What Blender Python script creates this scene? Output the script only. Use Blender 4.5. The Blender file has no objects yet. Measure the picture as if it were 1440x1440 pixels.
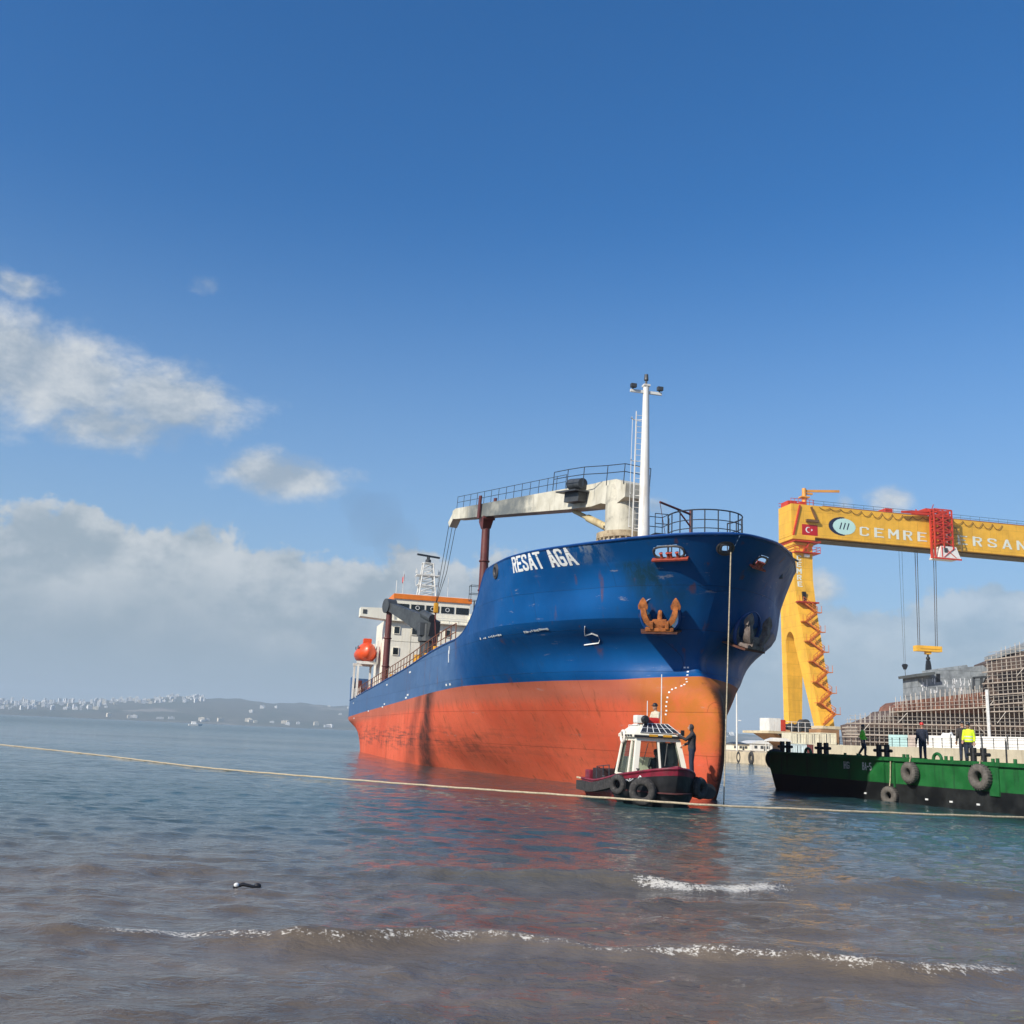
import bpy, bmesh, math, random
import numpy as np
from mathutils import Vector, Matrix, Euler
random.seed(7); rng = np.random.default_rng(7)
R = math.radians
SC = bpy.context.scene
COL = SC.collection

# ------------------------------------------------------------------ camera
FPX = 1440.0; EYE = 2.1
ROLL = math.atan(.045)
PITCH = math.atan((1004 + .045*720 - 720)/math.sqrt(1+.045**2)/FPX)
cam_d = bpy.data.cameras.new('camera'); cam = bpy.data.objects.new('camera', cam_d); COL.objects.link(cam)
cam_d.sensor_width = 36; cam_d.lens = 36*FPX/1440; cam_d.clip_start = .1; cam_d.clip_end = 40000
cam.matrix_world = Matrix.Translation((0, 0, EYE)) @ Matrix.Rotation(math.pi/2 + PITCH, 4, 'X') @ Matrix.Rotation(ROLL, 4, 'Z')
SC.camera = cam

# ------------------------------------------------------------------ light, sky, exposure
SUN_AZ = R(48); SUN_EL = R(33)                       # sun stands behind the viewer's left shoulder
to_sun = Vector((-math.sin(SUN_AZ)*math.cos(SUN_EL), -math.cos(SUN_AZ)*math.cos(SUN_EL), math.sin(SUN_EL)))
sun_d = bpy.data.lights.new('sun', 'SUN'); sun_d.energy = 4.8; sun_d.angle = R(.53); sun_d.color = (1, .93, .82)
sun = bpy.data.objects.new('sun', sun_d); COL.objects.link(sun)
sun.rotation_euler = to_sun.to_track_quat('Z', 'Y').to_euler(); sun.location = (0, 0, 300)
SC.view_settings.view_transform = 'Standard'; SC.view_settings.look = 'None'
SC.view_settings.exposure = .22; SC.view_settings.gamma = 1
HAZE_D = 1.6e-4
SC.cycles.max_bounces = 8; SC.cycles.volume_bounces = 0

class NT:
    """small helper for node trees"""
    def __init__(s, tree): s.t = tree; s.n = tree.nodes; s.l = tree.links
    def new(s, typ, **kw):
        n = s.n.new(typ)
        for k, v in kw.items():
            if k == 'inp':
                for i, val in v.items(): s.put(n, i, val)
            else: setattr(n, k, v)
        return n
    def put(s, n, i, val):
        if isinstance(val, bpy.types.NodeSocket): s.l.new(val, n.inputs[i])
        else: n.inputs[i].default_value = val
    def math(s, op, a, b=0.0, c=None, clamp=False):
        n = s.new('ShaderNodeMath', operation=op, use_clamp=clamp); s.put(n, 0, a); s.put(n, 1, b)
        if c is not None: s.put(n, 2, c)
        return n.outputs[0]
    def rng(s, v, a, b, c=0.0, d=1.0, smooth=True):
        n = s.new('ShaderNodeMapRange', interpolation_type='SMOOTHSTEP' if smooth else 'LINEAR')
        s.put(n, 0, v); n.inputs[1].default_value = a; n.inputs[2].default_value = b; n.inputs[3].default_value = c; n.inputs[4].default_value = d
        return n.outputs[0]
    def mix(s, f, a, b, mode='MIX'):
        n = s.new('ShaderNodeMix', data_type='RGBA', blend_type=mode); n.clamp_factor = True
        s.put(n, 0, f); s.put(n, 6, c4(a)); s.put(n, 7, c4(b)); return n.outputs[2]
    def noise(s, vec, scale, detail=4, rough=.55, dist=0, dim='3D'):
        n = s.new('ShaderNodeTexNoise', noise_dimensions=dim)
        if vec is not None: s.put(n, 'Vector', vec)
        s.put(n, 'Scale', scale); s.put(n, 'Detail', detail); s.put(n, 'Roughness', rough); s.put(n, 'Distortion', dist)
        return n.outputs[0]
    def vmul(s, v, k):
        n = s.new('ShaderNodeVectorMath', operation='MULTIPLY'); s.put(n, 0, v); s.put(n, 1, k); return n.outputs[0]
    def xyz(s, v):
        n = s.new('ShaderNodeSeparateXYZ'); s.put(n, 0, v); return n.outputs
    def vec(s, x, y, z):
        n = s.new('ShaderNodeCombineXYZ'); s.put(n, 0, x); s.put(n, 1, y); s.put(n, 2, z); return n.outputs[0]
def c4(c):
    if isinstance(c, bpy.types.NodeSocket): return c
    return (c[0], c[1], c[2], 1.0)
def srgb(r, g, b):
    f = lambda v: (v/255/12.92) if v/255 <= .04045 else ((v/255+.055)/1.055)**2.4
    return (f(r), f(g), f(b))

world = bpy.data.worlds.new('World'); SC.world = world; world.use_nodes = True
def build_sky():
    w = NT(world.node_tree); w.n.clear()
    out = w.new('ShaderNodeOutputWorld'); bg = w.new('ShaderNodeBackground')
    sky = w.new('ShaderNodeTexSky', sky_type='NISHITA'); sky.sun_disc = False
    sky.sun_elevation = SUN_EL; sky.sun_rotation = math.pi + SUN_AZ   # compass angle from +Y, clockwise
    sky.altitude = 0; sky.air_density = 1.0; sky.dust_density = .6; sky.ozone_density = 3.0
    tc = w.new('ShaderNodeTexCoord').outputs['Generated']
    x, y, z = w.xyz(tc)
    el = w.math('MULTIPLY', w.math('ARCSINE', z), 57.2958)
    az = w.math('MULTIPLY', w.math('ARCTAN2', x, y), 57.2958)
    # deeper blue than the clear-air model: a touch of saturation
    hs = w.new('ShaderNodeHueSaturation'); w.put(hs, 'Color', sky.outputs[0]); hs.inputs['Hue'].default_value = .505
    hs.inputs['Saturation'].default_value = 1.36; hs.inputs['Value'].default_value = 1.27
    base = hs.outputs[0]
    # grey-blue winter haze low in the sky
    hz = w.rng(el, -2, 30, 1, 0)
    base = w.mix(w.math('MULTIPLY', hz, .85), base, HAZE_SKY)
    # clouds, laid out by direction
    p = w.vec(w.math('MULTIPLY', az, .05), w.math('MULTIPLY', el, .075), .3)
    n1 = w.noise(p, 2.0, 9, .58, .1)
    n2 = w.noise(p, 6.0, 8, .62, .2)
    nn = w.math('ADD', w.math('MULTIPLY', n1, .58), w.math('MULTIPLY', n2, .42))
    # the same field a little nearer the sun and higher: gives the puffs a lit and a grey side
    p2 = w.vec(w.math('MULTIPLY', w.math('ADD', az, -.9), .05), w.math('MULTIPLY', w.math('ADD', el, 1.3), .075), .3)
    m1 = w.noise(p2, 2.0, 9, .58, .1); m2 = w.noise(p2, 6.0, 8, .62, .2); sh = w.math('ADD', w.math('SUBTRACT', n1, m1), w.math('MULTIPLY', w.math('SUBTRACT', n2, m2), .45))
    dens = None
    for (a, e, ra, re, k) in BLOBS:
        dx = w.math('MULTIPLY', w.math('ADD', az, -a), 1/ra); dy = w.math('MULTIPLY', w.math('ADD', el, -e), 1/re)
        r2 = w.math('ADD', w.math('MULTIPLY', dx, dx), w.math('MULTIPLY', dy, dy))
        g = w.math('MULTIPLY', w.math('POWER', 2.718, w.math('MULTIPLY', r2, -1.0)), k)
        dens = g if dens is None else w.math('MAXIMUM', dens, g)
    d = w.math('ADD', dens, w.math('MULTIPLY', w.math('ADD', nn, -.5), 1.5))
    cov = w.math('MULTIPLY', w.rng(d, .22, .56), w.rng(el, 26, 29, .9, 0))
    lit = w.rng(sh, -.15, .17)
    ccol = w.mix(lit, CLOUD_DARK, CLOUD_LIT)
    fin = w.mix(cov, base, ccol)
    # long bank all round the horizon with a billowed top
    tn = w.math('ADD', w.math('MULTIPLY', w.math('ADD', w.noise(w.vec(w.math('MULTIPLY', az, .05), w.math('MULTIPLY', el, .02), 1.7), 3.2, 5, .6), -.5), 7.5), w.math('MULTIPLY', w.math('ADD', n2, -.5), 4.5))
    top = w.math('ADD', w.rng(az, -3, 12, 10.2, 7.6), tn)
    dep = w.math('SUBTRACT', top, el)
    bank = w.rng(dep, -.25, .55)
    bank = w.math('MULTIPLY', bank, w.math('MULTIPLY', w.rng(az, -2, 14, .93, .62), w.rng(el, 1, 5, .75, 1)))
    crest = w.math('MULTIPLY', w.rng(dep, 7.5, .4), w.rng(sh, -.16, .16, .1, 1))
    bcol = w.mix(w.math('MULTIPLY', crest, .95), BANK_LOW, CLOUD_LIT)
    bcol = w.mix(w.math('MULTIPLY', w.rng(n1, .42, .62), .25), bcol, CLOUD_DARK)
    fin = w.mix(bank, fin, bcol)
    w.put(bg, 0, fin); bg.inputs[1].default_value = .1
    w.l.new(bg.outputs[0], out.inputs[0])
K = 10.0                                               # colours below are radiances divided by the strength .1
HAZE_SKY = tuple(K*v for v in srgb(140, 170, 200)); BANK_LOW = tuple(K*v for v in srgb(140, 156, 168))
CLOUD_LIT = tuple(K*v for v in srgb(206, 209, 210)); CLOUD_DARK = tuple(K*v for v in srgb(150, 164, 178))
#        azimuth, elevation, half widths in degrees, weight
BLOBS = [(-27, 17.0, 8, 3.6, .62), (-19.5, 16.6, 5.0, 2.6, .58), (-22, 15.0, 6.5, 2.0, .55), (-13.3, 13.4, 4.4, 1.6, .64), (-18.3, 23.0, 1.8, .9, .36), (-28, 21.2, 3, 1.0, .42), (20.6, 13.1, 1.8, 1.2, .56), (18.4, 12.9, 1.0, 1.0, .5), (16.3, 8.4, 2.6, 1.6, .62), (8.3, 12.9, 1.2, .7, .36)]
build_sky()

# ------------------------------------------------------------------ pixel <-> world (only used to find where real things stand)
def ray(px, py):
    x = px-720; y = py-720; c, s = math.cos(ROLL), math.sin(ROLL)
    xr = x*c + y*s; yr = -x*s + y*c
    cp, sp = math.cos(PITCH), math.sin(PITCH)
    return Vector((xr, FPX*cp + yr*sp, FPX*sp - yr*cp))
def at_z(px, py, z=0.0):
    d = ray(px, py); return d*((z-EYE)/d.z) + Vector((0, 0, EYE))
def at_y(px, py, Y):
    d = ray(px, py); return d*(Y/d.y) + Vector((0, 0, EYE))

# ------------------------------------------------------------------ mesh builder
class MB:
    def __init__(s): s.v = []; s.f = []; s.m = []
    def add(s, vs, fs, mi=0, M=None):
        o = len(s.v)
        for p in vs: s.v.append(tuple(M @ Vector(p)) if M is not None else tuple(p))
        for f in fs: s.f.append(tuple(i+o for i in f)); s.m.append(mi)
        return s
    def box(s, c, d, mi=0, M=None, bev=0.0):
        x, y, z = d[0]/2, d[1]/2, d[2]/2; cx, cy, cz = c
        if bev <= 0:
            vs = [(cx+a*x, cy+b*y, cz+e*z) for e in (-1, 1) for b in (-1, 1) for a in (-1, 1)]
            return s.add(vs, [(0,2,3,1),(4,5,7,6),(0,1,5,4),(2,6,7,3),(0,4,6,2),(1,3,7,5)], mi, M)
        bm = bmesh.new(); bmesh.ops.create_cube(bm, size=1, matrix=Matrix.Translation(c) @ Matrix.Diagonal((d[0], d[1], d[2], 1)))
        bmesh.ops.bevel(bm, geom=list(bm.edges), offset=bev, segments=2, affect='EDGES', profile=.7)
        bm.verts.index_update(); vs = [v.co.copy() for v in bm.verts]; fs = [[v.index for v in f.verts] for f in bm.faces]; bm.free()
        return s.add(vs, fs, mi, M)
    def tube(s, pts, r, n=8, mi=0, caps=True, M=None):
        pts = [Vector(p) for p in pts]; k = len(pts)
        rs = r if isinstance(r, (list, tuple)) else [r]*k
        vs = []; fs = []
        up = None
        for i, p in enumerate(pts):
            t = (pts[min(i+1, k-1)] - pts[max(i-1, 0)]).normalized()
            if up is None:
                up = Vector((0, 0, 1)) if abs(t.z) < .9 else Vector((1, 0, 0))
            a = t.cross(up).normalized(); b = a.cross(t).normalized(); up = b
            for j in range(n):
                th = 2*math.pi*j/n; vs.append(p + (a*math.cos(th) + b*math.sin(th))*rs[i])
        for i in range(k-1):
            for j in range(n):
                fs.append((i*n+j, i*n+(j+1) % n, (i+1)*n+(j+1) % n, (i+1)*n+j))
        if caps: fs.append(tuple(range(n-1, -1, -1))); fs.append(tuple((k-1)*n+j for j in range(n)))
        return s.add(vs, fs, mi, M)
    def bar(s, a, b, w, h=None, mi=0, up=(0, 0, 1), M=None):
        a = Vector(a); b = Vector(b); h = h or w; t = (b-a).normalized(); u = Vector(up)
        if abs(t.dot(u)) > .95: u = Vector((1, 0, 0))
        x = t.cross(u).normalized()*w/2; y = x.cross(t).normalized()*h/2
        vs = [a-x-y, a+x-y, a+x+y, a-x+y, b-x-y, b+x-y, b+x+y, b-x+y]
        return s.add(vs, [(3,2,1,0),(4,5,6,7),(0,1,5,4),(1,2,6,5),(2,3,7,6),(3,0,4,7)], mi, M)
    def lathe(s, prof, n=16, mi=0, M=None, closed=False):
        vs = [(r*math.cos(2*math.pi*j/n), r*math.sin(2*math.pi*j/n), z) for r, z in prof for j in range(n)]; k = len(prof); fs = []
        for i in range(k if closed else k-1):
            i2 = (i+1) % k
            for j in range(n): fs.append((i*n+j, i*n+(j+1) % n, i2*n+(j+1) % n, i2*n+j))
        if not closed:
            fs.append(tuple(range(n-1, -1, -1))); fs.append(tuple((k-1)*n+j for j in range(n)))
        return s.add(vs, fs, mi, M)
    def torus(s, R0, r, n=28, m=12, mi=0, M=None, sq=1.0):
        prof = []
        for i in range(m):
            a = 2*math.pi*i/m; c, d = math.cos(a), math.sin(a)
            e = lambda v: math.copysign(abs(v)**sq, v)
            prof.append((R0 + r[0]*e(c), r[1]*e(d)))
        return s.lathe(prof, n, mi, M, closed=True)
    def prism(s, poly, h0, h1, mi=0, M=None):
        n = len(poly); vs = [(x, y, h0) for x, y in poly] + [(x, y, h1) for x, y in poly]
        fs = [tuple(range(n-1, -1, -1)), tuple(range(n, 2*n))] + [(i, (i+1) % n, n+(i+1) % n, n+i) for i in range(n)]
        return s.add(vs, fs, mi, M)
    def loft(s, rings, mi=0, closed=True, caps=True, M=None):
        n = len(rings[0]); vs = [p for r in rings for p in r]; fs = []
        for i in range(len(rings)-1):
            for j in range(n if closed else n-1): fs.append((i*n+j, i*n+(j+1) % n, (i+1)*n+(j+1) % n, (i+1)*n+j))
        if caps and closed: fs.append(tuple(range(n-1, -1, -1))); fs.append(tuple((len(rings)-1)*n+j for j in range(n)))
        return s.add(vs, fs, mi, M)
    def ball(s, c, r, n=12, m=8, mi=0, M=None):
        r = r if isinstance(r, (list, tuple)) else (r, r, r)
        vs = [(c[0], c[1], c[2]-r[2])]
        for i in range(1, m):
            ph = -math.pi/2 + math.pi*i/m
            for j in range(n):
                th = 2*math.pi*j/n; vs.append((c[0]+r[0]*math.cos(ph)*math.cos(th), c[1]+r[1]*math.cos(ph)*math.sin(th), c[2]+r[2]*math.sin(ph)))
        vs.append((c[0], c[1], c[2]+r[2])); fs = []
        for j in range(n): fs.append((0, 1+(j+1) % n, 1+j)); fs.append((len(vs)-1, 1+(m-2)*n+j, 1+(m-2)*n+(j+1) % n))
        for i in range(m-2):
            for j in range(n): fs.append((1+i*n+j, 1+i*n+(j+1) % n, 1+(i+1)*n+(j+1) % n, 1+(i+1)*n+j))
        return s.add(vs, fs, mi, M)
    def build(s, name, mat, parent=None, smooth=False, angle=35):
        me = bpy.data.meshes.new(name); me.from_pydata(s.v, [], s.f); me.update()
        mats = mat if isinstance(mat, (list, tuple)) else [mat]
        for m in mats: me.materials.append(m)
        if len(mats) > 1: me.polygons.foreach_set('material_index', s.m)
        bm = bmesh.new(); bm.from_mesh(me); bmesh.ops.recalc_face_normals(bm, faces=bm.faces); bm.to_mesh(me); bm.free()
        if smooth:
            me.polygons.foreach_set('use_smooth', [True]*len(me.polygons)); me.set_sharp_from_angle(angle=R(angle))
        o = bpy.data.objects.new(name, me); COL.objects.link(o)
        if parent is not None: o.parent = parent
        return o
def tag(o, label=None, cat=None, group=None, kind=None):
    if label: o['label'] = label
    if cat: o['category'] = cat
    if group: o['group'] = group
    if kind: o['kind'] = kind
    return o
def thing(name, label, cat, loc=(0, 0, 0), rz=0.0, group=None, M=None):
    o = bpy.data.objects.new(name, None); COL.objects.link(o); o.empty_display_size = .3
    if M is not None: o.matrix_world = M
    else: o.location = loc; o.rotation_euler = (0, 0, rz)
    return tag(o, label, cat, group)
def kids(o): return [c for c in bpy.data.objects if c.parent == o]
def copy_tree(o, parent=None):
    ch = [(c, kids(c)) for c in kids(o)]
    n = o.copy(); COL.objects.link(n)
    if parent is not None: n.parent = parent
    for c, gs in ch:
        d = c.copy(); COL.objects.link(d); d.parent = n
        for g in gs:
            e = g.copy(); COL.objects.link(e); e.parent = d
    return n
def pchip(xs, ys):
    xs = np.array(xs, float); ys = np.array(ys, float); h = np.diff(xs); dl = np.diff(ys)/h; m = np.zeros(len(xs))
    for i in range(1, len(xs)-1):
        if dl[i-1]*dl[i] > 0:
            w1 = 2*h[i]+h[i-1]; w2 = h[i]+2*h[i-1]; m[i] = (w1+w2)/(w1/dl[i-1]+w2/dl[i])
    m[0] = dl[0]; m[-1] = dl[-1]
    def f(x):
        x = np.clip(x, xs[0], xs[-1]); i = np.clip(np.searchsorted(xs, x)-1, 0, len(h)-1); t = (x-xs[i])/h[i]
        return ((1+2*t)*(1-t)**2)*ys[i] + t*(1-t)**2*h[i]*m[i] + t*t*(3-2*t)*ys[i+1] + t*t*(t-1)*h[i]*m[i+1]
    return f

# ------------------------------------------------------------------ materials
def mat_new(name):
    m = bpy.data.materials.new(name); m.use_nodes = True; t = NT(m.node_tree); t.n.clear()
    out = t.new('ShaderNodeOutputMaterial'); b = t.new('ShaderNodeBsdfPrincipled'); t.l.new(b.outputs[0], out.inputs[0])
    return m, t, b, out
MATS = {}
def paint(name, col, rough=.45, vary=.25, scale=1.5, dirt=None, damt=.0, streak=.0, metal=0.0, bump=.0, spec=.5):
    """painted / plain surface with uneven tone, optional dirt patches and vertical streaks"""
    if name in MATS: return MATS[name]
    m, t, b, out = mat_new(name)
    co = t.new('ShaderNodeTexCoord').outputs['Object']
    n = t.noise(co, scale, 5, .6)
    dark = tuple(v*(1-vary) for v in col); light = tuple(min(1, v*(1+vary*.6)) for v in col)
    c = t.mix(t.rng(n, .3, .7), dark, light)
    if dirt is not None and damt > 0:
        dn = t.noise(co, scale*2.3, 7, .65, .4)
        c = t.mix(t.math('MULTIPLY', t.rng(dn, .5, .72), damt), c, dirt)
    if dirt is not None and streak > 0:
        sv = t.vmul(co, (4.5, 4.5, .35)); sn = t.noise(sv, scale*1.5, 4, .6)
        c = t.mix(t.math('MULTIPLY', t.rng(sn, .52, .72), streak), c, dirt)
    t.put(b, 'Base Color', c); t.put(b, 'Metallic', metal); b.inputs['Specular IOR Level'].default_value = spec
    t.put(b, 'Roughness', t.rng(t.noise(co, scale*3, 3), .3, .7, max(.05, rough-.1), min(1, rough+.12)))
    if bump:
        bp = t.new('ShaderNodeBump'); bp.inputs['Strength'].default_value = bump; bp.inputs['Distance'].default_value = .02
        t.put(bp, 'Height', t.noise(co, scale*8, 5)); t.l.new(bp.outputs[0], b.inputs['Normal'])
    MATS[name] = m; return m
def plated(name, col, dark, bw, bh, rough=.5, stain=.35):
    """painted plating: butt seams, a slight tone change from plate to plate, runs of dirt below the seams"""
    m, t, b, out = mat_new(name); co = t.new('ShaderNodeTexCoord').outputs['Object']; x, y, z = t.xyz(co)
    bk = t.new('ShaderNodeTexBrick'); t.put(bk, 'Vector', t.vec(t.math('ADD', x, t.math('MULTIPLY', y, .83)), z, 0)); bk.inputs['Scale'].default_value = 1; bk.inputs['Brick Width'].default_value = bw; bk.inputs['Row Height'].default_value = bh
    bk.inputs['Mortar Size'].default_value = .03; bk.inputs['Mortar Smooth'].default_value = .4; bk.inputs['Color1'].default_value = (1, 1, 1, 1); bk.inputs['Color2'].default_value = (.90, .90, .90, 1); bk.inputs['Mortar'].default_value = (.66, .62, .56, 1)
    n = t.noise(co, .35, 6, .62); st = t.noise(t.vmul(co, (1.1, 1.1, .09)), 1.0, 6, .65); fine = t.noise(co, 3, 5, .7)
    c = t.mix(t.rng(n, .3, .7), tuple(v*.86 for v in col), tuple(min(1, v*1.06) for v in col)); c = t.mix(t.math('MULTIPLY', t.rng(st, .5, .74), stain), c, dark); c = t.mix(t.math('MULTIPLY', t.math('MULTIPLY', t.rng(fine, .6, .72), t.rng(n, .5, .62)), stain), c, dark)
    c = t.mix(1.0, c, bk.outputs[0], 'MULTIPLY'); t.put(b, 'Base Color', c); t.put(b, 'Roughness', t.rng(n, .3, .7, rough-.06, rough+.12))
    bp = t.new('ShaderNodeBump'); bp.inputs['Strength'].default_value = .4; bp.inputs['Distance'].default_value = .05; t.put(bp, 'Height', t.math('ADD', t.noise(co, .7, 2), t.math('MULTIPLY', bk.outputs['Fac'], -.3))); t.l.new(bp.outputs[0], b.inputs['Normal'])
    return m
RUST = (.16, .055, .02); GRIME = (.03, .026, .022)
white = paint('white_paint', (.72, .71, .66), .4, .12, .8, (.32, .2, .1), .12, .25)
cream = paint('cream_paint', (.84, .80, .66), .45, .07, .7, (.4, .27, .14), .1, .18)
black = paint('black_paint', (.012, .012, .014), .5, .3, 2)
darkgrey = paint('dark_grey_paint', (.05, .055, .06), .5, .3, 2)
rubber = paint('tyre_rubber', (.035, .033, .032), .85, .35, 6, (.16, .14, .12), .55, 0, 0, .6)
dusty = paint('dusty_tyre_rubber', (.12, .108, .095), .9, .35, 5, (.03, .028, .026), .5, 0, 0, .6)
marks = paint('white_marking', (.75, .76, .75), .5, .15, 3)
maroon = paint('maroon_post_paint', (.13, .03, .025), .5, .25, 1, (.05, .02, .015), .4, .4)
glass = paint('dark_glass', (.012, .016, .018), .12, .2, 1)
railm = paint('rail_paint', (.03, .04, .055), .5, .3, 4)
rope_m = paint('rope_fibre', (.48, .40, .27), .85, .3, 14, (.2, .15, .09), .5, 0, 0, .5)
steelcable = paint('steel_cable', (.06, .06, .065), .5, .2, 4)

# ------------------------------------------------------------------ water
def build_water():
    # near sheet with real ripples and two small breakers, then a far ring
    ys = [-6.0]
    while ys[-1] < 150:
        y = ys[-1]; ys.append(y + max(.05, .0042*abs(y)))
    ys = np.array(ys); xs = []
    x = 0.0
    while x < 140: xs.append(x); x += max(.085, .0055*x)
    xs = np.array([-v for v in xs[:0:-1]] + xs)
    X, Y = np.meshgrid(xs, ys)
    Z = np.zeros_like(X)
    r2 = np.random.default_rng(3)
    for i in range(70):
        lam = 10**r2.uniform(-.72, .42); th = r2.normal(-math.pi/2, .6); k = 2*math.pi/lam
        amp = (.0050 if lam < .7 else .0030)*lam**.85*r2.uniform(.5, 1.2); ph = r2.uniform(0, 6.28)
        # short waves die out where the sheet is too coarse for them
        fade = np.clip(lam/(np.maximum(.085, .0055*np.abs(X))*3) - .6, 0, 1)*np.clip(lam/(np.maximum(.05, .0042*np.abs(Y))*4)-.6, 0, 1)
        s = np.sin(k*(math.cos(th)*X + math.sin(th)*Y) + ph + .6*np.sin(.35*X/lam + i))
        Z += amp*fade*(s + .25*s*s)
    for (x0, y0, x1, y1, h, w, sd) in WAVES:
        t = np.clip((X-x0)/(x1-x0), 0, 1)
        yc = y0 + (y1-y0)*(X-x0)/(x1-x0) + .25*np.sin(X*.9+sd) + .12*np.sin(X*2.3+2*sd)
        env = np.clip((X-x0)/2.5, 0, 1)*np.clip((x1-X)/2.5, 0, 1)*(0.75+.25*np.sin(X*1.3+sd*3))
        d = Y-yc
        prof = np.where(d < 0, np.exp(-(d/(w*.5))**2), np.exp(-(d/(w*1.6))**2))
        Z += h*env*prof
    edge = np.clip((148-Y)/25, 0, 1)*np.clip((138-np.abs(X))/20, 0, 1)
    Z *= edge
    nx, ny = len(xs), len(ys)
    vs = np.stack([X, Y, Z], -1).reshape(-1, 3)
    idx = np.arange(nx*ny).reshape(ny, nx)
    fs = np.stack([idx[:-1, :-1], idx[:-1, 1:], idx[1:, 1:], idx[1:, :-1]], -1).reshape(-1, 4)
    # far ring: shares the border of the near sheet
    border = np.concatenate([idx[0, :], idx[1:, -1], idx[-1, -2::-1], idx[-2:0:-1, 0]])
    V = [vs]; F = [fs]; prev = border; n = len(border); cnt = len(vs)
    bp_ = vs[border].copy(); bp_[:, 1] -= 72; bp_[:, 2] = 0
    for sc in (2.0, 5, 14, 40, 0):
        q = bp_*sc if sc else bp_/np.linalg.norm(bp_, axis=1, keepdims=True)*9300
        q[:, 1] += 72; cur = np.arange(cnt, cnt+n); cnt += n; V.append(q)
        F.append(np.stack([prev, cur, np.roll(cur, -1), np.roll(prev, -1)], -1)); prev = cur
    V = np.concatenate(V).astype(np.float32); F = np.concatenate(F).astype(np.int32)
    me = bpy.data.meshes.new('water'); me.vertices.add(len(V)); me.vertices.foreach_set('co', V.ravel())
    me.loops.add(F.size); me.loops.foreach_set('vertex_index', F.ravel())
    me.polygons.add(len(F)); me.polygons.foreach_set('loop_start', np.arange(0, F.size, 4, dtype=np.int32))
    me.update(calc_edges=True); me.validate()
    me.polygons.foreach_set('use_smooth', [True]*len(me.polygons))
    o = bpy.data.objects.new('water', me); COL.objects.link(o); tag(o, kind='structure')
    m, t, b, out = mat_new('sea_water')
    geo = t.new('ShaderNodeNewGeometry').outputs['Position']
    px, py, pz = t.xyz(geo)
    shore = t.math('ADD', py, t.math('MULTIPLY', t.math('ADD', t.noise(geo, .12, 3), -.5), 9))
    deep = t.mix(t.rng(t.noise(t.vmul(geo, (.02, .05, 1)), 1.0, 4), .35, .65), (.020, .060, .066), (.030, .078, .082))
    murky = t.mix(t.rng(t.noise(t.vmul(geo, (.25, .7, 1)), 1.0, 5), .3, .7), (.098, .079, .06), (.155, .125, .096))
    c = t.mix(t.rng(shore, 11, 30), murky, deep)
    foam = None
    ft = t.noise(t.vmul(geo, (1, 1.3, 1)), 26, 4, .75); fb = t.noise(t.vmul(geo, (1, 1.5, 1)), 7, 4, .6)
    for (x0, y0, x1, y1, h, w, gain, fx0, fx1) in FOAM:
        yc = t.math('ADD', t.math('MULTIPLY', t.math('ADD', px, -x0), (y1-y0)/(x1-x0)), y0)
        yc = t.math('ADD', yc, t.math('ADD', t.math('MULTIPLY', t.math('SINE', t.math('ADD', t.math('MULTIPLY', px, .9), h)), .25), t.math('MULTIPLY', t.math('SINE', t.math('ADD', t.math('MULTIPLY', px, 2.3), 2*h)), .12)))
        dd = t.math('ADD', t.math('SUBTRACT', py, yc), w*.5)
        dd = t.math('ABSOLUTE', t.math('ADD', dd, t.math('MULTIPLY', t.math('ADD', fb, -.5), .25)))
        band = t.math('MULTIPLY', t.rng(dd, 0, w, 1, 0), t.math('MULTIPLY', t.rng(px, fx0, fx0+.8), t.rng(px, fx1-.8, fx1, 1, 0)))
        patch = t.rng(t.noise(t.vec(px, 0, h), 1.7, 4, .7), .32, .62, .55, 1)
        f = t.rng(t.math('ADD', t.math('MULTIPLY', t.math('MULTIPLY', band, patch), gain), t.math('MULTIPLY', ft, .9)), .70, .80)
        foam = f if foam is None else t.math('MAXIMUM', foam, f)
    c = t.mix(t.math('MULTIPLY', foam, .85), c, (.66, .63, .56))
    t.put(b, 'Base Color', c)
    t.put(b, 'Roughness', t.math('MAXIMUM', t.rng(py, 20, 400, .035, .2), t.math('MULTIPLY', foam, .8)))
    b.inputs['IOR'].default_value = 1.333
    # ripples finer than the sheet; stretched along the shore
    v1 = t.vmul(geo, (1.0, 1.35, 1)); far = t.rng(py, 30, 300)
    h1 = t.noise(v1, 2.6, 6, .62, .3); h2 = t.noise(t.vmul(geo, (.30, .62, 1)), 1.0, 5, .55, .5)
    h3 = t.noise(t.vmul(geo, (3.2, 8.5, 1)), 1.0, 4, .6, .6); h3 = t.math('MULTIPLY', h3, t.rng(py, 10, 45, .034, .012))
    # patches of wind: calm and ruffled water
    pat = t.rng(t.noise(t.vmul(geo, (.015, .05, 1)), 1.0, 4), .35, .65, .45, 1.2)
    hh = t.math('ADD', t.math('ADD', t.math('MULTIPLY', h1, .06), t.math('MULTIPLY', h2, .075)), h3)
    hh = t.math('MULTIPLY', t.math('MULTIPLY', hh, pat), t.rng(py, 8, 24, 1.25, 1.0))
    bp = t.new('ShaderNodeBump'); bp.inputs['Distance'].default_value = 1.0
    t.put(bp, 'Strength', t.rng(py, 15, 900, .85, .5)); t.put(bp, 'Height', hh); t.l.new(bp.outputs[0], b.inputs['Normal'])
    me.materials.append(m)
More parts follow.
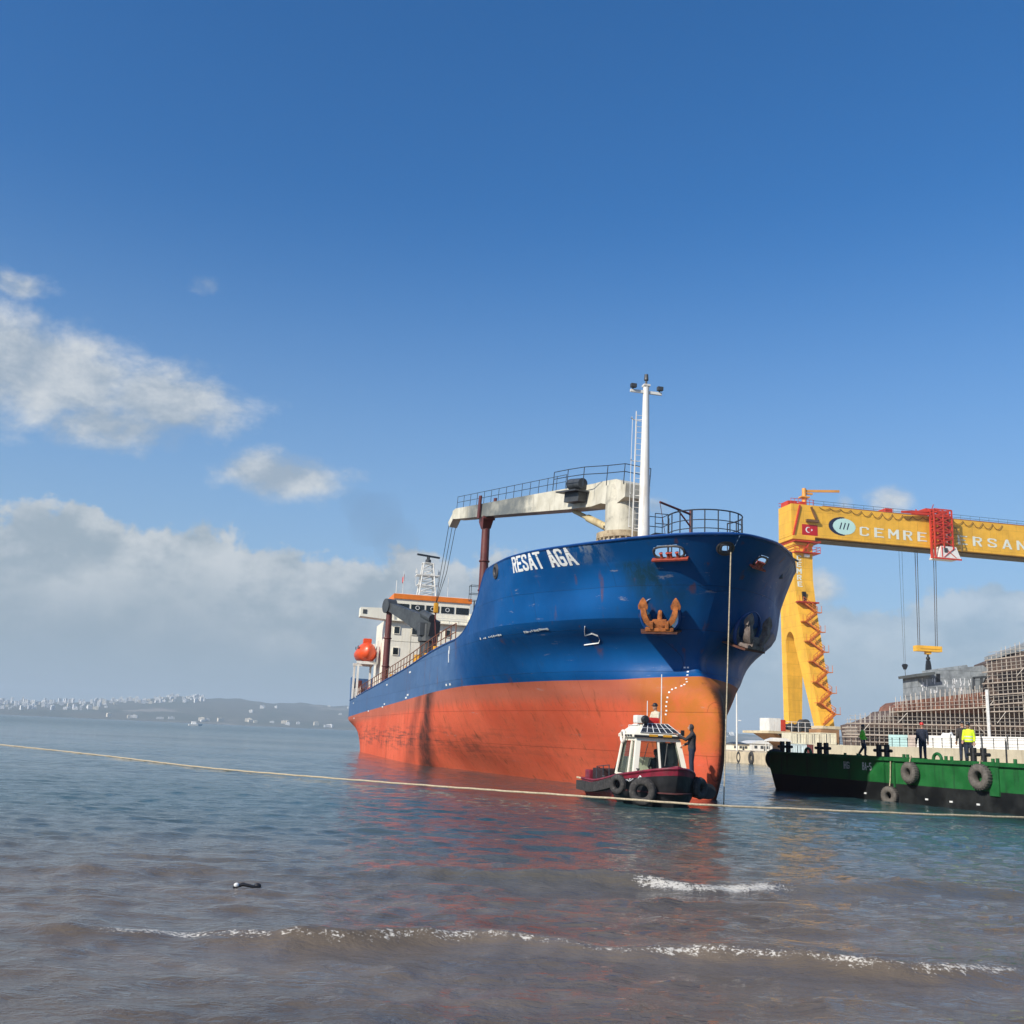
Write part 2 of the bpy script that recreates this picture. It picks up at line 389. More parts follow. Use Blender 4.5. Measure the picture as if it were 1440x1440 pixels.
#         x0, y0, x1, y1 (crest line), height, width, seed
pA, pB = at_z(-60, 1300), at_z(1500, 1376); pC, pD = at_z(560, 1236), at_z(1480, 1262); pE, pF = at_z(-80, 1218), at_z(620, 1232)
WAVES = [(pA.x-1, pA.y, pB.x+1, pB.y, .15, .42, 1.0), (pC.x-2, pC.y, pD.x+2, pD.y, .17, .55, 2.0), (pE.x, pE.y, pF.x, pF.y, .09, .6, 3.0)]
def _w(i, w, gain, px0, px1):
    x0, y0, x1, y1, h, ww, sd = WAVES[i]; return (x0, y0, x1, y1, sd, w, gain, px0, px1)
FOAM = [_w(0, .20, .315, pA.x + .9, pB.x), _w(1, .40, .385, at_z(846, 1243).x, at_z(1146, 1252).x)]
build_water()

# ------------------------------------------------------------------ the ship: s = metres aft of the bow mark, half breadth, height
SHIP_H = R(13.5); SHIP_O = Vector((8.65, 41.11, 0))
SHIP_M = Matrix.Translation(SHIP_O) @ Matrix.Rotation(math.atan2(-math.cos(SHIP_H), math.sin(SHIP_H)), 4, 'Z')   # local +X ahead, +Y port
S_END = 84.0
stem = pchip([-1.2, 0, .73, 1.8, 2.6, 3.46, 4.1, 4.5, 4.85, 5.15, 5.55, 6.4, 7.3, 8.3, 9.45, 10.3],
             [1.9, 1.0, .6, .3, .24, .36, .9, 1.45, 1.95, 2.25, 2.36, 1.9, 1.3, .6, -.6, -1.65])
_tab = {-1.2: [(0,0),(.5,.5),(2,.9),(6,1.2),(12,2.0),(16,2.7),(26,5),(31,6.6),(38,7.3)],
    0: [(0,0),(.3,.36),(1,.6),(4,1.15),(11.3,2.5),(15.7,3.4),(25,5.3),(30,6.8),(36,7.3)],
    2.0: [(0,0),(.15,.3),(.5,.5),(1.2,.75),(3,1.35),(6,2.4),(10,3.45),(14,4.5),(19,5.75),(25,6.65),(31,7.3)],
    3.5: [(0,0),(.2,.34),(.6,.56),(1.5,.95),(3,1.75),(6,3.25),(10,4.6),(14,5.6),(19,6.55),(26,7.2),(31,7.3)],
    4.4: [(0,0),(.3,.5),(1,1.05),(2,1.9),(4,3.1),(7,4.5),(10,5.35),(14,6.25),(19,6.95),(26,7.3)],
    5.1: [(0,0),(.3,.4),(1,1.4),(2,2.5),(3.5,3.6),(5.5,4.65),(7.5,5.4),(10.5,6.15),(14,6.75),(19,7.2),(26,7.3)],
    6.2: [(0,0),(.3,.6),(1,1.6),(2,2.75),(3.5,3.95),(6.4,5.65),(10,6.7),(15,7.15),(22,7.3)],
    7.2: [(0,0),(.3,1.0),(.75,2.0),(2.25,4.0),(4.2,5.3),(6.2,6.35),(9,7.1),(13,7.3)],
    9.5: [(0,0),(.25,.95),(.7,1.7),(1.95,3.0),(3.8,4.35),(5.4,5.5),(8.4,6.9),(12,7.3)],
    10.3: [(0,0),(.35,1.1),(.9,2),(1.8,2.9),(3.4,4.15),(5.3,5.35),(7.5,6.5),(10,7.15),(13,7.3)]}
_zl = sorted(_tab); _fn = {z: pchip([math.sqrt(a) for a, b in _tab[z]] + [9.5], [b for a, b in _tab[z]] + [7.3]) for z in _zl}
_zx = np.array(_zl, float)
def _pch_cols(Y, z):
    """monotone cubic through the columns of Y (levels x points) at heights z"""
    h = np.diff(_zx)[:, None]; dl = np.diff(Y, axis=0)/h; m = np.zeros_like(Y); m[0] = dl[0]; m[-1] = dl[-1]
    for i in range(1, len(_zx)-1):
        w1 = 2*h[i]+h[i-1]; w2 = h[i]+2*h[i-1]; a, b = dl[i-1], dl[i]; ok = a*b > 0
        m[i] = np.where(ok, (w1+w2)/(w1/np.where(ok, a, 1)+w2/np.where(ok, b, 1)), 0)
    z = np.clip(z, _zx[0], _zx[-1]); i = np.clip(np.searchsorted(_zx, z)-1, 0, len(_zx)-2); k = np.arange(len(z)); hh = np.diff(_zx)[i]; t = (z-_zx[i])/hh
    return ((1+2*t)*(1-t)**2)*Y[i, k] + t*(1-t)**2*hh*m[i, k] + t*t*(3-2*t)*Y[i+1, k] + t*t*(t-1)*hh*m[i+1, k]
def hbv(s, z):
    s, z = np.broadcast_arrays(np.asarray(s, float), np.asarray(z, float)); sh = s.shape; s = s.ravel(); z = z.ravel()
    d = np.sqrt(np.maximum(0, s - stem(z))); v = _pch_cols(np.stack([_fn[q](d) for q in _zl]), z)
    # stern: fuller above, fine below the counter
    k = np.maximum(0, (s-62)/(S_END-62)); v = v - (3.4*np.maximum(0, 1-z/3.2) + .2)*k**2.2
    return v.reshape(sh)
def hb(s, z): return float(hbv(s, z))
zk = pchip([-3, 12, 20, 40, 70, 84], [7.2, 7.22, 7.3, 6.62, 5.75, 5.4])
zt = pchip([-3, 9, 11.6, 12.3, 13.2, 14.6, 16.6, 18.5, 19.4], [10.3, 10.25, 10.2, 9.95, 9.1, 8.25, 7.6, 7.34, 7.3])
def L(s, h, z): return Vector((-s, h, z))              # ship-local point: h > 0 to port
def hull_pt(s, z, side=-1, off=0.0):
    p = L(s, side*hb(s, z), z)
    if off:
        e = .05; a = L(s+e, side*hb(s+e, z), z)-L(s-e, side*hb(s-e, z), z); b = L(s, side*hb(s, z+e), z+e)-L(s, side*hb(s, z-e), z-e)
        n = a.cross(b).normalized()
        if n.y*side < 0: n = -n
        p = p + n*off
    return p
def hull_frame(s, z, side=-1, off=0.0):
    """matrix on the plating: X aft along the side, Y up the plating, Z outward"""
    e = .08; a = (hull_pt(s+e, z, side)-hull_pt(s-e, z, side)).normalized(); b = (hull_pt(s, z+e, side)-hull_pt(s, z-e, side)).normalized()
    n = a.cross(b).normalized()
    if n.y*side < 0: n = -n
    b = n.cross(a) if n.cross(a).z > 0 else -n.cross(a)
    M = Matrix((a, b, n)).transposed().to_4x4(); M.translation = hull_pt(s, z, side) + n*off
    return M

def hull_material():
    m, t, b, out = mat_new('hull_paint')
    co = t.new('ShaderNodeTexCoord').outputs['Object']; x, y, z = t.xyz(co)
    s = t.math('MULTIPLY', x, -1)
    zr = t.math('SUBTRACT', t.math('ADD', 4.72, t.rng(s, 5, 1.5, 0, .2)), t.math('MULTIPLY', t.math('MAXIMUM', t.math('ADD', s, -18), 0), .018))
    up = t.math('SUBTRACT', z, zr)
    big = t.noise(co, .22, 5, .6); mid = t.noise(co, 1.1, 8, .7); fine = t.noise(co, 6, 6, .7)
    streak = t.noise(t.vmul(co, (2.8, 2.8, .16)), 1.0, 8, .75)
    horiz = t.noise(t.vmul(co, (.25, .25, 5)), 1.0, 5, .7)
    # topsides: clean blue forward, chalked grey-blue aft
    fwd = t.mix(t.rng(big, .3, .7), (.003, .058, .20), (.004, .085, .275))
    aft = t.mix(t.rng(mid, .3, .7), (.04, .105, .24), (.085, .16, .30))
    blue = t.mix(t.rng(t.math('ADD', s, t.math('MULTIPLY', big, 5)), 18.5, 24), fwd, aft)
    blue = t.mix(t.math('MULTIPLY', t.rng(streak, .56, .75), .3), blue, (.03, .05, .07))
    scr = t.math('MULTIPLY', t.rng(horiz, .66, .74), t.rng(mid, .5, .65))
    blue = t.mix(t.math('MULTIPLY', scr, .35), blue, (.3, .36, .45))
    # streaks of green slime and rust under the mooring openings and hawse
    gs = t.math('MULTIPLY', t.rng(t.math('ABSOLUTE', t.math('ADD', s, -1.6)), .2, 1.0, 1, 0), t.math('MULTIPLY', t.rng(z, 6.9, 9.2), t.rng(z, 9.6, 9.3)))
    gs = t.math('MULTIPLY', gs, t.rng(y, 0, -.5)); blue = t.mix(t.math('MULTIPLY', t.math('MULTIPLY', gs, t.rng(streak, .3, .6)), .75), blue, (.012, .035, .018))
    # faded drips below the windlass deck edge
    dr = t.math('MULTIPLY', t.rng(t.math('ABSOLUTE', t.math('ADD', s, -3.6)), .5, 1.7, 1, 0), t.math('MULTIPLY', t.rng(z, 9.3, 10.2), t.rng(streak, .45, .6)))
    blue = t.mix(t.math('MULTIPLY', dr, .55), blue, (.34, .38, .40))
    # bottom paint
    red = t.mix(t.rng(big, .3, .7), (.60, .096, .045), (.74, .14, .07))
    red = t.mix(t.math('MULTIPLY', t.rng(mid, .35, .7), .3), red, (.60, .14, .065))
    boot = t.math('MULTIPLY', t.rng(t.math('ADD', up, t.math('MULTIPLY', streak, .8)), -.75, -.15), .62)
    red = t.mix(boot, red, (.34, .13, .085))
    red = t.mix(t.math('MULTIPLY', t.rng(streak, .50, .70), .55), red, (.40, .09, .045))
    # rubbed and fouled belt above the water, stronger aft
    belt = t.math('MULTIPLY', t.rng(z, .5, 1.3), t.rng(z, 3.0, 1.9)); belt = t.math('MULTIPLY', belt, t.rng(s, 6, 34, .15, 1))
    sc = t.rng(t.math('ADD', t.math('MULTIPLY', horiz, .6), t.math('MULTIPLY', mid, .4)), .46, .62)
    red = t.mix(t.math('MULTIPLY', t.math('MULTIPLY', belt, sc), .85), red, (.10, .055, .045))
    sc2 = t.math('MULTIPLY', t.rng(fine, .58, .7), t.rng(mid, .48, .6)); red = t.mix(t.math('MULTIPLY', sc2, .55), red, (.14, .06, .045))
    # black discharge stain amidships
    wob = t.math('ADD', t.math('MULTIPLY', t.math('ADD', t.noise(t.vmul(co, (.5, .5, .35)), 1.0, 4), -.5), 1.6), t.math('MULTIPLY', t.math('ADD', z, -2.4), .75))
    st = t.rng(t.math('ABSOLUTE', t.math('ADD', t.math('ADD', s, -28.2), wob)), .2, 2.5, 1, 0)
    st2 = t.math('MULTIPLY', t.rng(t.math('ABSOLUTE', t.math('ADD', t.math('ADD', s, -32.4), wob)), .3, 2.6, 1, 0), .5)
    st = t.math('MAXIMUM', st, st2)
    red = t.mix(t.math('MULTIPLY', t.math('MULTIPLY', st, t.rng(mid, .25, .6, .6, 1)), .93), red, (.028, .02, .018))
    # ochre on the bulb, dark specked rim, dark brown over its port side
    oc = t.math('MULTIPLY', t.rng(t.math('ADD', s, t.math('MULTIPLY', mid, 1.6)), 5.6, 3.6), t.rng(t.math('ADD', z, t.math('MULTIPLY', mid, .8)), 1.8, 2.9))
    red = t.mix(t.math('MULTIPLY', oc, t.rng(mid, .3, .65, .45, .9)), red, (.42, .14, .022))
    rim = t.math('MULTIPLY', t.rng(t.math('ADD', s, t.math('MULTIPLY', fine, .35)), .22, .06), t.rng(fine, .42, .6)); red = t.mix(t.math('MULTIPLY', rim, .5), red, (.05, .03, .02))
    port_brown = t.math('MULTIPLY', t.math('MULTIPLY', t.rng(t.math('ADD', y, t.math('MULTIPLY', t.math('ADD', fine, -.5), .5)), -.12, .22), t.rng(s, 6, 3)), t.rng(z, 4.7, 4.2)); red = t.mix(t.math('MULTIPLY', port_brown, .85), red, (.035, .024, .018))
    edge = t.math('ADD', up, t.math('MULTIPLY', t.math('ADD', fine, -.5), .02))
    c = t.mix(t.math('GREATER_THAN', edge, 0), red, blue)
    # rust runs from scuppers and plate edges, scraped primer, slightly different plates
    rr_ = t.noise(t.vmul(co, (1.7, 1.7, .10)), 1.0, 3, .5); c = t.mix(t.math('MULTIPLY', t.math('MULTIPLY', t.rng(rr_, .62, .72), t.rng(mid, .40, .6)), .6), c, (.13, .05, .022))
    scp = t.math('MULTIPLY', t.rng(t.noise(t.vmul(co, (.35, .35, 2.2)), 2.0, 6, .75), .63, .68), t.rng(big, .42, .56)); c = t.mix(t.math('MULTIPLY', scp, .45), c, (.36, .33, .32))
    bq = t.new('ShaderNodeTexBrick'); t.put(bq, 'Vector', t.vec(t.math('ADD', s, 3.3), z, 0)); bq.inputs['Scale'].default_value = 1; bq.inputs['Brick Width'].default_value = 6; bq.inputs['Row Height'].default_value = 1.7; bq.inputs['Mortar Size'].default_value = .014; bq.offset = .35
    bq.inputs['Color1'].default_value = (1, 1, 1, 1); bq.inputs['Color2'].default_value = (.88, .88, .88, 1); bq.inputs['Mortar'].default_value = (.58, .58, .58, 1); c = t.mix(.85, c, bq.outputs[0], 'MULTIPLY')
    # welded seams
    t.put(b, 'Base Color', c); b.inputs['Specular IOR Level'].default_value = .14
    t.put(b, 'Roughness', t.math('ADD', t.math('MULTIPLY', t.math('GREATER_THAN', up, 0), -.22), t.rng(mid, .3, .7, .62, .76)))
    # plating: slight quilting between frames and weld lines
    bk = t.new('ShaderNodeTexBrick'); t.put(bk, 'Vector', t.vec(t.math('ADD', s, 3.3), z, 0)); bk.inputs['Scale'].default_value = 1; bk.inputs['Brick Width'].default_value = 6; bk.inputs['Row Height'].default_value = 1.7
    bk.inputs['Mortar Size'].default_value = .012; bk.inputs['Mortar Smooth'].default_value = .6; bk.offset = .35
    hgt = t.math('ADD', t.math('MULTIPLY', t.noise(co, .85, 2), .5), t.math('MULTIPLY', bk.outputs['Fac'], .18))
    bp = t.new('ShaderNodeBump'); bp.inputs['Strength'].default_value = .6; bp.inputs['Distance'].default_value = .06; t.put(bp, 'Height', hgt)
    t.l.new(bp.outputs[0], b.inputs['Normal'])
    return m
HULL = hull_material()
ship = thing('cargo_ship', 'large blue cargo ship with coral red bottom, RESAT AGA painted on its bow', 'ship', M=SHIP_M)
HOLES = []                                             # openings cut in the bulwark: s, z, half length, half height, side, squareness
def in_hole(p):
    for (s, z, a, b, side) in HOLES:
        if p.y*side > 0:
            q = hull_pt(s, z, side); e = .05
            ax = (hull_pt(s+e, z, side)-hull_pt(s-e, z, side)).normalized()
            dx = (p-q).dot(ax); dz = p.z-z
            if (abs(dx)/a)**3 + (abs(dz)/b)**3 < 1 and (p-q).length < 1.6: return True
    return False
def grid_side(mb, us, zf, vs, smax, side, cut=False):
    """us in 0..1 aft from the stem; zf(s, v) height"""
    U, V = np.meshgrid(np.array(us), np.array(vs), indexing='ij')
    z = zf(-1.0 + U*(smax+1.0), V)
    for k in range(2): s0 = stem(z); S = s0 + U*(smax-s0); z = zf(S, V)
    P = np.stack([-S, side*hbv(S, z), z], -1); nv = len(vs); o = len(mb.v)
    mb.v += [tuple(p) for p in P.reshape(-1, 3).tolist()]
    for i in range(len(us)-1):
        for j in range(nv-1):
            if cut and any((h[4] == side and abs(S[i, j]-h[0]) < 2.2) for h in HOLES):
                if in_hole(Vector((P[i, j]+P[i+1, j]+P[i+1, j+1]+P[i, j+1])/4)): continue
            mb.f.append((o+i*nv+j, o+(i+1)*nv+j, o+(i+1)*nv+j+1, o+i*nv+j+1)); mb.m.append(0)
    return [[Vector(q) for q in r] for r in P.tolist()]
_grid = {}
def hull_px(px, py, side=-1, s0=-1, s1=80, z0=3, z1=10.2):
    """plating point nearest to a pixel"""
    if side not in _grid:
        S, Z = np.meshgrid(np.concatenate([np.arange(-1.7, 22, .05), np.arange(22, 84, .4)]), np.arange(0, 10.3, .03), indexing='ij')
        Pl = np.stack([-S, side*hbv(S, Z), Z, np.ones_like(S)], -1) @ np.array(SHIP_M).T
        v = Pl[..., :3] - np.array([0, 0, EYE]); cp, sp = math.cos(PITCH), math.sin(PITCH)
        yy = v[..., 1]*cp + v[..., 2]*sp; x_ = v[..., 0]/yy*FPX; y_ = (v[..., 1]*sp-v[..., 2]*cp)/yy*FPX; c, q = math.cos(ROLL), math.sin(ROLL)
        _grid[side] = (S, Z, 720+x_*c-y_*q, 720+x_*q+y_*c, S >= stem(Z))
    S, Z, X, Y, ok = _grid[side]
    e = (X-px)**2 + (Y-py)**2 + 1e9*~(ok & (S >= s0) & (S <= s1) & (Z >= z0) & (Z <= z1)); i = np.argmin(e)
    return float(S.flat[i]), float(Z.flat[i])
for (x, y, a_, b_, sd) in [(940, 776, .62, .27, -1), (697, 803, .2, .22, -1), (1070, 790, .40, .24, 1), (1019, 770, .2, .2, -1)]:
    HOLES.append((*hull_px(x, y, sd, -1.7, 16, 9.2, 10.2), a_, b_, sd))
def build_hull():
    mb = MB(); us = [((i/150)**1.75) for i in range(151)]
    lv = [-1.2,-.4,0,.4,.8,1.2,1.6,2,2.4,2.8,3.1,3.4,3.7,3.95,4.2,4.4,4.6,4.8,5,5.2,5.5,5.8,6.1,6.4,6.7,7.0,7.3]
    vs = [(q if q < 0 else q/7.3) for q in lv]
    zlow = lambda s, v: np.where(v < 0, v, v*zk(s))
    for side in (-1, 1):
        P = grid_side(mb, us, zlow, vs, S_END, side)
        us2 = [((i/170)**1.25) for i in range(171)]; f = (9.5-7.2)/(10.3-7.2)
        zup = lambda s, v: zk(s) + v*np.maximum(zt(s)-zk(s), .004)
        grid_side(mb, us2, zup, [f*i/10 for i in range(11)], 19.3, side)
        grid_side(mb, us2, zup, [f + (1-f)*i/16 for i in range(17)], 19.3, side, cut=True)
        if side == -1: A = P[-1]
        else: B = P[-1]
    # transom
    o = len(mb.v); n = len(A)
    for p in A: mb.v.append(tuple(p))
    for p in B: mb.v.append(tuple(p))
    for j in range(n-1): mb.f.append((o+j, o+j+1, o+n+j+1, o+n+j)); mb.m.append(0)
    # poop bulwark round the stern
    for side in (-1, 1):
        r0 = [L(s, side*hb(s, float(zk(s))), float(zk(s))) for s in np.linspace(80.6, S_END, 6)]
        r1 = [p + Vector((-.15, side*.08, 2.6)) for p in r0]
        mb.loft([r0, r1], closed=False)
    r0 = [L(S_END, y, 5.4) for y in np.linspace(-hb(S_END, 5.4), hb(S_END, 5.4), 8)]; r1 = [p+Vector((-.15, .08*(1 if p.y > 0 else -1) if abs(p.y) > 5 else 0, 2.6)) for p in r0]
    mb.loft([r0, r1], closed=False)
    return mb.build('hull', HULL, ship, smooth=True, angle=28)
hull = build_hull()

# ------------------------------------------------------------------ fittings of the ship
SHIP_I = SHIP_M.inverted()
def ship_px(px, py, h):
    """(s, z) where the sight line through a pixel crosses the fore-and-aft plane at half breadth h (h > 0 starboard here)"""
    o = SHIP_I @ Vector((0, 0, EYE)); d = SHIP_I.to_3x3() @ ray(px, py); t = (-h-o.y)/d.y; q = o + d*t
    return -q.x, q.z
# decks and the rail cap along the bulwark
def deck_outline(ss, z, inset=.06):
    hs = hbv(np.array(ss), np.full(len(ss), z))-inset
    return [(-s, -h) for s, h in zip(ss, hs)] + [(-s, h) for s, h in reversed(list(zip(ss, hs)))]
deckred = paint('deck_oxide_paint', (.16, .045, .03), .7, .3, 2, RUST, .5)
m = MB(); m.prism(deck_outline([float(stem(9.1))+.45+12.6*(i/24)**1.6 for i in range(25)], 9.1, .3), 9.1, 9.22)
m.box((-12.4, 0, 8.1), (.12, 13.8, 1.95)); m.build('forecastle_deck', deckred, ship)
m = MB(); ss = np.linspace(17.5, S_END-.2, 40)
for i in range(39):
    a, b = ss[i], ss[i+1]; za, zb = float(zk(a))-.12, float(zk(b))-.12; ha, hb_ = hb(a, za)-.05, hb(b, zb)-.05
    m.add([L(a, -ha, za), L(a, ha, za), L(b, hb_, zb), L(b, -hb_, zb)], [(0, 1, 2, 3)])
m.build('main_deck', deckred, ship)
m = MB()
for side in (-1, 1):
    us = [(i/110)**1.6 for i in range(111)]; pts = []
    for u in us:
        s = float(stem(10.3)) + u*(19.3-float(stem(10.3))); z = float(zt(s)); s = float(stem(z)) + u*(19.3-float(stem(z))); z = float(zt(s)); pts.append(hull_pt(s, z, side) + Vector((0, -side*.03, .0)))
    m.tube(pts, .055, 6)
    m.tube([hull_pt(s, float(zk(s)), side) for s in np.linspace(19, S_END-.05, 60)], .06, 6)
bluecap = paint('blue_cap_paint', (.006, .055, .22), .4, .2, 1); m.build('cap_rail', bluecap, ship, True)
for s in np.arange(.9, 12, 1.4):                       # stiffeners inside the bulwark
    for side in (-1, 1): m = MB(); m.bar(hull_pt(s, 9.3, side, -.12), hull_pt(s+.05, 10.15, side, -.12), .22, .03); m.build('bulwark_stay', bluecap, ship)

# white lettering and marks on the plating: cells of a fine grid kept where a stroke covers them
def seg_d(p, a, b):
    ax, ay = a; bx, by = b; px, py = p; dx, dy = bx-ax, by-ay; t = max(0, min(1, ((px-ax)*dx+(py-ay)*dy)/((dx*dx+dy*dy) or 1)))
    return math.hypot(px-ax-t*dx, py-ay-t*dy)
GL = {'R': [[(.1,0),(.1,1)],[(.1,.93),(.36,.93),(.44,.84),(.44,.62),(.36,.52),(.1,.52)],[(.3,.5),(.44,0)]],
 'E': [[(.1,0),(.1,1)],[(.1,.93),(.46,.93)],[(.1,.5),(.4,.5)],[(.1,.07),(.46,.07)]],
 'S': [[(.44,.76),(.44,.86),(.36,.93),(.17,.93),(.09,.85),(.09,.66),(.17,.56),(.36,.44),(.44,.34),(.44,.15),(.36,.07),(.17,.07),(.09,.15),(.09,.26)]],
 'A': [[(.08,0),(.26,.96)],[(.46,0),(.28,.96)],[(.15,.3),(.4,.3)]],
 'T': [[(.27,0),(.27,1)],[(.04,.93),(.5,.93)]],
 'G': [[(.44,.74),(.44,.85),(.36,.93),(.17,.93),(.09,.85),(.09,.15),(.17,.07),(.36,.07),(.44,.15),(.44,.46),(.28,.46)]],
 'H': [[(.1,0),(.1,1)],[(.44,0),(.44,1)],[(.1,.5),(.44,.5)]], 'B': [[(.1,0),(.1,1)],[(.1,.93),(.36,.93),(.42,.85),(.42,.6),(.34,.52),(.1,.52)],[(.34,.52),(.44,.43),(.44,.15),(.36,.07),(.1,.07)]],
 '-': [[(.12,.48),(.4,.48)]], '5': [[(.44,.93),(.12,.93),(.1,.54),(.34,.56),(.44,.46),(.44,.15),(.36,.07),(.17,.07),(.09,.16)]],
 'C': [[(.44,.76),(.44,.85),(.36,.93),(.17,.93),(.09,.85),(.09,.15),(.17,.07),(.36,.07),(.44,.15),(.44,.24)]],
 'M': [[(.06,0),(.06,1)],[(.06,.98),(.27,.4),(.48,.98)],[(.48,0),(.48,1)]], 'N': [[(.08,0),(.08,1)],[(.08,.98),(.45,.02)],[(.45,0),(.45,1)]], 'I': [[(.27,0),(.27,1)]],
 '6': [[(.42,.85),(.34,.93),(.17,.93),(.09,.85),(.09,.15),(.17,.07),(.36,.07),(.44,.15),(.44,.42),(.36,.5),(.1,.5)]],
 '1': [[(.27,0),(.27,1)],[(.27,.98),(.14,.82)]], '2': [[(.09,.8),(.17,.93),(.36,.93),(.44,.84),(.44,.64),(.09,.07),(.46,.07)]], '3': [[(.09,.93),(.42,.93),(.24,.56),(.4,.5),(.44,.4),(.44,.15),(.36,.07),(.17,.07),(.09,.15)]],
 '4': [[(.36,0),(.36,1)],[(.36,.98),(.06,.3),(.5,.3)]], '8': [[(.27,.52),(.12,.6),(.1,.85),(.18,.93),(.36,.93),(.44,.85),(.42,.6),(.27,.52),(.1,.42),(.09,.15),(.17,.07),(.36,.07),(.44,.15),(.44,.42),(.27,.52)]]}
def stroke_cells(mb, strokes, f, w, box, nx, ny, gaps=()):
    """f(u, v) -> point; cells of box (u0, v0, u1, v1) inside a stroke of half width w"""
    u0, v0, u1, v1 = box; ok = {}
    for i in range(nx):
        for j in range(ny):
            p = (u0+(i+.5)*(u1-u0)/nx, v0+(j+.5)*(v1-v0)/ny)
            if any(abs((p[0]*c + p[1]*d) - e) < g for c, d, e, g in gaps): continue
            if any(seg_d(p, a, b) < w for st in strokes for a, b in zip(st, st[1:])): ok[(i, j)] = 1
    idx = {}
    def V(i, j):
        if (i, j) not in idx:
            idx[(i, j)] = len(mb.v); mb.v.append(tuple(f(u0+i*(u1-u0)/nx, v0+j*(v1-v0)/ny)))
        return idx[(i, j)]
    for (i, j) in ok: mb.f.append((V(i, j), V(i+1, j), V(i+1, j+1), V(i, j+1))); mb.m.append(0)
def text_cells(mb, txt, f, w=.085, adv=.56, nx=20, ny=34, gap=False, space=.4):
    x = 0
    for ch in txt:
        if ch == ' ': x += space; continue
        stroke_cells(mb, GL[ch], (lambda u, v, x=x: f(u+x, v)), w, (-.02, -.02, .58, 1.02), nx, ny, [(0, 1, .70, .012)] if gap else ())
        x += adv
    return x
s_a, z_a = hull_px(722, 806, -1, 2, 14, 8.8, 10.2); s_b, z_b = hull_px(816, 793, -1, 2, 14, 8.8, 10.2); z_t = hull_px(722, 783, -1, 2, 14, 8.8, 10.25)[1]
wid = sum([.56]*8) + .4
def name_pt(u, v):
    k = u/wid; s = s_a + (s_b-s_a)*k; zlo = z_a + (z_b-z_a)*k; return hull_pt(s, min(10.22, zlo + v*.72), -1, .012)
m = MB(); text_cells(m, 'RESAT', name_pt, gap=True, w=.08, ny=48, nx=28); m.build('name_lettering', marks, ship)
m = MB(); text_cells(m, 'AGA', (lambda u, v: name_pt(u+5*.56+.4, v)), gap=True, w=.08, ny=48, nx=28); m.build('name_lettering', marks, ship)
# bulbous bow mark, draught marks, small stencilling
def px_pt(px, py, **k):
    s, z = hull_px(px, py, **k); return s, z
m = MB()
def strokes_px(mb, pts, w, **k):
    ps = [hull_px(x, y, **k) for x, y in pts]
    q = []
    for (a, za), (b, zb) in zip(ps, ps[1:]):
        n = max(2, int(math.hypot(a-b, za-zb)/.08))
        q += [hull_pt(a+(b-a)*t/n, za+(zb-za)*t/n, -1, .012) for t in range(n)]
    q.append(hull_pt(ps[-1][0], ps[-1][1], -1, .012))
    for a, b in zip(q, q[1:]):
        if (b-a).length > 1e-4: mb.bar(a, b, w, .015, up=(0, 1, 0))
kk = dict(s0=2, s1=14, z0=5, z1=7.4)
strokes_px(m, [(822, 880), (822, 893), (832, 891), (840, 894), (844, 899), (842, 904), (822, 906)], .07, **kk); m.build('bulb_mark', marks, ship)
for (x, y) in [(964, 939), (967, 939), (967, 945), (966, 950), (966, 955), (965, 959), (962, 963), (958, 965), (950, 968), (946, 970), (942, 974), (939, 981), (937, 987), (937, 993), (937, 999), (936, 1005)]:
    s, z = hull_px(x, y, s0=-.2, s1=9, z0=2.4, z1=6); m = MB(); m.box((0, 0, 0), (.085, .065, .01), 0, hull_frame(s, z, -1, .012)); m.build('draught_mark', marks, ship)
r3 = random.Random(5)
for (x0, y0, x1, y1) in [(676, 898, 704, 893), (738, 889, 770, 884)]:
    for i in range(13):
        m = MB(); t = i/12; s, z = hull_px(x0+(x1-x0)*t, y0+(y1-y0)*t, s0=3, s1=19, z0=5.5, z1=7.3)
        if r3.random() > .8: continue
        m.box((0, 0, 0), (.09+.05*r3.random(), .05+.06*r3.random(), .01), 0, hull_frame(s, z, -1, .012)); m.build('stencil_mark', marks, ship)
for (x, y) in [(633, 962), (628, 963), (574, 977), (571, 981), (541, 990), (538, 994), (518, 1000), (498, 1010), (497, 989), (631, 920), (631, 926), (632, 914), (577, 945), (544, 963)]:
    s, z = hull_px(x, y, s0=16, s1=83, z0=3.2, z1=7.2); m = MB(); m.box((0, 0, 0), (.8 if s > 30 else .35, .12, .01) if y > 940 else (.16, .45, .01), 0, hull_frame(s, z, -1, .014)); m.build('side_mark', marks, ship)
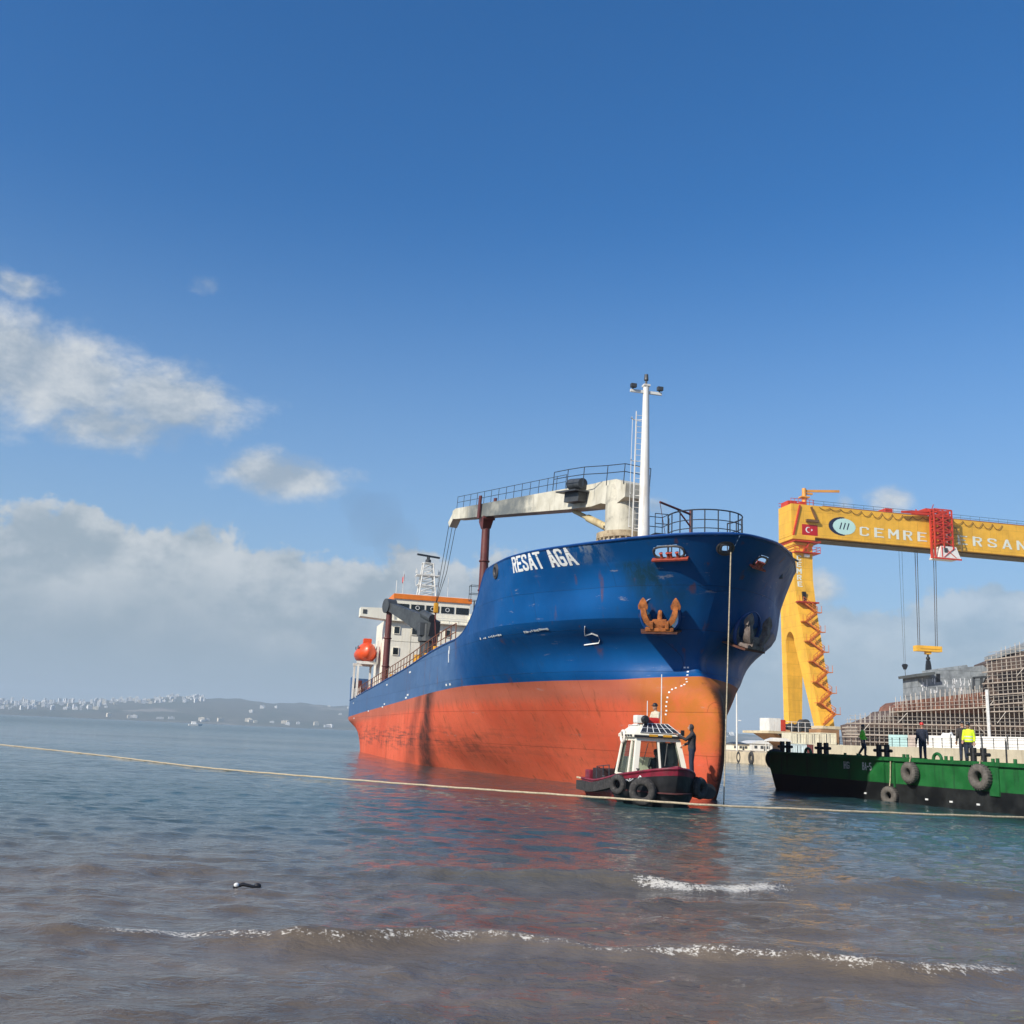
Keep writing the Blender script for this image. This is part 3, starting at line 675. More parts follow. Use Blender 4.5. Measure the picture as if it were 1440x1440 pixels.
# mooring openings: rims and roller fairleads
rimm = paint('fairlead_steel', (.05, .05, .055), .5, .3, 4, RUST, .3); rollm = paint('fairlead_red', (.36, .06, .035), .55, .3, 4, RUST, .4)
for k, (s, z, a, b, side) in enumerate(HOLES):
    m = MB(); F = hull_frame(s, z, side, .0); pts = []
    e = 3.0
    for i in range(29):
        th = 2*math.pi*i/28; c, d = math.cos(th), math.sin(th); pts.append((1.04*a*math.copysign(abs(c)**(2/e), c), 1.04*b*math.copysign(abs(d)**(2/e), d)))
    # follow the curved plating
    P = [hull_pt(s+u, z+v, side, .02) if False else (F @ Vector((u, v, 0))) for u, v in pts]
    m.tube(P, .075 if k in (1, 3) else .05, 8, caps=False)
    rim = m.build('fairlead', rimm, ship, True)
    if k in (0, 2):
        m = MB(); m.box((0, -b-.02, .06), (2*a+.3, .07, .24), 0, F)
        for u in (-.55, -.1, .1, .55): m.lathe([(.085, -b), (.06, -b+.06), (.06, -b+.2), (.085, -b+.26)], 10, 0, F @ Matrix.Translation((u*a, 0, .03)) @ Matrix.Rotation(-math.pi/2, 4, 'X'))
        m.build('roller', rollm, rim, True)
    else:
        m = MB(); m.torus(max(a, b)+.12, (.05, .05), 24, 8, 0, F); m.build('flange', rimm, rim, True)

# ---- anchors lie in their pockets: things of their own
def make_anchor(name, label, s, z, side, mat, sc=1.0):
    F = SHIP_M @ hull_frame(s, z, side, .0)
    up = Vector((0, 0, 1)); n = F.to_3x3() @ Vector((0, 0, 1)); n.z *= .35; n.normalize(); x = up.cross(n).normalized(); u2 = n.cross(x)
    M = Matrix((x, u2, n)).transposed().to_4x4() @ Matrix.Scale(sc, 4); M.translation = F.translation
    root = thing(name, label, 'anchor', M=M, group='anchors in the bow')
    m = MB(); m.box((0, -.28, .50), (.62, .42, .42), bev=.05); m.box((0, -.50, .52), (1.25, .16, .52), bev=.05)
    for k in (-1, 1): m.box((k*.34, -.3, .6), (.16, .34, .5), bev=.03)
    m.build('crown', mat, root, True)
    for k in (-1, 1):
        m = MB(); path = [(k*.30, -.38, .55), (k*.52, -.2, .62), (k*.66, .1, .64), (k*.72, .42, .56)]
        rings = []
        for i, p in enumerate(path):
            w = (.17, .14, .13, .11)[i]; hgt = (.2, .17, .15, .12)[i]
            rings.append([(p[0]-w, p[1], p[2]-hgt), (p[0]+w, p[1], p[2]-hgt), (p[0]+w, p[1]+.02, p[2]+hgt), (p[0]-w, p[1]+.02, p[2]+hgt)])
        m.loft(rings)
        m.loft([[(k*.72+q*w, y, .56+e*.5*w) for q, e in ((-1, -1), (1, -1), (1, 1), (-1, 1))] for w, y in ((.20, .38), (.22, .55), (.12, .78), (.02, .9))])
        m.build('fluke', mat, root, True)
    m = MB(); m.tube([(0, -.3, .45), (0, .05, .3), (0, .35, -.1)], [.12, .11, .1], 8); m.build('shank', mat, root, True)
    # the hull's own part of it: a bolster ring and shelf
    Mi = SHIP_I @ M
    m = MB(); m.torus(.86, (.06, .09), 36, 8, 0, Mi @ Matrix.Translation((0, .08, .12))); ring = m.build('hawse_ring', bluecap, ship, True)
    m = MB(); m.lathe([(.84, -.6), (.84, .1), (.45, .02), (.3, -.3)], 30, 0, Mi @ Matrix.Translation((0, .08, .0))); m.build('hawse_plate', paint('hawse_plate_paint', (.03, .09, .15), .55, .4, 3, RUST, .5, .4), ring, True)
    m = MB(); m.prism([(-.92, -.4), (.92, -.4), (.78, .78), (-.78, .78)], -.68, -.60, 0, Mi @ Matrix(((1,0,0,0),(0,0,1,0),(0,1,0,0),(0,0,0,1)))); m.build('anchor_shelf', paint('rusty_shelf', (.10, .035, .02), .8, .4, 4, (.03, .012, .01), .5), ring)
    return root
rusty = paint('rusty_orange_iron', (.34, .105, .022), .85, .45, 5, (.11, .035, .015), .7, 0, 0, .5); greyrust = paint('grey_rusty_iron', (.17, .14, .125), .85, .4, 5, RUST, .5, 0, 0, .5)
sA, zA = hull_px(928, 868, -1, 0, 8, 5.2, 8.6); sP, zP = hull_px(1046, 888, 1, 0, 9, 5.2, 8.6)
make_anchor('anchor', 'orange rusted anchor with upturned flukes in the sunlit side of the bow', sA, zA, -1, rusty, .93)
make_anchor('anchor', 'grey anchor with folded flukes on the shaded side of the bow', sP, zP, 1, greyrust, 1.0)

# ---- foremast
sM = 8.9
m = MB(); m.tube([L(sM, 0, 9.2), L(sM, 0, 12), L(sM, 0, 20.0)], [.33, .30, .15], 18); mast = m.build('foremast', white, ship, True)
m = MB(); m.bar(L(sM, -.85, 19.6), L(sM, .85, 19.6), .11, .14); m.box(L(sM, 0, 19.95), (.34, .34, .1)); m.build('crosstree', white, mast)
m = MB(); m.tube([L(sM, 0, 20.0), L(sM, 0, 20.2), L(sM, 0, 20.25), L(sM, 0, 20.55)], [.06, .06, .12, .10], 10); m.build('masthead_lamp', darkgrey, mast, True)
for k in (-.72, .72):
    m = MB(); m.box(L(sM-.1, k, 19.84), (.22, .3, .2), bev=.03); m.bar(L(sM, k, 19.65), L(sM, k, 19.8), .06); m.build('floodlight', darkgrey, mast)
m = MB()
for k in (-.2, .2): m.tube([L(sM+.40, -.30+k, 9.2), L(sM+.22, -.22+k, 18.6)], .028, 6)
for i in range(31): z = 9.4+i*.3; m.bar(L(sM+.40-.0058*i, -.5+.0026*i, z), L(sM+.40-.0058*i, -.1+.0026*i, z), .02)
for z in (12.6, 14.3, 16.1, 18.3):
    m.tube([L(sM+.30+.42*math.sin(t)*1.0, -.27-.35*math.cos(t), z) for t in np.linspace(0, math.pi, 9)], .024, 5, caps=True)
for t in (.5, 1.57, 2.6): m.tube([L(sM+.34+.42*math.sin(t), -.29-.35*math.cos(t), 12.6), L(sM+.24+.42*math.sin(t), -.23-.35*math.cos(t), 18.3)], .016, 5)
m.build('mast_ladder', white, mast)
m = MB(); m.box(L(sM-.1, .75, 12.2), (.8, .7, .06))
for a, b in (((.3, .4), (.3, 1.1)), ((.3, 1.1), (-.5, 1.1)), ((-.5, 1.1), (-.5, .4))):
    for z in (12.7, 13.2): m.tube([L(sM+a[0], a[1], z), L(sM+b[0], b[1], z)], .022, 5)
for a in ((.3, .4), (.3, 1.1), (-.5, 1.1), (-.5, .4)): m.tube([L(sM+a[0], a[1], 12.2), L(sM+a[0], a[1], 13.2)], .022, 5)
m.build('mast_platform', railm, mast)

# ---- rail round the bow lookout, small davit
m = MB(); c_s, c_h, rr = 1.25, .2, 1.55; th = np.linspace(-2.2, 2.05, 13)
P = lambda t, z, r=rr: L(c_s-r*math.cos(t)*1.0, c_h*-1+r*math.sin(t), z)
for z in (10.75, 11.1, 11.52): m.tube([P(t, z) for t in np.linspace(-2.2, 2.05, 30)], .03 if z > 11.3 else .02, 6)
for t in th[::1]: m.tube([P(t, 9.25), P(t, 11.52)], .028, 6)
m.build('bow_rail', railm, ship)
sD, zD = 1.1, 11.5
m = MB(); m.tube([L(sD, -.9, 9.2), L(sD, -.9, 11.75)], .075, 10); tipd = L(*([ship_px(928, 706, 2.55)[0]] + [-2.55] + [ship_px(928, 706, 2.55)[1]]))
m.tube([L(sD, -.9, 11.55), tipd], .05, 8); m.tube([L(sD, -.9, 11.0), L(sD, -.9, 11.55).lerp(tipd, .45)], .035, 6); m.tube([tipd, tipd + Vector((-.6, .55, -1.5))], .012, 5)
m.build('davit', maroon, ship, True)
# windlass hump behind the port bulwark
m = MB(); w0 = L(2.7, 4.15, 10.35); m.tube([w0 + Vector((0, -.4, .12)), w0 + Vector((0, .4, .12))], .24, 12); m.box(w0 + Vector((-.1, -.2, -.4)), (.3, .4, 1.0)); m.tube([w0 + Vector((.1, .3, .1)), w0 + Vector((.1, .75, -.08))], .05, 8); m.build('fairlead_roller', darkgrey, ship, True)

# ---- deck crane on the forecastle, its jib laid on a maroon rest post
cs, ch = 11.2, -.25
cb = L(cs, ch, 0)
stainw = paint('stained_cream_paint', (.56, .53, .42), .5, .15, .8, (.11, .10, .085), .55, .35)
m = MB(); T = Matrix.Translation(cb)
m.lathe([(1.25, 9.2), (1.25, 12.2)], 24, 0, T); pedestal = m.build('deck_crane', stainw, ship, True)
m = MB(); m.lathe([(1.32, 12.2), (1.38, 12.25), (1.38, 12.55), (1.1, 12.62)], 28, 0, T)
for i in range(28): m.tube([T @ Vector((1.36*math.cos(i*.2244), 1.36*math.sin(i*.2244), 12.12)), T @ Vector((1.36*math.cos(i*.2244), 1.36*math.sin(i*.2244), 12.22))], .05, 6)
m.build('slewing_ring', paint('ring_rust_cream', (.40, .32, .2), .7, .3, 3, RUST, .6), pedestal, True)
jt_h = 5.35; jt_s, jt_z = ship_px(642, 722, jt_h); tip = L(jt_s, -jt_h, jt_z-.1); root = L(cs, ch, 14.75); jd = (tip-root); jl = jd.length; jd.normalize(); jside = jd.cross(Vector((0, 0, 1))).normalized(); jup = jside.cross(jd)
def jib_mat():
    mm, t, b, out = mat_new('sooty_jib_paint'); co = t.new('ShaderNodeTexCoord').outputs['Object']; dp = t.new('ShaderNodeVectorMath', operation='DOT_PRODUCT'); t.put(dp, 0, co); dp.inputs[1].default_value = jd
    u = t.math('SUBTRACT', dp.outputs['Value'], root.dot(jd)); n = t.noise(co, .9, 5, .6); u = t.math('ADD', u, t.math('MULTIPLY', t.math('ADD', n, -.5), 3))
    f = t.math('MULTIPLY', t.rng(u, 8.8, 9.8), t.rng(u, 19.5, 17.5)); c = t.mix(t.rng(t.noise(co, 1.4, 5), .3, .7), (.50, .47, .37), (.64, .61, .50)); c = t.mix(t.math('MULTIPLY', f, t.rng(n, .3, .6, .6, .95)), c, (.11, .125, .125))
    st = t.noise(t.vmul(co, (3, 3, .5)), 1.2, 4); c = t.mix(t.math('MULTIPLY', t.rng(st, .56, .72), .3), c, (.16, .11, .06)); t.put(b, 'Base Color', c); b.inputs['Roughness'].default_value = .55; return mm
J = lambda x, y, z: root + jd*x + jside*y + jup*z
m = MB(); m.lathe([(.95, 12.62), (.95, 14.3), (.9, 15.1)], 24, 0, T); 
def jsec(x, w, zb, ztp): return [J(x, -w, zb), J(x, w, zb), J(x, w, ztp), J(x, -w, ztp)]
m.build('crane_column', stainw, pedestal, True)
m = MB(); m.loft([jsec(-1.25, .75, -.35, .35), jsec(-.4, .8, -.75, .62), jsec(1.0, .75, -.55, .62), jsec(2.2, .55, -.62, .62), jsec(4.6, .5, -.62, .60), jsec(jl*.55, .46, -.5, .5), jsec(jl-.6, .38, -.38, .36), jsec(jl-.1, .36, -.34, .22)])
m.loft([jsec(jl-.12, .3, -.36, .2), [J(jl+.35, -.3, -.9), J(jl+.35, .3, -.9), J(jl+.62, .3, -.55), J(jl+.62, -.3, -.55)]]); jib = m.build('jib', jib_mat(), pedestal)
m = MB()
for y in (-.42,):
    x0, x1 = 5.4, jl-.7
    for zz in (.42, .82):
        m.tube([J(x0, y, .6+zz), J(x1, y*.8, .36+zz)], .02, 5)
    for i in range(15): x = x0+(x1-x0)*i/14; zb = .6-.24*i/14; m.tube([J(x, y*(1-.2*i/14), zb), J(x, y*(1-.2*i/14), zb+.84)], .018, 5)
m.build('jib_rail', railm, pedestal)
m = MB(); m.box((0, 0, 0), (2.1, 1.5, .08), 0, Matrix.Translation(J(3.6, -.7, .2)) @ Matrix((jd, jside, jup)).transposed().to_4x4()); m.tube([J(2.9, -.8, .65), J(4.2, -.8, .7)], .3, 14); m.box((0, 0, 0), (1.5, .8, .5), 0, Matrix.Translation(J(3.5, -.7, -.1)) @ Matrix((jd, jside, jup)).transposed().to_4x4()); m.build('winch', darkgrey, pedestal, True)
m = MB(); q = [J(5.0, -1.45, 0), J(3.4, -1.5, 0), J(1.8, -1.45, 0), J(.2, -1.0, 0), J(-1.1, -.8, 0), J(-1.1, .8, 0)]
for a, b in zip(q, q[1:]):
    for zz in (.95, 1.35): m.tube([a+jup*zz, b+jup*zz], .024, 5)
for a in q: m.tube([a+jup*.3, a+jup*1.35], .024, 5)
m.build('platform_rail', railm, pedestal)
m = MB(); a = J(4.9, 0, -.65); b = cb + jd*1.2 + Vector((0, 0, 12.9)); m.tube([a, a.lerp(b, .45)], .13, 10); m.tube([a.lerp(b, .4), b], .21, 12); m.build('luffing_cylinder', paint('cylinder_cream', (.52, .43, .24), .5, .2, 1, RUST, .5, .4), pedestal, True)
m = MB(); r4 = random.Random(2)
for i in range(5):
    a = cb + jd*.98 + jside*(-.4+.15*i) + Vector((0, 0, 13.2+.2*i)); m.tube([a, a+jd*(.25+.1*r4.random())+Vector((0, 0, -.35)), a+jside*.25+Vector((0, 0, -.6)), a+Vector((0, 0, -.2))-jside*.2], .022, 5)
m.build('hydraulic_hoses', black, pedestal, True)
# rest post
ps_, ph_ = 28.6, 4.75
pt = J((L(ps_, -ph_, 0)-root).dot(jd), 0, -.4)
m = MB(); pb = Vector((pt.x, pt.y, 6.9)); m.tube([pb, pt - Vector((0, 0, .8))], [.33, .27], 14)
for zz in (.0, .32, .64): m.torus(.31, (.05, .06), 16, 6, 0, Matrix.Translation(pb + Vector((0, 0, 2.5+6*zz))))
rest = m.build('rest_post', maroon, ship, True)
m = MB(); q = pt - Vector((0, 0, .8)); m.loft([[q+Vector((a*.27, b*.27, 0)) for a, b in ((-1,-1),(1,-1),(1,1),(-1,1))], [q+Vector((a*.7, b*.35, .55)) for a, b in ((-1,-1),(1,-1),(1,1),(-1,1))], [q+Vector((a*.7, b*.35, .72)) for a, b in ((-1,-1),(1,-1),(1,1),(-1,1))]])
for k in (-.48, .48): m.box((0, 0, 0), (.3, .1, 1.5), 0, Matrix.Translation(q + Vector((0, 0, 1.4)) + jside*k*1.15) @ Matrix((jd, jside, jup)).transposed().to_4x4()); 
m.build('jib_cradle', maroon, rest)
# hoist wires and yellow hook block: the hook hangs from the jib and is its own thing
hk_s, hk_z = ship_px(613, 855, 4.6); hookw = SHIP_M @ L(hk_s, -4.6, hk_z)
hk = thing('hook_block', 'yellow crane hook block hung on slack wires from the jib', 'hook', M=Matrix.Translation(hookw) @ SHIP_M.to_3x3().to_4x4())
yel = paint('safety_yellow', (.62, .30, .015), .5, .2, 2, GRIME, .3)
m = MB(); m.box((0, 0, 0), (.45, .34, .8), bev=.08); m.build('block_cheek', yel, hk, True)
m = MB(); m.tube([(0, 0, -.4), (0, 0, -.7), (.16, 0, -.9), (0, 0, -1.1), (-.17, 0, -.95)], .06, 8); m.tube([(0, 0, -1.05), (.05, .1, -2.2), (-.1, .0, -3.0)], .045, 6); m.build('hook', maroon, hk, True)
m = MB(); Hi = hk.matrix_world.inverted() if False else (Matrix.Translation(hookw) @ SHIP_M.to_3x3().to_4x4()).inverted()
jt = SHIP_M @ J(jl+.5, 0, -.75)
for k in (-.25, 0, .25): m.tube([Hi @ (jt + Vector((k, 0, 0))), Hi @ (jt.lerp(hookw, .5) + Vector((k*.9, 0, -.3))), Vector((k*.6, 0, .4))], .022, 5)
m.build('hoist_wire', steelcable, hk)

# ---- superstructure aft
HS = 72.0
m = MB(); m.box((-HS-4.5, 0, 9.7), (9, 9.8, 8.4)); house = m.build('deckhouse', cream, ship)
m = MB(); m.box((-HS-3.2, 0, 15.15), (6.4, 8.3, 2.5)); bridge = m.build('bridge', cream, ship)
m = MB()                                               # bridge wings with solid bulwarks
for k in (-1, 1):
    m.add([L(HS-.2, k*4.15, 13.75), L(HS-.2, k*7.75, 14.0), L(HS-.2, k*7.75, 14.95), L(HS-.2, k*4.15, 15.05), L(HS+1.6, k*4.15, 13.75), L(HS+1.6, k*7.75, 14.0), L(HS+1.6, k*7.75, 14.95), L(HS+1.6, k*4.15, 15.05)], [(0,1,2,3),(4,7,6,5),(0,4,5,1),(1,5,6,2),(2,6,7,3),(0,3,7,4)])
m.box((-HS+.15, 0, 13.75), (.7, 9.9, .1)); m.build('bridge_wings', cream, bridge)
for k in (-1, 1): m = MB(); m.box(L(HS-.225, k*7.3, 14.5), (.03, .42, .45)); m.build('wing_window', darkgrey, bridge)
orange = paint('orange_band', (.75, .19, .012), .5, .12, 1)
m = MB(); m.box((-HS-3.2, 0, 16.42), (6.7, 8.6, .52)); m.build('roof_fascia', orange, bridge)
m = MB(); m.box((-HS-3.3, 0, 16.72), (6.3, 8.2, .1)); m.build('monkey_deck', white, bridge)
for i in range(5):
    m = MB(); y = -3.3 + i*1.65; m.box((-HS+.02, y, 15.28), (.06, 1.42, .72)); wn = m.build('bridge_window', glass, bridge)
for y in (-1.65, .0, 1.65): m = MB(); m.torus(.2, (.03, .03), 16, 6, 0, Matrix.Translation((-HS+.06, y, 15.3)) @ Matrix.Rotation(math.pi/2, 4, 'Y')); m.build('clear_view_screen', marks, bridge)
for y, z in ((-3.72, 12.75), (-3.72, 10.5), (3.72, 12.75), (3.72, 10.5), (0, 12.75), (1.8, 12.75), (-1.8, 12.75)):
    m = MB(); m.box((-HS+.03, y, z), (.07, .56, .72)); wn = m.build('cabin_window', glass, house)
    m = MB()
    for k in (-.31, .31): m.box((-HS+.045, y+k, z), (.1, .06, .84))
    for k in (-.39, .39): m.box((-HS+.045, y, z+k), (.1, .56, .06))
    m.build('frame', cream, wn)
m = MB()
for z in (8.3, 11.6): m.box((-HS+.012, 0, z), (.03, 9.8, .05))
m.box((-HS+.012, -2.2, 9.7), (.03, .04, 8.2)); m.build('weld_seams', stainw, house)
m = MB()
for z in (14.3, 14.8):
    m.tube([L(HS-.5, -4.1, z), L(HS-.5, 4.1, z)], .025, 5)
for i in range(9): m.tube([L(HS-.5, -4.1+i*1.025, 13.8), L(HS-.5, -4.1+i*1.025, 14.8)], .022, 5)
m.build('bridge_rail', white, bridge)
# funnel behind
m = MB(); m.loft([[(-HS-7-2*a, 1.1*b, z) for a, b in ((-.8,-1),(.8,-1),(1,-.6),(1,.6),(.8,1),(-.8,1),(-1,.6),(-1,-.6))] for z in (13.5, 17.2)]); m.build('funnel', paint('funnel_blue', (.01, .05, .18), .5, .2, 1), ship)
# radar mast
m = MB(); mx, my = -HS-2.2, -.45
def lt(z): return .95 - .11*(z-16.7)
for a in (-1, 1):
    for b in (-1, 1): m.tube([(mx+a*lt(16.7), my+b*lt(16.7), 16.7), (mx+a*lt(20.6), my+b*lt(20.6), 20.6)], .075, 6)
for i in range(6):
    z0, z1 = 16.7+i*.65, 16.7+(i+1)*.65
    for a in (-1, 1):
        m.tube([(mx+a*lt(z0), my-lt(z0), z0), (mx+a*lt(z1), my+lt(z1), z1)], .035, 5); m.tube([(mx-lt(z0), my+a*lt(z0), z0), (mx+lt(z1), my+a*lt(z1), z1)], .035, 5)
        m.tube([(mx+a*lt(z1), my-lt(z1), z1), (mx+a*lt(z1), my+lt(z1), z1)], .04, 5)
for z, w in ((18.1, 1.5), (19.2, 1.7), (20.6, .9)): m.box((mx, my, z), (w*.9, w*1.5, .09))
for k in (-1, 1):
    for zz in (.45, .9): m.tube([(mx+.7, my+k*1.3, 18.1+zz), (mx-.7, my+k*1.3, 18.1+zz)], .02, 5)
    m.tube([(mx, my+k*1.25, 18.1), (mx, my+k*1.25, 20.0)], .03, 5); m.box((mx+.1, my+k*1.25, 19.6), (.2, .2, .35))
m.tube([(mx, my+2.4, 16.7), (mx, my+2.4, 19.2)], .03, 5); m.tube([(mx+.3, my-3.4, 16.7), (mx+.3, my-3.4, 18.4)], .04, 5); m.tube([(mx+1.2, my-2.8, 16.7), (mx+1.2, my-2.8, 18.9)], .03, 5)
rm = m.build('radar_mast', white, ship)
m = MB(); m.lathe([(.32, 20.64), (.32, 21.0), (.18, 21.1), (.18, 21.35)], 12, 0, Matrix.Translation((mx, my, 0))); m.box((0, 0, 0), (.16, 3.0, .2), 0, Matrix.Translation((mx, my, 21.45)) @ Matrix.Rotation(R(25), 4, 'Z')); m.build('radar_scanner', darkgrey, rm)
# second crane and its rest post
p2s, p2z = ship_px(548, 856, 5.4); p2 = L(p2s, -5.4, p2z-.2)
m = MB(); m.tube([L(p2s, -5.4, 5.8), p2], [.36, .3], 12); m.torus(.36, (.06, .08), 14, 6, 0, Matrix.Translation(L(p2s, -5.4, p2z-3))); m.torus(.36, (.06, .08), 14, 6, 0, Matrix.Translation(L(p2s, -5.4, p2z-5.8))); m.build('aft_rest_post', maroon, ship, True)
gs_, gz_ = ship_px(603, 880, 2.6); g0 = L(gs_, -2.6, gz_); g1 = p2 + Vector((0, 0, .45)); gd = (g1-g0).normalized(); gsd = gd.cross(Vector((0, 0, 1))).normalized(); gu = gsd.cross(gd)
crg = paint('crane_grey', (.055, .06, .062), .45, .25, 1, GRIME, .3)
m = MB(); m.lathe([(.75, 5.9), (.75, gz_-1.6), (.95, gz_-1.5), (.95, gz_+.1)], 16, 0, Matrix.Translation(L(gs_, -2.6, 0))); m.box(L(gs_, -2.6, gz_-.4), (1.6, 1.9, 1.2)); cr2 = m.build('midship_crane', crg, ship)
G = lambda x, y, z: g0 + gd*x + gsd*y + gu*z; gl = (g1-g0).length
m = MB(); m.loft([[G(x, a*w, b*h) for a, b in ((-1,-1),(1,-1),(1,1),(-1,1))] for x, w, h in ((-1.2, .5, .7), (1, .5, .8), (gl-1, .36, .45), (gl+.2, .36, .4))]); m.tube([G(gl, -.5, 0), G(gl, .5, 0)], .75, 16); m.build('jib', crg, cr2)
m = MB(); m.tube([G(-1, 0, -1.2), G(3.5, 0, -.7)], .2, 8); m.tube([G(-.6, .6, -1.6), G(.2, .8, -3.4), G(-.5, .2, -4.2)], .3, 8); m.tube([G(-1.2, -.4, .9), G(.8, -.4, .95)], .4, 10); m.build('luffing_gear', crg, cr2, True)
# deck edge rail, pipes and hose gear along the main deck
m = MB(); ss = np.arange(20.2, 80, 1.6)
for zz, r_ in ((.55, .03), (1.05, .035)):
    m.tube([L(s, -hb(s, float(zk(s)))+.25, float(zk(s))+zz) for s in ss], r_, 5)
for s in ss: m.tube([L(s, -hb(s, float(zk(s)))+.25, float(zk(s))-.1), L(s, -hb(s, float(zk(s)))+.25, float(zk(s))+1.05)], .032, 5)
m.build('deck_rail', paint('rail_rust_paint', (.20, .07, .03), .6, .3, 2), ship)
for s in (21.5, 36, 37.2, 38.5, 41, 46, 47, 52, 60, 61.5): m = MB(); m.tube([L(s, -5.2, 5.6), L(s, -5.2, float(zk(s))+1.3+.6*r4.random())], .22+.12*r4.random(), 8); m.box(L(s+.6, -5.6, float(zk(s))+.4), (.6, .5, .7)); m.build('hose_reel', yel, ship)
m = MB()
for k in range(4): m.tube([L(s, -5.6+k*.6, float(zk(s))+.35) for s in (21, 40, 66)], .13, 6)
for s in np.arange(22, 66, 3.3): m.box(L(s, -4.6, float(zk(s))+.25), (.3, 3, .5))
m.build('deck_pipes', deckred, ship)
# hoist post on the break of the forecastle with a small cage
m = MB(); a = ship_px(667, 845, 3.0); b = L(a[0], -3.0, a[1])
for zz in (0, .5, 1.1): m.tube([b+Vector((-.3, -.35, zz)), b+Vector((.4, -.35, zz)), b+Vector((.4, .35, zz)), b+Vector((-.3, .35, zz)), b+Vector((-.3, -.35, zz))], .022, 5)
for q in ((-.3, -.35), (.4, -.35), (.4, .35), (-.3, .35)): m.tube([b+Vector((q[0], q[1], 0)), b+Vector((q[0], q[1], 1.1))], .022, 5)
m.tube([b+Vector((0, 0, -3)), b], .05, 6); m.build('lookout_cage', railm, ship)
# stern: lifeboat frame, winches, white rails
lb_h = 6.35; ls, lz = ship_px(514, 919, lb_h)
m = MB()
for ds in (-2.2, 2.2):
    for dh in (-.9, .9): m.bar(L(ls+ds, -lb_h+dh, 5.5), L(ls+ds, -lb_h+dh, lz-1.1), .22)
    m.bar(L(ls+ds, -lb_h-1.1, lz-1.15), L(ls+ds, -lb_h+1.1, lz-1.15), .3)
    m.bar(L(ls+ds, -lb_h+1.1, lz-1.2), L(ls+ds, -lb_h+1.1, lz+1.3), .2)
for zz in (.6, 1.1): m.tube([L(ls-3, -hb(ls, 6)+.3, 5.6+zz), L(ls+4, -hb(ls, 6)+.4, 5.6+zz)], .04, 5)
for i in range(5): m.tube([L(ls-3+i*1.6, -hb(ls, 6)+.3, 5.5), L(ls-3+i*1.6, -hb(ls, 6)+.3, 6.7)], .04, 5)
m.build('lifeboat_davit', white, ship)
m = MB()
for i in range(3): m.tube([L(ls-2.4+i*.9, -5.9, 6.3), L(ls-2.4+i*.9, -5.0, 6.3)], .42, 10)
m.box(L(ls-1.5, -4.6, 6.2), (2.6, .4, 1.2)); m.build('mooring_winch', rollm, ship, True)
m = MB(); m.box(L(80.4, -6.45, 6.4), (.35, .5, 2.4)); m.box(L(79.4, -6.55, 6.0), (.16, .16, 2.2)); m.build('stern_post', maroon, ship)
lbt = thing('lifeboat', 'bright orange enclosed lifeboat on its davit beside the white deckhouse', 'lifeboat', M=SHIP_M @ Matrix.Translation(L(ls, -lb_h, lz)))
lor = paint('lifeboat_orange', (.70, .075, .012), .4, .12, 1)
rings = []
for x, w, zb, ztp in ((-3.1, .25, -.1, .45), (-2.7, .8, -.7, .7), (-1.5, 1.15, -1.05, 1.0), (0, 1.22, -1.12, 1.12), (1.4, 1.15, -1.08, 1.15), (2.5, .8, -.85, .95), (3.15, .12, -.3, .4)):
    rings.append([(x, w*math.cos(t)*(1 if math.sin(t) < .2 else .9), (ztp if math.sin(t) > 0 else -zb)*math.sin(t)) for t in np.linspace(0, 2*math.pi, 20, endpoint=False)])
m = MB(); m.loft(rings); m.build('boat_shell', lor, lbt, True, 50)
m = MB(); m.box((1.0, 0, 1.3), (1.0, .9, .5), bev=.1); m.build('conning_hatch', lor, lbt)
m = MB()
for k in (-1, 1): m.box((1.6, k*1.03, .55), (.5, .06, .3)); m.box((.2, k*1.13, .5), (.5, .06, .3))
m.box((2.62, .25, .55), (.06, .3, .25)); m.box((2.62, -.25, .55), (.06, .3, .25)); m.build('boat_window', glass, lbt)
fl = thing('ship_flag', 'small red flag flying beside the radar mast', 'flag', M=SHIP_M @ Matrix.Translation(L(HS+2.4, -3.05, 19.3)))
m = MB(); q = []
for i in range(7): q.append([(-.12*i, .08*math.sin(i*1.2), -.1*i), (-.12*i, .08*math.sin(i*1.2+.4), -.75-.06*i)])
m.loft([[Vector(a), Vector(b), Vector(b)+Vector((0, .01, 0)), Vector(a)+Vector((0, .01, 0))] for a, b in q]); m.build('cloth', paint('flag_red', (.55, .01, .015), .8, .1, 2), fl)
m = MB(); m.tube([(.02, 0, .3), (.02, 0, -2.6)], .025, 5); m.build('staff', white, fl)
# mooring line hanging from the bow chock to the water
s_, z_ = HOLES[3][0], HOLES[3][1]; pa = SHIP_M @ hull_pt(s_, z_-.08, -1, .10); m = MB(); pb_ = at_y(1017.5, 1118, pa.y-.25); pb_.z = -.2
m.tube([pa + Vector((0, .5, .1)), pa, pa.lerp(pb_, .3), pa.lerp(pb_, .7) + Vector((0, 0, 0)), pb_], .024, 8)
tag(m.build('mooring_rope', rope_m, None, True), 'pale rope hanging straight down from the bow opening to the water', 'rope')

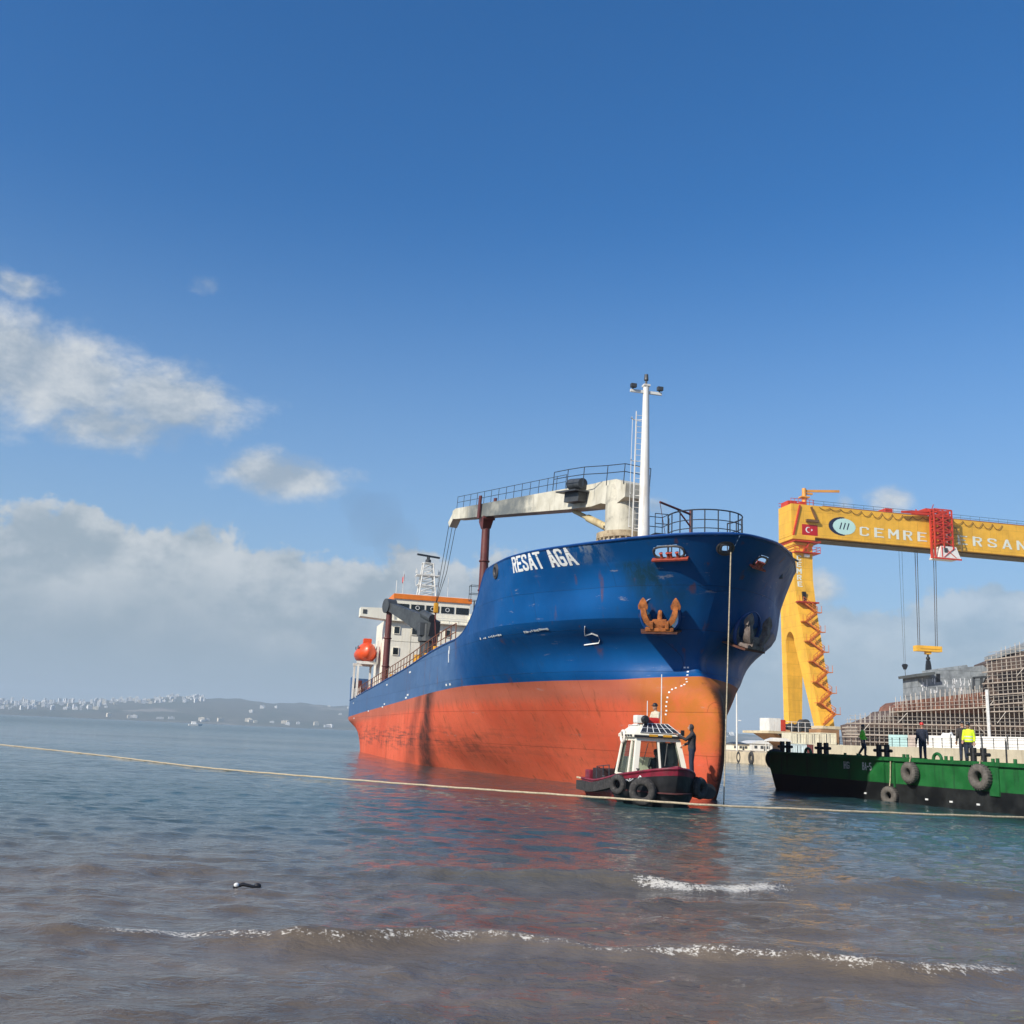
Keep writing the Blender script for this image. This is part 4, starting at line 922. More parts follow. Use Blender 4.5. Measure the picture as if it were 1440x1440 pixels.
# ------------------------------------------------------------------ people: one continuous skin per body, colours by region
def remesh_smooth(mb, voxel, it=4):
    me = bpy.data.meshes.new('tmp'); me.from_pydata(mb.v, [], mb.f); me.update()
    o = bpy.data.objects.new('tmp', me); COL.objects.link(o)
    md = o.modifiers.new('r', 'REMESH'); md.mode = 'VOXEL'; md.voxel_size = voxel; md.use_smooth_shade = True
    sm = o.modifiers.new('s', 'SMOOTH'); sm.factor = .5; sm.iterations = it
    dg = bpy.context.evaluated_depsgraph_get(); out = bpy.data.meshes.new_from_object(o.evaluated_get(dg), depsgraph=dg)
    bpy.data.objects.remove(o); bpy.data.meshes.remove(me); return out
def limb(mb, pts, rs, n=10, flat=1.0):
    """tapered limb with rounded joints"""
    P = []; Rr = []
    for (a, b, ra, rb) in zip(pts, pts[1:], rs, rs[1:]):
        for k in range(4): t = k/4; P.append(Vector(a).lerp(Vector(b), t)); Rr.append(ra+(rb-ra)*t)
    P.append(Vector(pts[-1])); Rr.append(rs[-1]); mb.tube(P, Rr, n)
    for p, r in zip(pts, rs): mb.ball(p, r, n, 6)
def person(name, label, loc, rz, top, legs, skin, arms, stance=None, hat=None, vest=None, group=None, sit=False, lean=0.0, scale=1.0, head_turn=0.0, hood=False):
    """stands facing +Y (before rz). arms: two lists of shoulder-relative joints (elbow, wrist); right (+x) arm first"""
    B = MB()
    hz = .92; hip = Vector((0, 0, hz)); lean_v = Vector((0, math.sin(lean), math.cos(lean)))
    T = lambda x, y, h: hip + Vector((x, y, 0)) + lean_v*h
    # trunk
    rings = []
    for h, w, d, yy in ((-.10, .165, .12, 0), (.0, .190, .140, 0), (.10, .185, .137, .005), (.22, .188, .138, .01), (.36, .208, .142, .0), (.46, .208, .128, -.01), (.53, .165, .085, -.01), (.57, .075, .065, -.005)):
        c = T(0, yy, h); rings.append([c + Vector((w*math.cos(t), d*math.sin(t), 0)) for t in np.linspace(0, 2*math.pi, 18, endpoint=False)])
    B.loft(rings)
    nk = T(0, .0, .56); hd = T(0, .03, .73)
    limb(B, [nk - Vector((0, 0, .03)), hd - Vector((0, .015, .07))], [.062, .056])
    B.ball(hd, (.078, .098, .118), 16, 12); B.ball(hd + Vector((0, .05, -.055)), (.052, .052, .058), 12, 8)
    hm = Matrix.Translation(hd) @ Matrix.Rotation(head_turn, 4, 'Z') @ Matrix.Translation(-hd)
    B.tube([hm @ (hd + Vector((0, .085, .01))), hm @ (hd + Vector((0, .122, -.03)))], [.013, .02], 8); B.ball(hm @ (hd + Vector((0, .112, -.03))), .019, 8, 6)
    for k in (-1, 1): B.ball(hm @ (hd + Vector((k*.08, -.005, -.01))), (.014, .024, .034), 8, 6)
    # legs
    st = stance or [((.10, .02, .50), (.11, -.01, .085)), ((-.10, .02, .50), (-.11, .0, .085))]
    for (kn, an), k in zip(st, (1, -1)):
        kn, an = Vector(kn), Vector(an)
        limb(B, [hip + Vector((k*.085, 0, -.03)), kn, an], [.108, .08, .062])
        f = Vector((k*.02, .13, -.045)); B.tube([an + Vector((0, -.05, -.04)), an + Vector((0, .02, -.03)), an + f*.7, an + f + Vector((0, .04, 0))], [.044, .05, .045, .03], 10)
    hands = []
    for a, k in zip(arms, (1, -1)):
        sh = T(k*.195, -.005, .475); el = sh + Vector(a[0]); wr = sh + Vector(a[1])
        limb(B, [sh - Vector((k*.04, 0, 0)), sh, el, wr], [.07, .076, .06, .04])
        d = (wr-el).normalized(); side = d.cross(Vector((0, 0, 1)));  side = side.normalized() if side.length > .2 else Vector((0, 1, 0)); nn = side.cross(d).normalized()
        pc = wr + d*.055; B.ball(wr + d*.015, (.026, .026, .026), 8, 6)
        B.loft([[wr + d*q + side*w*c + nn*.016*s_ for c, s_ in ((-1,-1),(1,-1),(1,1),(-1,1))] for q, w in ((-.01, .027), (.04, .04), (.095, .042))])
        for i, ln in enumerate((.066, .08, .075, .058)):
            b0 = wr + d*.088 + side*(-.033+.022*i); b1 = b0 + d*ln*.5 - nn*.008; b2 = b1 + d*ln*.42 - nn*.022
            B.tube([b0, b1, b2], [.0105, .0098, .0085], 7); B.ball(b2, .0085, 7, 5)
        t0 = wr + d*.03 - side*.036; t1 = t0 + d*.035 - side*.03 - nn*.008; t2 = t1 + d*.035 - side*.006 - nn*.012; B.tube([t0, t1, t2], [.014, .012, .009], 7); B.ball(t2, .009, 7, 5)
        hands.append(wr + d*.08)
    me = remesh_smooth(B, .0115, 3)
    for mt in (top, legs, skin, black): me.materials.append(mt)
    ve = np.empty(len(me.polygons)*3); me.polygons.foreach_get('center', ve); ce = ve.reshape(-1, 3); mi = np.zeros(len(ce), int)
    hh = ce[:, 2]; mi[hh < hz+.02] = 1; ankle = min(s[1][2] for s in st)
    for (kn, an) in st: mi[np.linalg.norm(ce-np.array([an[0], an[1]+.06, an[2]-.05]), axis=1) < .14] = 3
    hv = np.array(hd); dn = np.linalg.norm(ce-hv, axis=1); mi[(dn < .19) & (hh > nk.z+.012)] = 2
    if hood: mi[(dn < .19) & (hh > nk.z) & ((ce[:, 1] < hd.y+.055))] = 0
    for h_ in hands: mi[np.linalg.norm(ce-np.array(h_), axis=1) < .115] = 2
    me.polygons.foreach_set('material_index', mi); me.polygons.foreach_set('use_smooth', [True]*len(mi)); me.name = 'person_body'
    root = thing(name, label, 'person', loc, rz, group); root.scale = (scale,)*3
    o = bpy.data.objects.new('body', me); COL.objects.link(o); o.parent = root
    for k in (-1, 1):
        m = MB(); m.ball(hm @ (hd + Vector((k*.031, .088, .016))), (.012, .008, .008), 8, 6); m.build('eye', black, root, True)
    if hat is not None:
        m = MB()
        prof = [(.0, .125), (.05, .118), (.085, .085), (.102, .035), (.104, .012), (.125, .004), (.122, -.004), (.100, .0), (.0, .02)]
        m.lathe(prof[:-1], 18, 0, Matrix.Translation(hd + Vector((0, -.004, .045))) @ Matrix.Diagonal((.95, 1.12, 1, 1))); m.box(hd + Vector((0, .125, .055)), (.13, .07, .012)); m.build('helmet', hat, root, True)
    if vest is not None:
        m = MB(); rr = []
        for h, w, d, yy in ((-.02, .203, .155, 0), (.10, .198, .15, .005), (.22, .2, .152, .01), (.36, .222, .156, .0), (.455, .222, .144, -.01), (.52, .150, .105, -.01)):
            c = T(0, yy, h); rr.append([c + Vector((w*math.cos(t), d*math.sin(t), 0)) for t in np.linspace(0, 2*math.pi, 22, endpoint=False)])
        m.loft(rr, caps=False); m.loft([[p + (p-T(0, 0, .2)).normalized()*.003 for p in rr[i]] for i in ()] or [rr[0], rr[0]], caps=False) if False else None
        v_ = m.build('vest', vest, root, True)
        m = MB()
        for h in (.06, .2):
            c0, c1 = T(0, .004, h), T(0, .006, h+.05); m.loft([[c + Vector((.206*math.cos(t), .158*math.sin(t), 0)) for t in np.linspace(0, 2*math.pi, 22, endpoint=False)] for c in (c0, c1)], caps=False)
        m.build('reflective_band', paint('reflective_tape', (.6, .6, .58), .35, .1, 3), v_, True)
    return root
skin_m = paint('skin', (.40, .22, .15), .55, .1, 6); navy = paint('navy_cloth', (.018, .024, .045), .9, .3, 8); charcoal = paint('charcoal_cloth', (.042, .038, .042), .9, .3, 8)
hivis_y = paint('hi_vis_yellow', (.62, .80, .02), .7, .1, 6); hivis_g = paint('hi_vis_green', (.16, .62, .03), .7, .1, 6); red_h = paint('helmet_red', (.60, .03, .02), .35, .1, 5); beige = paint('beige_cloth', (.52, .47, .36), .9, .15, 8); dkhat = paint('dark_hat', (.02, .02, .025), .5, .2, 5)
DOWN = [((.05, -.03, -.28), (.07, .06, -.52)), ((-.05, -.03, -.28), (-.07, .06, -.52))]

# ------------------------------------------------------------------ pilot launch at the bow
TH = R(11); tb = at_z(953, 1138); tb.z = 0
TM = Matrix.Translation(tb) @ Matrix.Rotation(math.atan2(-math.cos(TH), math.sin(TH)), 4, 'Z')
tug = thing('pilot_launch', 'small maroon workboat with a cream wheelhouse and tyre fenders under the bulb', 'boat', M=TM)
mar = paint('launch_maroon', (.20, .012, .03), .42, .3, 2, GRIME, .55, .4); mred = paint('launch_bottom_red', (.30, .03, .02), .5, .25, 2, GRIME, .4)
LB = 7.2; HBm = 1.45
def t_hb(a, z):                                        # a metres aft of the stem head
    full = HBm*(min(1, a/2.3))**.5 if a < 2.3 else HBm - .12*max(0, (a-5)/2.4)
    return full*(1 if z > .35 else (.72 + .28*max(0, (z+.3)/.65)))
def t_gun(a): return .62 + .66*max(0, 1-a/5.2)**1.3
m = MB(); sta = [LB*(i/30)**1.4 for i in range(31)]
for side in (-1, 1):
    rows = []
    for a in sta:
        g = t_gun(a); zs = [-.35, -.1, .12, .3, .45, g*.8+.05, g]
        row = []
        for z in zs:
            rake = .55*max(0, 1-(z+.35)/1.5)*max(0, 1-a/3); row.append((-(a+rake), side*t_hb(a, z), z))
        rows.append(row)
    o = len(m.v); n = len(rows[0])
    for r in rows: m.v += r
    for i in range(len(rows)-1):
        for j in range(n-1): m.f.append((o+i*n+j, o+(i+1)*n+j, o+(i+1)*n+j+1, o+i*n+j+1)); m.m.append(2 if (sta[i] < 2.6 and j < 5) else 1 if j < 3 else 0)
    tr = rows[-1]
    if side == -1: tA = tr
    else:
        o = len(m.v); m.v += tA + tr
        for j in range(n-1): m.f.append((o+j, o+j+1, o+n+j+1, o+n+j)); m.m.append(0)
m.build('hull', [mar, mred, black], tug, True)
m = MB(); ol = [(-a, -t_hb(a, .5)+.04) for a in sta] + [(-a, t_hb(a, .5)-.04) for a in reversed(sta)]; m.prism(ol, .46, .5); m.build('deck', paint('launch_deck', (.09, .02, .02), .8, .3, 2, GRIME, .5), tug)
m = MB()                                               # whaleback foredeck, glossy maroon
for a0, a1 in zip(sta[:17], sta[1:18]):
    za, zb = t_gun(a0)+.02, t_gun(a1)+.02
    for k in range(6):
        f = lambda a, z, q: (-a, t_hb(a, .6)*(-1+2*q/6), z + .10*(1-(-1+2*q/6)**2))
        m.add([f(a0, za, k), f(a0, za, k+1), f(a1, zb, k+1), f(a1, zb, k)], [(0, 1, 2, 3)])
m.build('foredeck', mar, tug, True)
m = MB()
for side in (-1, 1): m.tube([(-a, side*t_hb(a, .6), t_gun(a)+.02) for a in sta], .05, 6)
m.build('gunwale', mar, tug, True)
m = MB(); r5 = random.Random(4)
pts = [(-a, -(t_hb(a, .5)+.10), t_gun(a)-.24) for a in np.linspace(1.9, LB, 30)]
for p, q in zip(pts, pts[1:]): m.bar(p, Vector(p).lerp(Vector(q), .9), .24+.03*r5.random(), .34)
m.tube([(-a, (t_hb(a, .5)+.10), t_gun(a)-.24) for a in np.linspace(1.0, LB, 20)], .17, 8)
m.build('rubber_fender', rubber, tug)
# wheelhouse: four sloping posts, windows, hipped roof
cx0, cx1, cyb, cyt, czb, czt = -1.75, -3.75, .94, .73, .95, 2.24
def cab(fx, fy, fz):                                   # fx 0 front..1 back, fy -1..1, fz 0..1
    x = (cx0 - .32*fz)*(1-fx) + (cx1 + .12*fz)*fx; return Vector((x, fy*(cyb+(cyt-cyb)*fz), czb+(czt-czb)*fz))
m = MB()
for fx in (0, 1):
    for fy in (-1, 1): m.bar(cab(fx, fy, 0), cab(fx, fy, 1), .17, .17, up=(1, 0, 0))
m.bar(cab(.36, -1, 0), cab(.36, -1, 1), .1, .1, up=(1, 0, 0)); m.bar(cab(.36, 1, 0), cab(.36, 1, 1), .1, .1, up=(1, 0, 0)); m.bar(cab(0, .0, 0), cab(0, .0, 1), .08, .1, up=(1, 0, 0))
for fz in (0, 1):
    for a, b in (((0, -1), (0, 1)), ((0, 1), (1, 1)), ((1, 1), (1, -1)), ((1, -1), (0, -1))): m.bar(cab(a[0], a[1], fz), cab(b[0], b[1], fz), .14 if fz else .12, .14)
m.build('wheelhouse', cream, tug)
m = MB(); m.add([cab(1, -1, 0), cab(1, 1, 0), cab(1, 1, .5), cab(1, -1, .5)], [(0, 1, 2, 3)])
m.box((-2.75, 0, .72), (2.0, 1.74, .5)); m.build('cabin_base', cream, tug)
def pane(q, name='window', inset=.02):
    c = sum(q, Vector())/4; n = (q[1]-q[0]).cross(q[3]-q[0]).normalized()
    m = MB(); m.loft([[p + n*(-.01) for p in q], [p + n*.01 for p in q]]); return m.build(name, tglass, tug)
def glass_mat():
    m, t, b, out = mat_new('launch_glass'); b.inputs['Base Color'].default_value = (.02, .03, .03, 1); b.inputs['Roughness'].default_value = .06
    tr = t.new('ShaderNodeBsdfTransparent'); tr.inputs[0].default_value = (.86, .9, .88, 1); mx = t.new('ShaderNodeMixShader')
    lw = t.new('ShaderNodeLayerWeight'); lw.inputs[0].default_value = .25
    t.put(mx, 0, t.math('ADD', .05, t.math('MULTIPLY', lw.outputs[1], .5))); t.l.new(tr.outputs[0], mx.inputs[1]); t.l.new(b.outputs[0], mx.inputs[2]); t.l.new(mx.outputs[0], out.inputs[0]); return m
tglass = glass_mat()
for fy0, fy1 in ((-.9, -.06), (.06, .9)): pane([cab(0, fy0, .08), cab(0, fy1, .08), cab(0, fy1, .92), cab(0, fy0, .92)], 'front_window')
for fy in (-1, 1):
    pane([cab(.06, fy, .06), cab(.33, fy, .06), cab(.33, fy, .92), cab(.06, fy, .92)], 'side_window'); pane([cab(.40, fy, .06), cab(.94, fy, .06), cab(.94, fy, .92), cab(.40, fy, .92)], 'side_window')
m = MB(); m.box((-2.25, .42, 1.2), (.3, .7, .5)); m.tube([(-2.5, .35, 1.3), (-2.4, .35, 1.5)], [.02, .02], 6); m.torus(.22, (.02, .02), 18, 6, 0, Matrix.Translation((-2.42, .35, 1.5)) @ Matrix.Rotation(1.1, 4, 'Y')); m.box((-2.2, .42, 1.62), (.06, .78, 1.0)); m.build('helm_console_dark_panel', darkgrey, tug, True)  # console and wheel; dark upright panel added to darken the port front window
m = MB(); e0 = [(-1.92, -.9, 2.3), (-1.92, .9, 2.3), (-3.85, .9, 2.3), (-3.85, -.9, 2.3)]; e1 = [(x, y, 2.4) for x, y, z in e0]; e2 = [(-2.42, -.5, 2.78), (-2.42, .5, 2.78), (-3.3, .5, 2.78), (-3.3, -.5, 2.78)]
m.loft([e0, e1, e2]); roof = m.build('roof', cream, tug)
m = MB(); a_, b_, c_, d_ = [Vector(v) for v in (e1[0], e1[1], e2[1], e2[0])]
nrm = (b_-a_).cross(d_-a_).normalized(); nrm = nrm if nrm.x > 0 else -nrm
def rf(u, v): return (a_.lerp(b_, u)).lerp(d_.lerp(c_, u), v) + nrm*.02
m.loft([[rf(.1, .08), rf(.96, .08), rf(.97, .94), rf(.06, .94)], [p + nrm*.025 for p in (rf(.1, .08), rf(.96, .08), rf(.97, .94), rf(.06, .94))]]); pv = m.build('solar_panel', paint('solar_cells', (.03, .035, .045), .25, .2, 4), roof)
m = MB()
for i in range(7): u = .1+.86*i/6; m.bar(rf(u, .08)+nrm*.03, rf(u, .94)+nrm*.03, .022, .012)
for i in range(3): v = .08+.86*i/2; m.bar(rf(.1, v)+nrm*.03, rf(.96, v)+nrm*.03, .022, .012)
m.build('cell_grid', marks, pv)
m = MB(); m.bar((-1.9, -.92, 2.33), (-1.9, .92, 2.33), .05, .08); m.build('roof_fender', black, roof)
for k in range(5): m = MB(); m.box((-2.3-.3*k, -.925, 2.35), (.16, .03, .06)); m.build('vent_slot', black, roof)
for k in (-.22, .3): m = MB(); m.box((-1.875, k, 2.37), (.03, .32, .08)); m.build('reflector', yel, roof)
m = MB(); m.torus(.2, (.055, .055), 20, 8, 0, Matrix.Translation((-3.2, -.93, 2.3)) @ Matrix.Rotation(math.pi/2, 4, 'X')); m.build('lifebuoy', paint('lifebuoy_white', (.75, .7, .62), .6, .1, 3), tug, True)
m = MB(); m.box((-2.5, -.55, 2.93), (.4, .35, .28), bev=.05); m.build('lamp_box', white, roof); m = MB(); m.lathe([(.14, 0), (.15, .12), (.1, .2)], 14, 0, Matrix.Translation((-2.32, -.42, 2.92)) @ Matrix.Rotation(math.pi/2, 4, 'Y')); m.build('searchlight', black, roof, True)
m = MB(); m.box((-2.55, -.1, 2.9), (.35, .55, .22), bev=.08); m.build('life_raft_bag', red_h, roof, True)
m = MB(); m.tube([(-2.9, .42, 2.78), (-2.9, .42, 4.6)], .018, 6); m.tube([(-2.6, -.22, 2.78), (-2.6, -.22, 3.6)], .015, 6); m.build('aerial', marks, roof)
m = MB(); m.box((-1.98, .9, 2.5), (.12, .1, .2)); m.build('side_lamp', black, roof)
for (a, y, z, r0, w, name_) in ((0.62, -1.02, .50, .33, .13, 1), (2.2, -1.58, .66, .24, .10, 1), (.85, 1.16, .66, .25, .11, 1)):
    ang = math.atan2(y, {0.62: 1.7, 2.2: 1.0, .85: 1.6}[a]); n = Vector((math.cos(ang), math.sin(ang), 0))
    tr_ = thing('tyre_fender', {0.62: 'large tyre fender hung on the launch bow, biggest of its three', 2.2: 'small round tyre fender on the launch side left of the biggest one', .85: 'tyre fender on the launch bow below the standing man'}[a], 'tyre', M=TM @ Matrix.Translation(({0.62: -.62, 2.2: -1.62, .85: -.95}[a], y, z)) @ n.to_track_quat('Z', 'Y').to_matrix().to_4x4(), group='tyre fenders on the launch')
    m = MB(); m.torus(r0, (w, w*1.1), 36, 14, sq=.75); m.build('tyre', rubber, tr_, True)
    m = MB()
    for k in range(18): t = k*math.pi/9; m.box((0, 0, 0), (.03, w*.9, .02), 0, Matrix.Rotation(t, 4, 'Z') @ Matrix.Translation((r0+w+.002, 0, 0)) @ Matrix.Rotation(math.pi/2, 4, 'Y'))
    m.build('tread', rubber, tr_)
m = MB(); m.tube([(-1.3, 1.62, .55), (-2.9, 1.75, .5)], .27, 12); m.build('bow_fender_roll', black, tug, True)
# deck clutter at the stern
m = MB(); m.box((-5.7, -.5, .8), (1.3, 1.3, .55), bev=.06); m.tube([(-6.4, -.9, .6), (-6.4, -.9, 1.1)], .07, 8); m.tube([(-5.3, -.6, .9), (-4.5, -.7, 1.35)], .05, 6); m.build('engine_box', paint('engine_box_dark', (.03, .012, .012), .6, .3, 3), tug)
m = MB(); m.box((-6.75, -1.0, .78), (.6, .5, .4), bev=.05); m.build('red_crate', mar, tug); m = MB(); m.tube([(-7.1, -1.3, .62), (-7.5, -1.45, .64)], .04, 6); m.build('tow_bar', rope_m, tug)
m = MB(); m.tube([(-1.2, .35, 1.16), (-1.05, .5, 1.24), (-1.3, .62, 1.18), (-1.45, .5, 1.24), (-1.2, .36, 1.2)], .03, 6); m.tube([(-1.05, .0, 1.2), (-1.0, .12, 1.24), (-1.3, .2, 1.2)], .03, 6); m.build('yellow_rope_loop', yel, tug, True)
def bw(u, v): a = 1.75 - .95*u; return Vector((-a+.03, -(t_hb(a, .8)+.035), t_gun(a)-.36 + .26*v))
m = MB(); rm_ = random.Random(3)
for k in range(6):
    u = .08*k; m.bar(bw(u, .35+.3*rm_.random()), bw(u+.05, .5+.3*rm_.random()), .05, .02)
m.tube([bw(.62, .1), bw(.70, .6), bw(.78, .9), bw(.86, .6), bw(.80, .1)], .03, 5); m.build('worn_marking', marks, tug)
# window gaskets, wipers, hand rails, mooring cleats and a coiled line
for q in ([cab(0, -.9, .08), cab(0, -.06, .08), cab(0, -.06, .92), cab(0, -.9, .92)], [cab(0, .06, .08), cab(0, .9, .08), cab(0, .9, .92), cab(0, .06, .92)], [cab(.40, -1, .06), cab(.94, -1, .06), cab(.94, -1, .92), cab(.40, -1, .92)]):
    nn_ = (q[1]-q[0]).cross(q[3]-q[0]).normalized(); nn_ = nn_ if (nn_.x > .3 or nn_.y < -.3) else -nn_; m = MB()
    for a, b in zip(q, q[1:]+q[:1]): m.bar(a+nn_*.03, b+nn_*.03, .035, .02)
    m.build('window_gasket', black, tug)
for y in (-.5, .45): m = MB(); m.bar(cab(0, y, .9)+Vector((.05, 0, 0)), cab(0, y-.25, .3)+Vector((.06, 0, 0)), .02, .02); m.build('wiper', black, tug)
m = MB(); m.tube([(-2.3, -.62, 2.62), (-2.3, -.62, 2.72), (-3.5, -.62, 2.72), (-3.5, -.62, 2.6)], .016, 6); m.build('grab_rail', marks, roof)
m = MB(); hr = [(-3.9, -1.2, .62), (-3.9, -1.22, 1.25), (-5.4, -1.25, 1.15), (-5.4, -1.25, .58)]; m.tube(hr, .02, 6); m.tube([(-4.6, -1.23, .6), (-4.6, -1.235, 1.2)], .02, 6); m.build('hand_rail', railm, tug)
m = MB()
for k in range(4): m.torus(.22-.02*k, (.03, .03), 20, 6, 0, Matrix.Translation((-4.6, -.2, .53+.05*k)))
m.build('rope_coil', rope_m, tug, True)
for a_ in (1.3, 4.2): m = MB(); m.tube([(-a_-.14, -t_hb(a_, .6)+.12, t_gun(a_)+.14), (-a_+.14, -t_hb(a_, .6)+.12, t_gun(a_)+.14)], .025, 6); m.tube([(-a_, -t_hb(a_, .6)+.12, t_gun(a_)), (-a_, -t_hb(a_, .6)+.12, t_gun(a_)+.14)], .03, 6); m.build('cleat', darkgrey, tug)
# people aboard
tw = lambda x, y, z: TM @ Vector((x, y, z))
face = lambda dx, dy: math.atan2(dy, dx)-math.pi/2
FW = (TM.to_3x3() @ Vector((1, 0, 0)))
person('person', 'man in dark hooded jacket standing on the launch, hand on its roof', tw(-1.62, 1.12, 1.03), face(-1, .25), charcoal, navy, skin_m,
       [((.02, .10, -.26), (-.03, .30, -.36)), ((-.06, .20, -.17), (-.06, .50, -.02))], hood=True, scale=1.02)
person('person', 'person in beige jacket and dark cap seated on the launch roof', tw(-3.9, .55, 2.72) - Vector((0, 0, .80)), face(-.9, -.5), beige, navy, skin_m,
       [((.06, .08, -.26), (.02, .28, -.36)), ((-.06, .08, -.26), (-.02, .3, -.34))], stance=[((.13, .40, .92), (.14, .46, .50)), ((-.13, .40, .92), (-.14, .46, .50))], hat=dkhat, scale=.92)
person('person', 'helmsman in black seen through the front window of the launch', tw(-2.55, .12, .5) - Vector((0, 0, .30)), face(FW.x-.5, FW.y), black, navy, skin_m, [((.05, .12, -.25), (.0, .34, -.28)), ((-.05, .12, -.25), (-.0, .34, -.28))], hat=dkhat, scale=.94)

# ------------------------------------------------------------------ green barge
b0 = at_z(1091, 1110); b1 = at_z(1440, 1148); b0.z = b1.z = 0; bd = (b1-b0).normalized()
BM = Matrix.Translation(b0) @ Matrix.Rotation(math.atan2(bd.y, bd.x), 4, 'Z'); BI = BM.inverted()
BLn = (b1-b0).length + 14; BW = 10.5
bz0 = at_y(1086, 1062, b0.y).z; bz1 = at_y(1440, 1071, b1.y).z; BZ = (bz0+bz1)/2
barge = thing('deck_barge', 'low green work barge with black bottom and tyres along its side', 'barge', M=BM)
def barge_mat():
    m, t, b, out = mat_new('barge_paint'); co = t.new('ShaderNodeTexCoord').outputs['Object']; x, y, z = t.xyz(co)
    mid = t.noise(co, .9, 6, .65); st = t.noise(t.vmul(co, (3, 3, .3)), 1.0, 4)
    g = t.mix(t.rng(mid, .3, .7), (.008, .095, .022), (.016, .15, .036)); g = t.mix(t.math('MULTIPLY', t.rng(st, .52, .7), .6), g, (.012, .035, .018)); g = t.mix(t.math('MULTIPLY', t.math('MULTIPLY', t.rng(t.noise(co, 5, 6, .7), .6, .68), t.rng(mid, .45, .6)), .7), g, (.10, .045, .02))
    k = t.mix(t.rng(mid, .35, .7), (.006, .007, .008), (.018, .02, .02))
    t.put(b, 'Base Color', t.mix(t.math('GREATER_THAN', t.math('ADD', z, t.math('MULTIPLY', mid, .05)), .84), k, g)); t.put(b, 'Roughness', t.rng(mid, .3, .7, .4, .6))
    bp = t.new('ShaderNodeBump'); bp.inputs['Strength'].default_value = .3; bp.inputs['Distance'].default_value = .05; t.put(bp, 'Height', t.noise(co, .8, 2)); t.l.new(bp.outputs[0], b.inputs['Normal'])
    return m
bm_ = barge_mat()
m = MB(); prof = [(1.1, -.6), (0, 0), (-.55, 1.15), (-.55, BZ), (BLn, BZ), (BLn, -.6)]
m.prism([(x, z) for x, z in prof], 0, BW, 0, Matrix(((1, 0, 0, 0), (0, 0, 1, 0), (0, 1, 0, 0), (0, 0, 0, 1)))); m.build('hull', bm_, barge)
grn = paint('barge_green', (.012, .12, .03), .5, .25, 1, (.01, .03, .012), .4, .4)
m = MB(); m.bar((-.6, -.04, BZ-.02), (BLn, -.04, BZ-.02), .16, .16); m.bar((-.62, 0, BZ-.02), (-.62, BW, BZ-.02), .16, .16); m.build('rubbing_strake', grn, barge)
m = MB()
xsb = [(BI @ at_y(px_, 1090, b0.y + (b1.y-b0.y)*((px_-1091)/349))).x for px_ in (1262, 1398)]
for px_ in (1258, 1399): 
    q = None
    for x in np.arange(0, BLn, .05):
        v = BM @ Vector((x, 0, 1.2)); p = cam.matrix_world.inverted() @ v; xx = 720 + 1440*p.x/-p.z
        if xx > px_: q = x; break
    m = MB(); m.box((q, -.03, BZ/2+.3), (.10 if px_ < 1300 else .5, .06, BZ-.7)); m.build('side_frame', grn, barge)
def barge_x(px_, z, y=0.0):
    for x in np.arange(-2, BLn, .03):
        p = cam.matrix_world.inverted() @ (BM @ Vector((x, y, z)))
        if 720 + 1440*p.x/-p.z > px_: return float(x)
    return BLn
xa = barge_x(1186, 1.55); xb = barge_x(1212, 1.55)
m = MB(); text_cells(m, 'HG', lambda u, v: Vector((xa + u*.42, -.012, 1.32 + v*.34)), w=.06, nx=12, ny=20); m.build('side_lettering', marks, barge)
m = MB(); text_cells(m, 'BA-5', lambda u, v: Vector((xb + u*.30, -.012, 1.32 + v*.34)), w=.07, nx=12, ny=20); m.build('side_lettering', marks, barge)
for px_ in (1217, 1243, 1303, 1338, 1376):
    m = MB(); m.box((barge_x(px_, .3), -.02, .27), (.16, .03, .07)); m.build('draught_mark', marks, barge)
for k, (px_, y) in enumerate(((1104, 1.0), (1157, 1.0), (1241, 1.2), (1376, 1.4))):
    x = barge_x(px_, BZ+.3, y)
    m = MB()
    for dx in (-.28, .28): m.tube([(x+dx, y, BZ), (x+dx, y, BZ+.62)], .13, 12)
    m.tube([(x-.62, y, BZ+.34), (x+.62, y, BZ+.34)], .075, 8); m.box((x, y, BZ+.03), (1.3, .5, .06)); m.build('mooring_bitts', black, barge, True)
for px_, y, h in ((1136, .25, .34), (1318, .3, .36), (1271, .3, .22), (1276, .3, .22), (1330, .3, .22), (1338, .3, .22), (1396, .3, .2), (1402, .3, .22), (1427, .3, .22), (1188, .3, .16), (1206, .3, .16), (1415, .5, .9)):
    x = barge_x(px_, BZ+.2, y); m = MB()
    if h > .3 and h < .5: m.torus(.24, (.07, .07), 20, 8, 0, Matrix.Translation((x, y, BZ+.06)) @ Matrix.Rotation(math.pi/2, 4, 'X')); m.build('lifting_eye', grn, barge, True)
    elif h > .5: m.tube([(x, y, BZ), (x, y, BZ+h)], .035, 6); m.build('stanchion', black, barge)
    else: m.tube([(x, y, BZ), (x, y, BZ+h)], .07, 8); m.build('deck_peg', grn, barge)
tyl = {0: 'worn tyre fender high on the barge side, nearest the side number', 1: 'large dusty tyre fender on the barge side near the frame edge', 2: 'tyre fender half sunk at the barge waterline'}
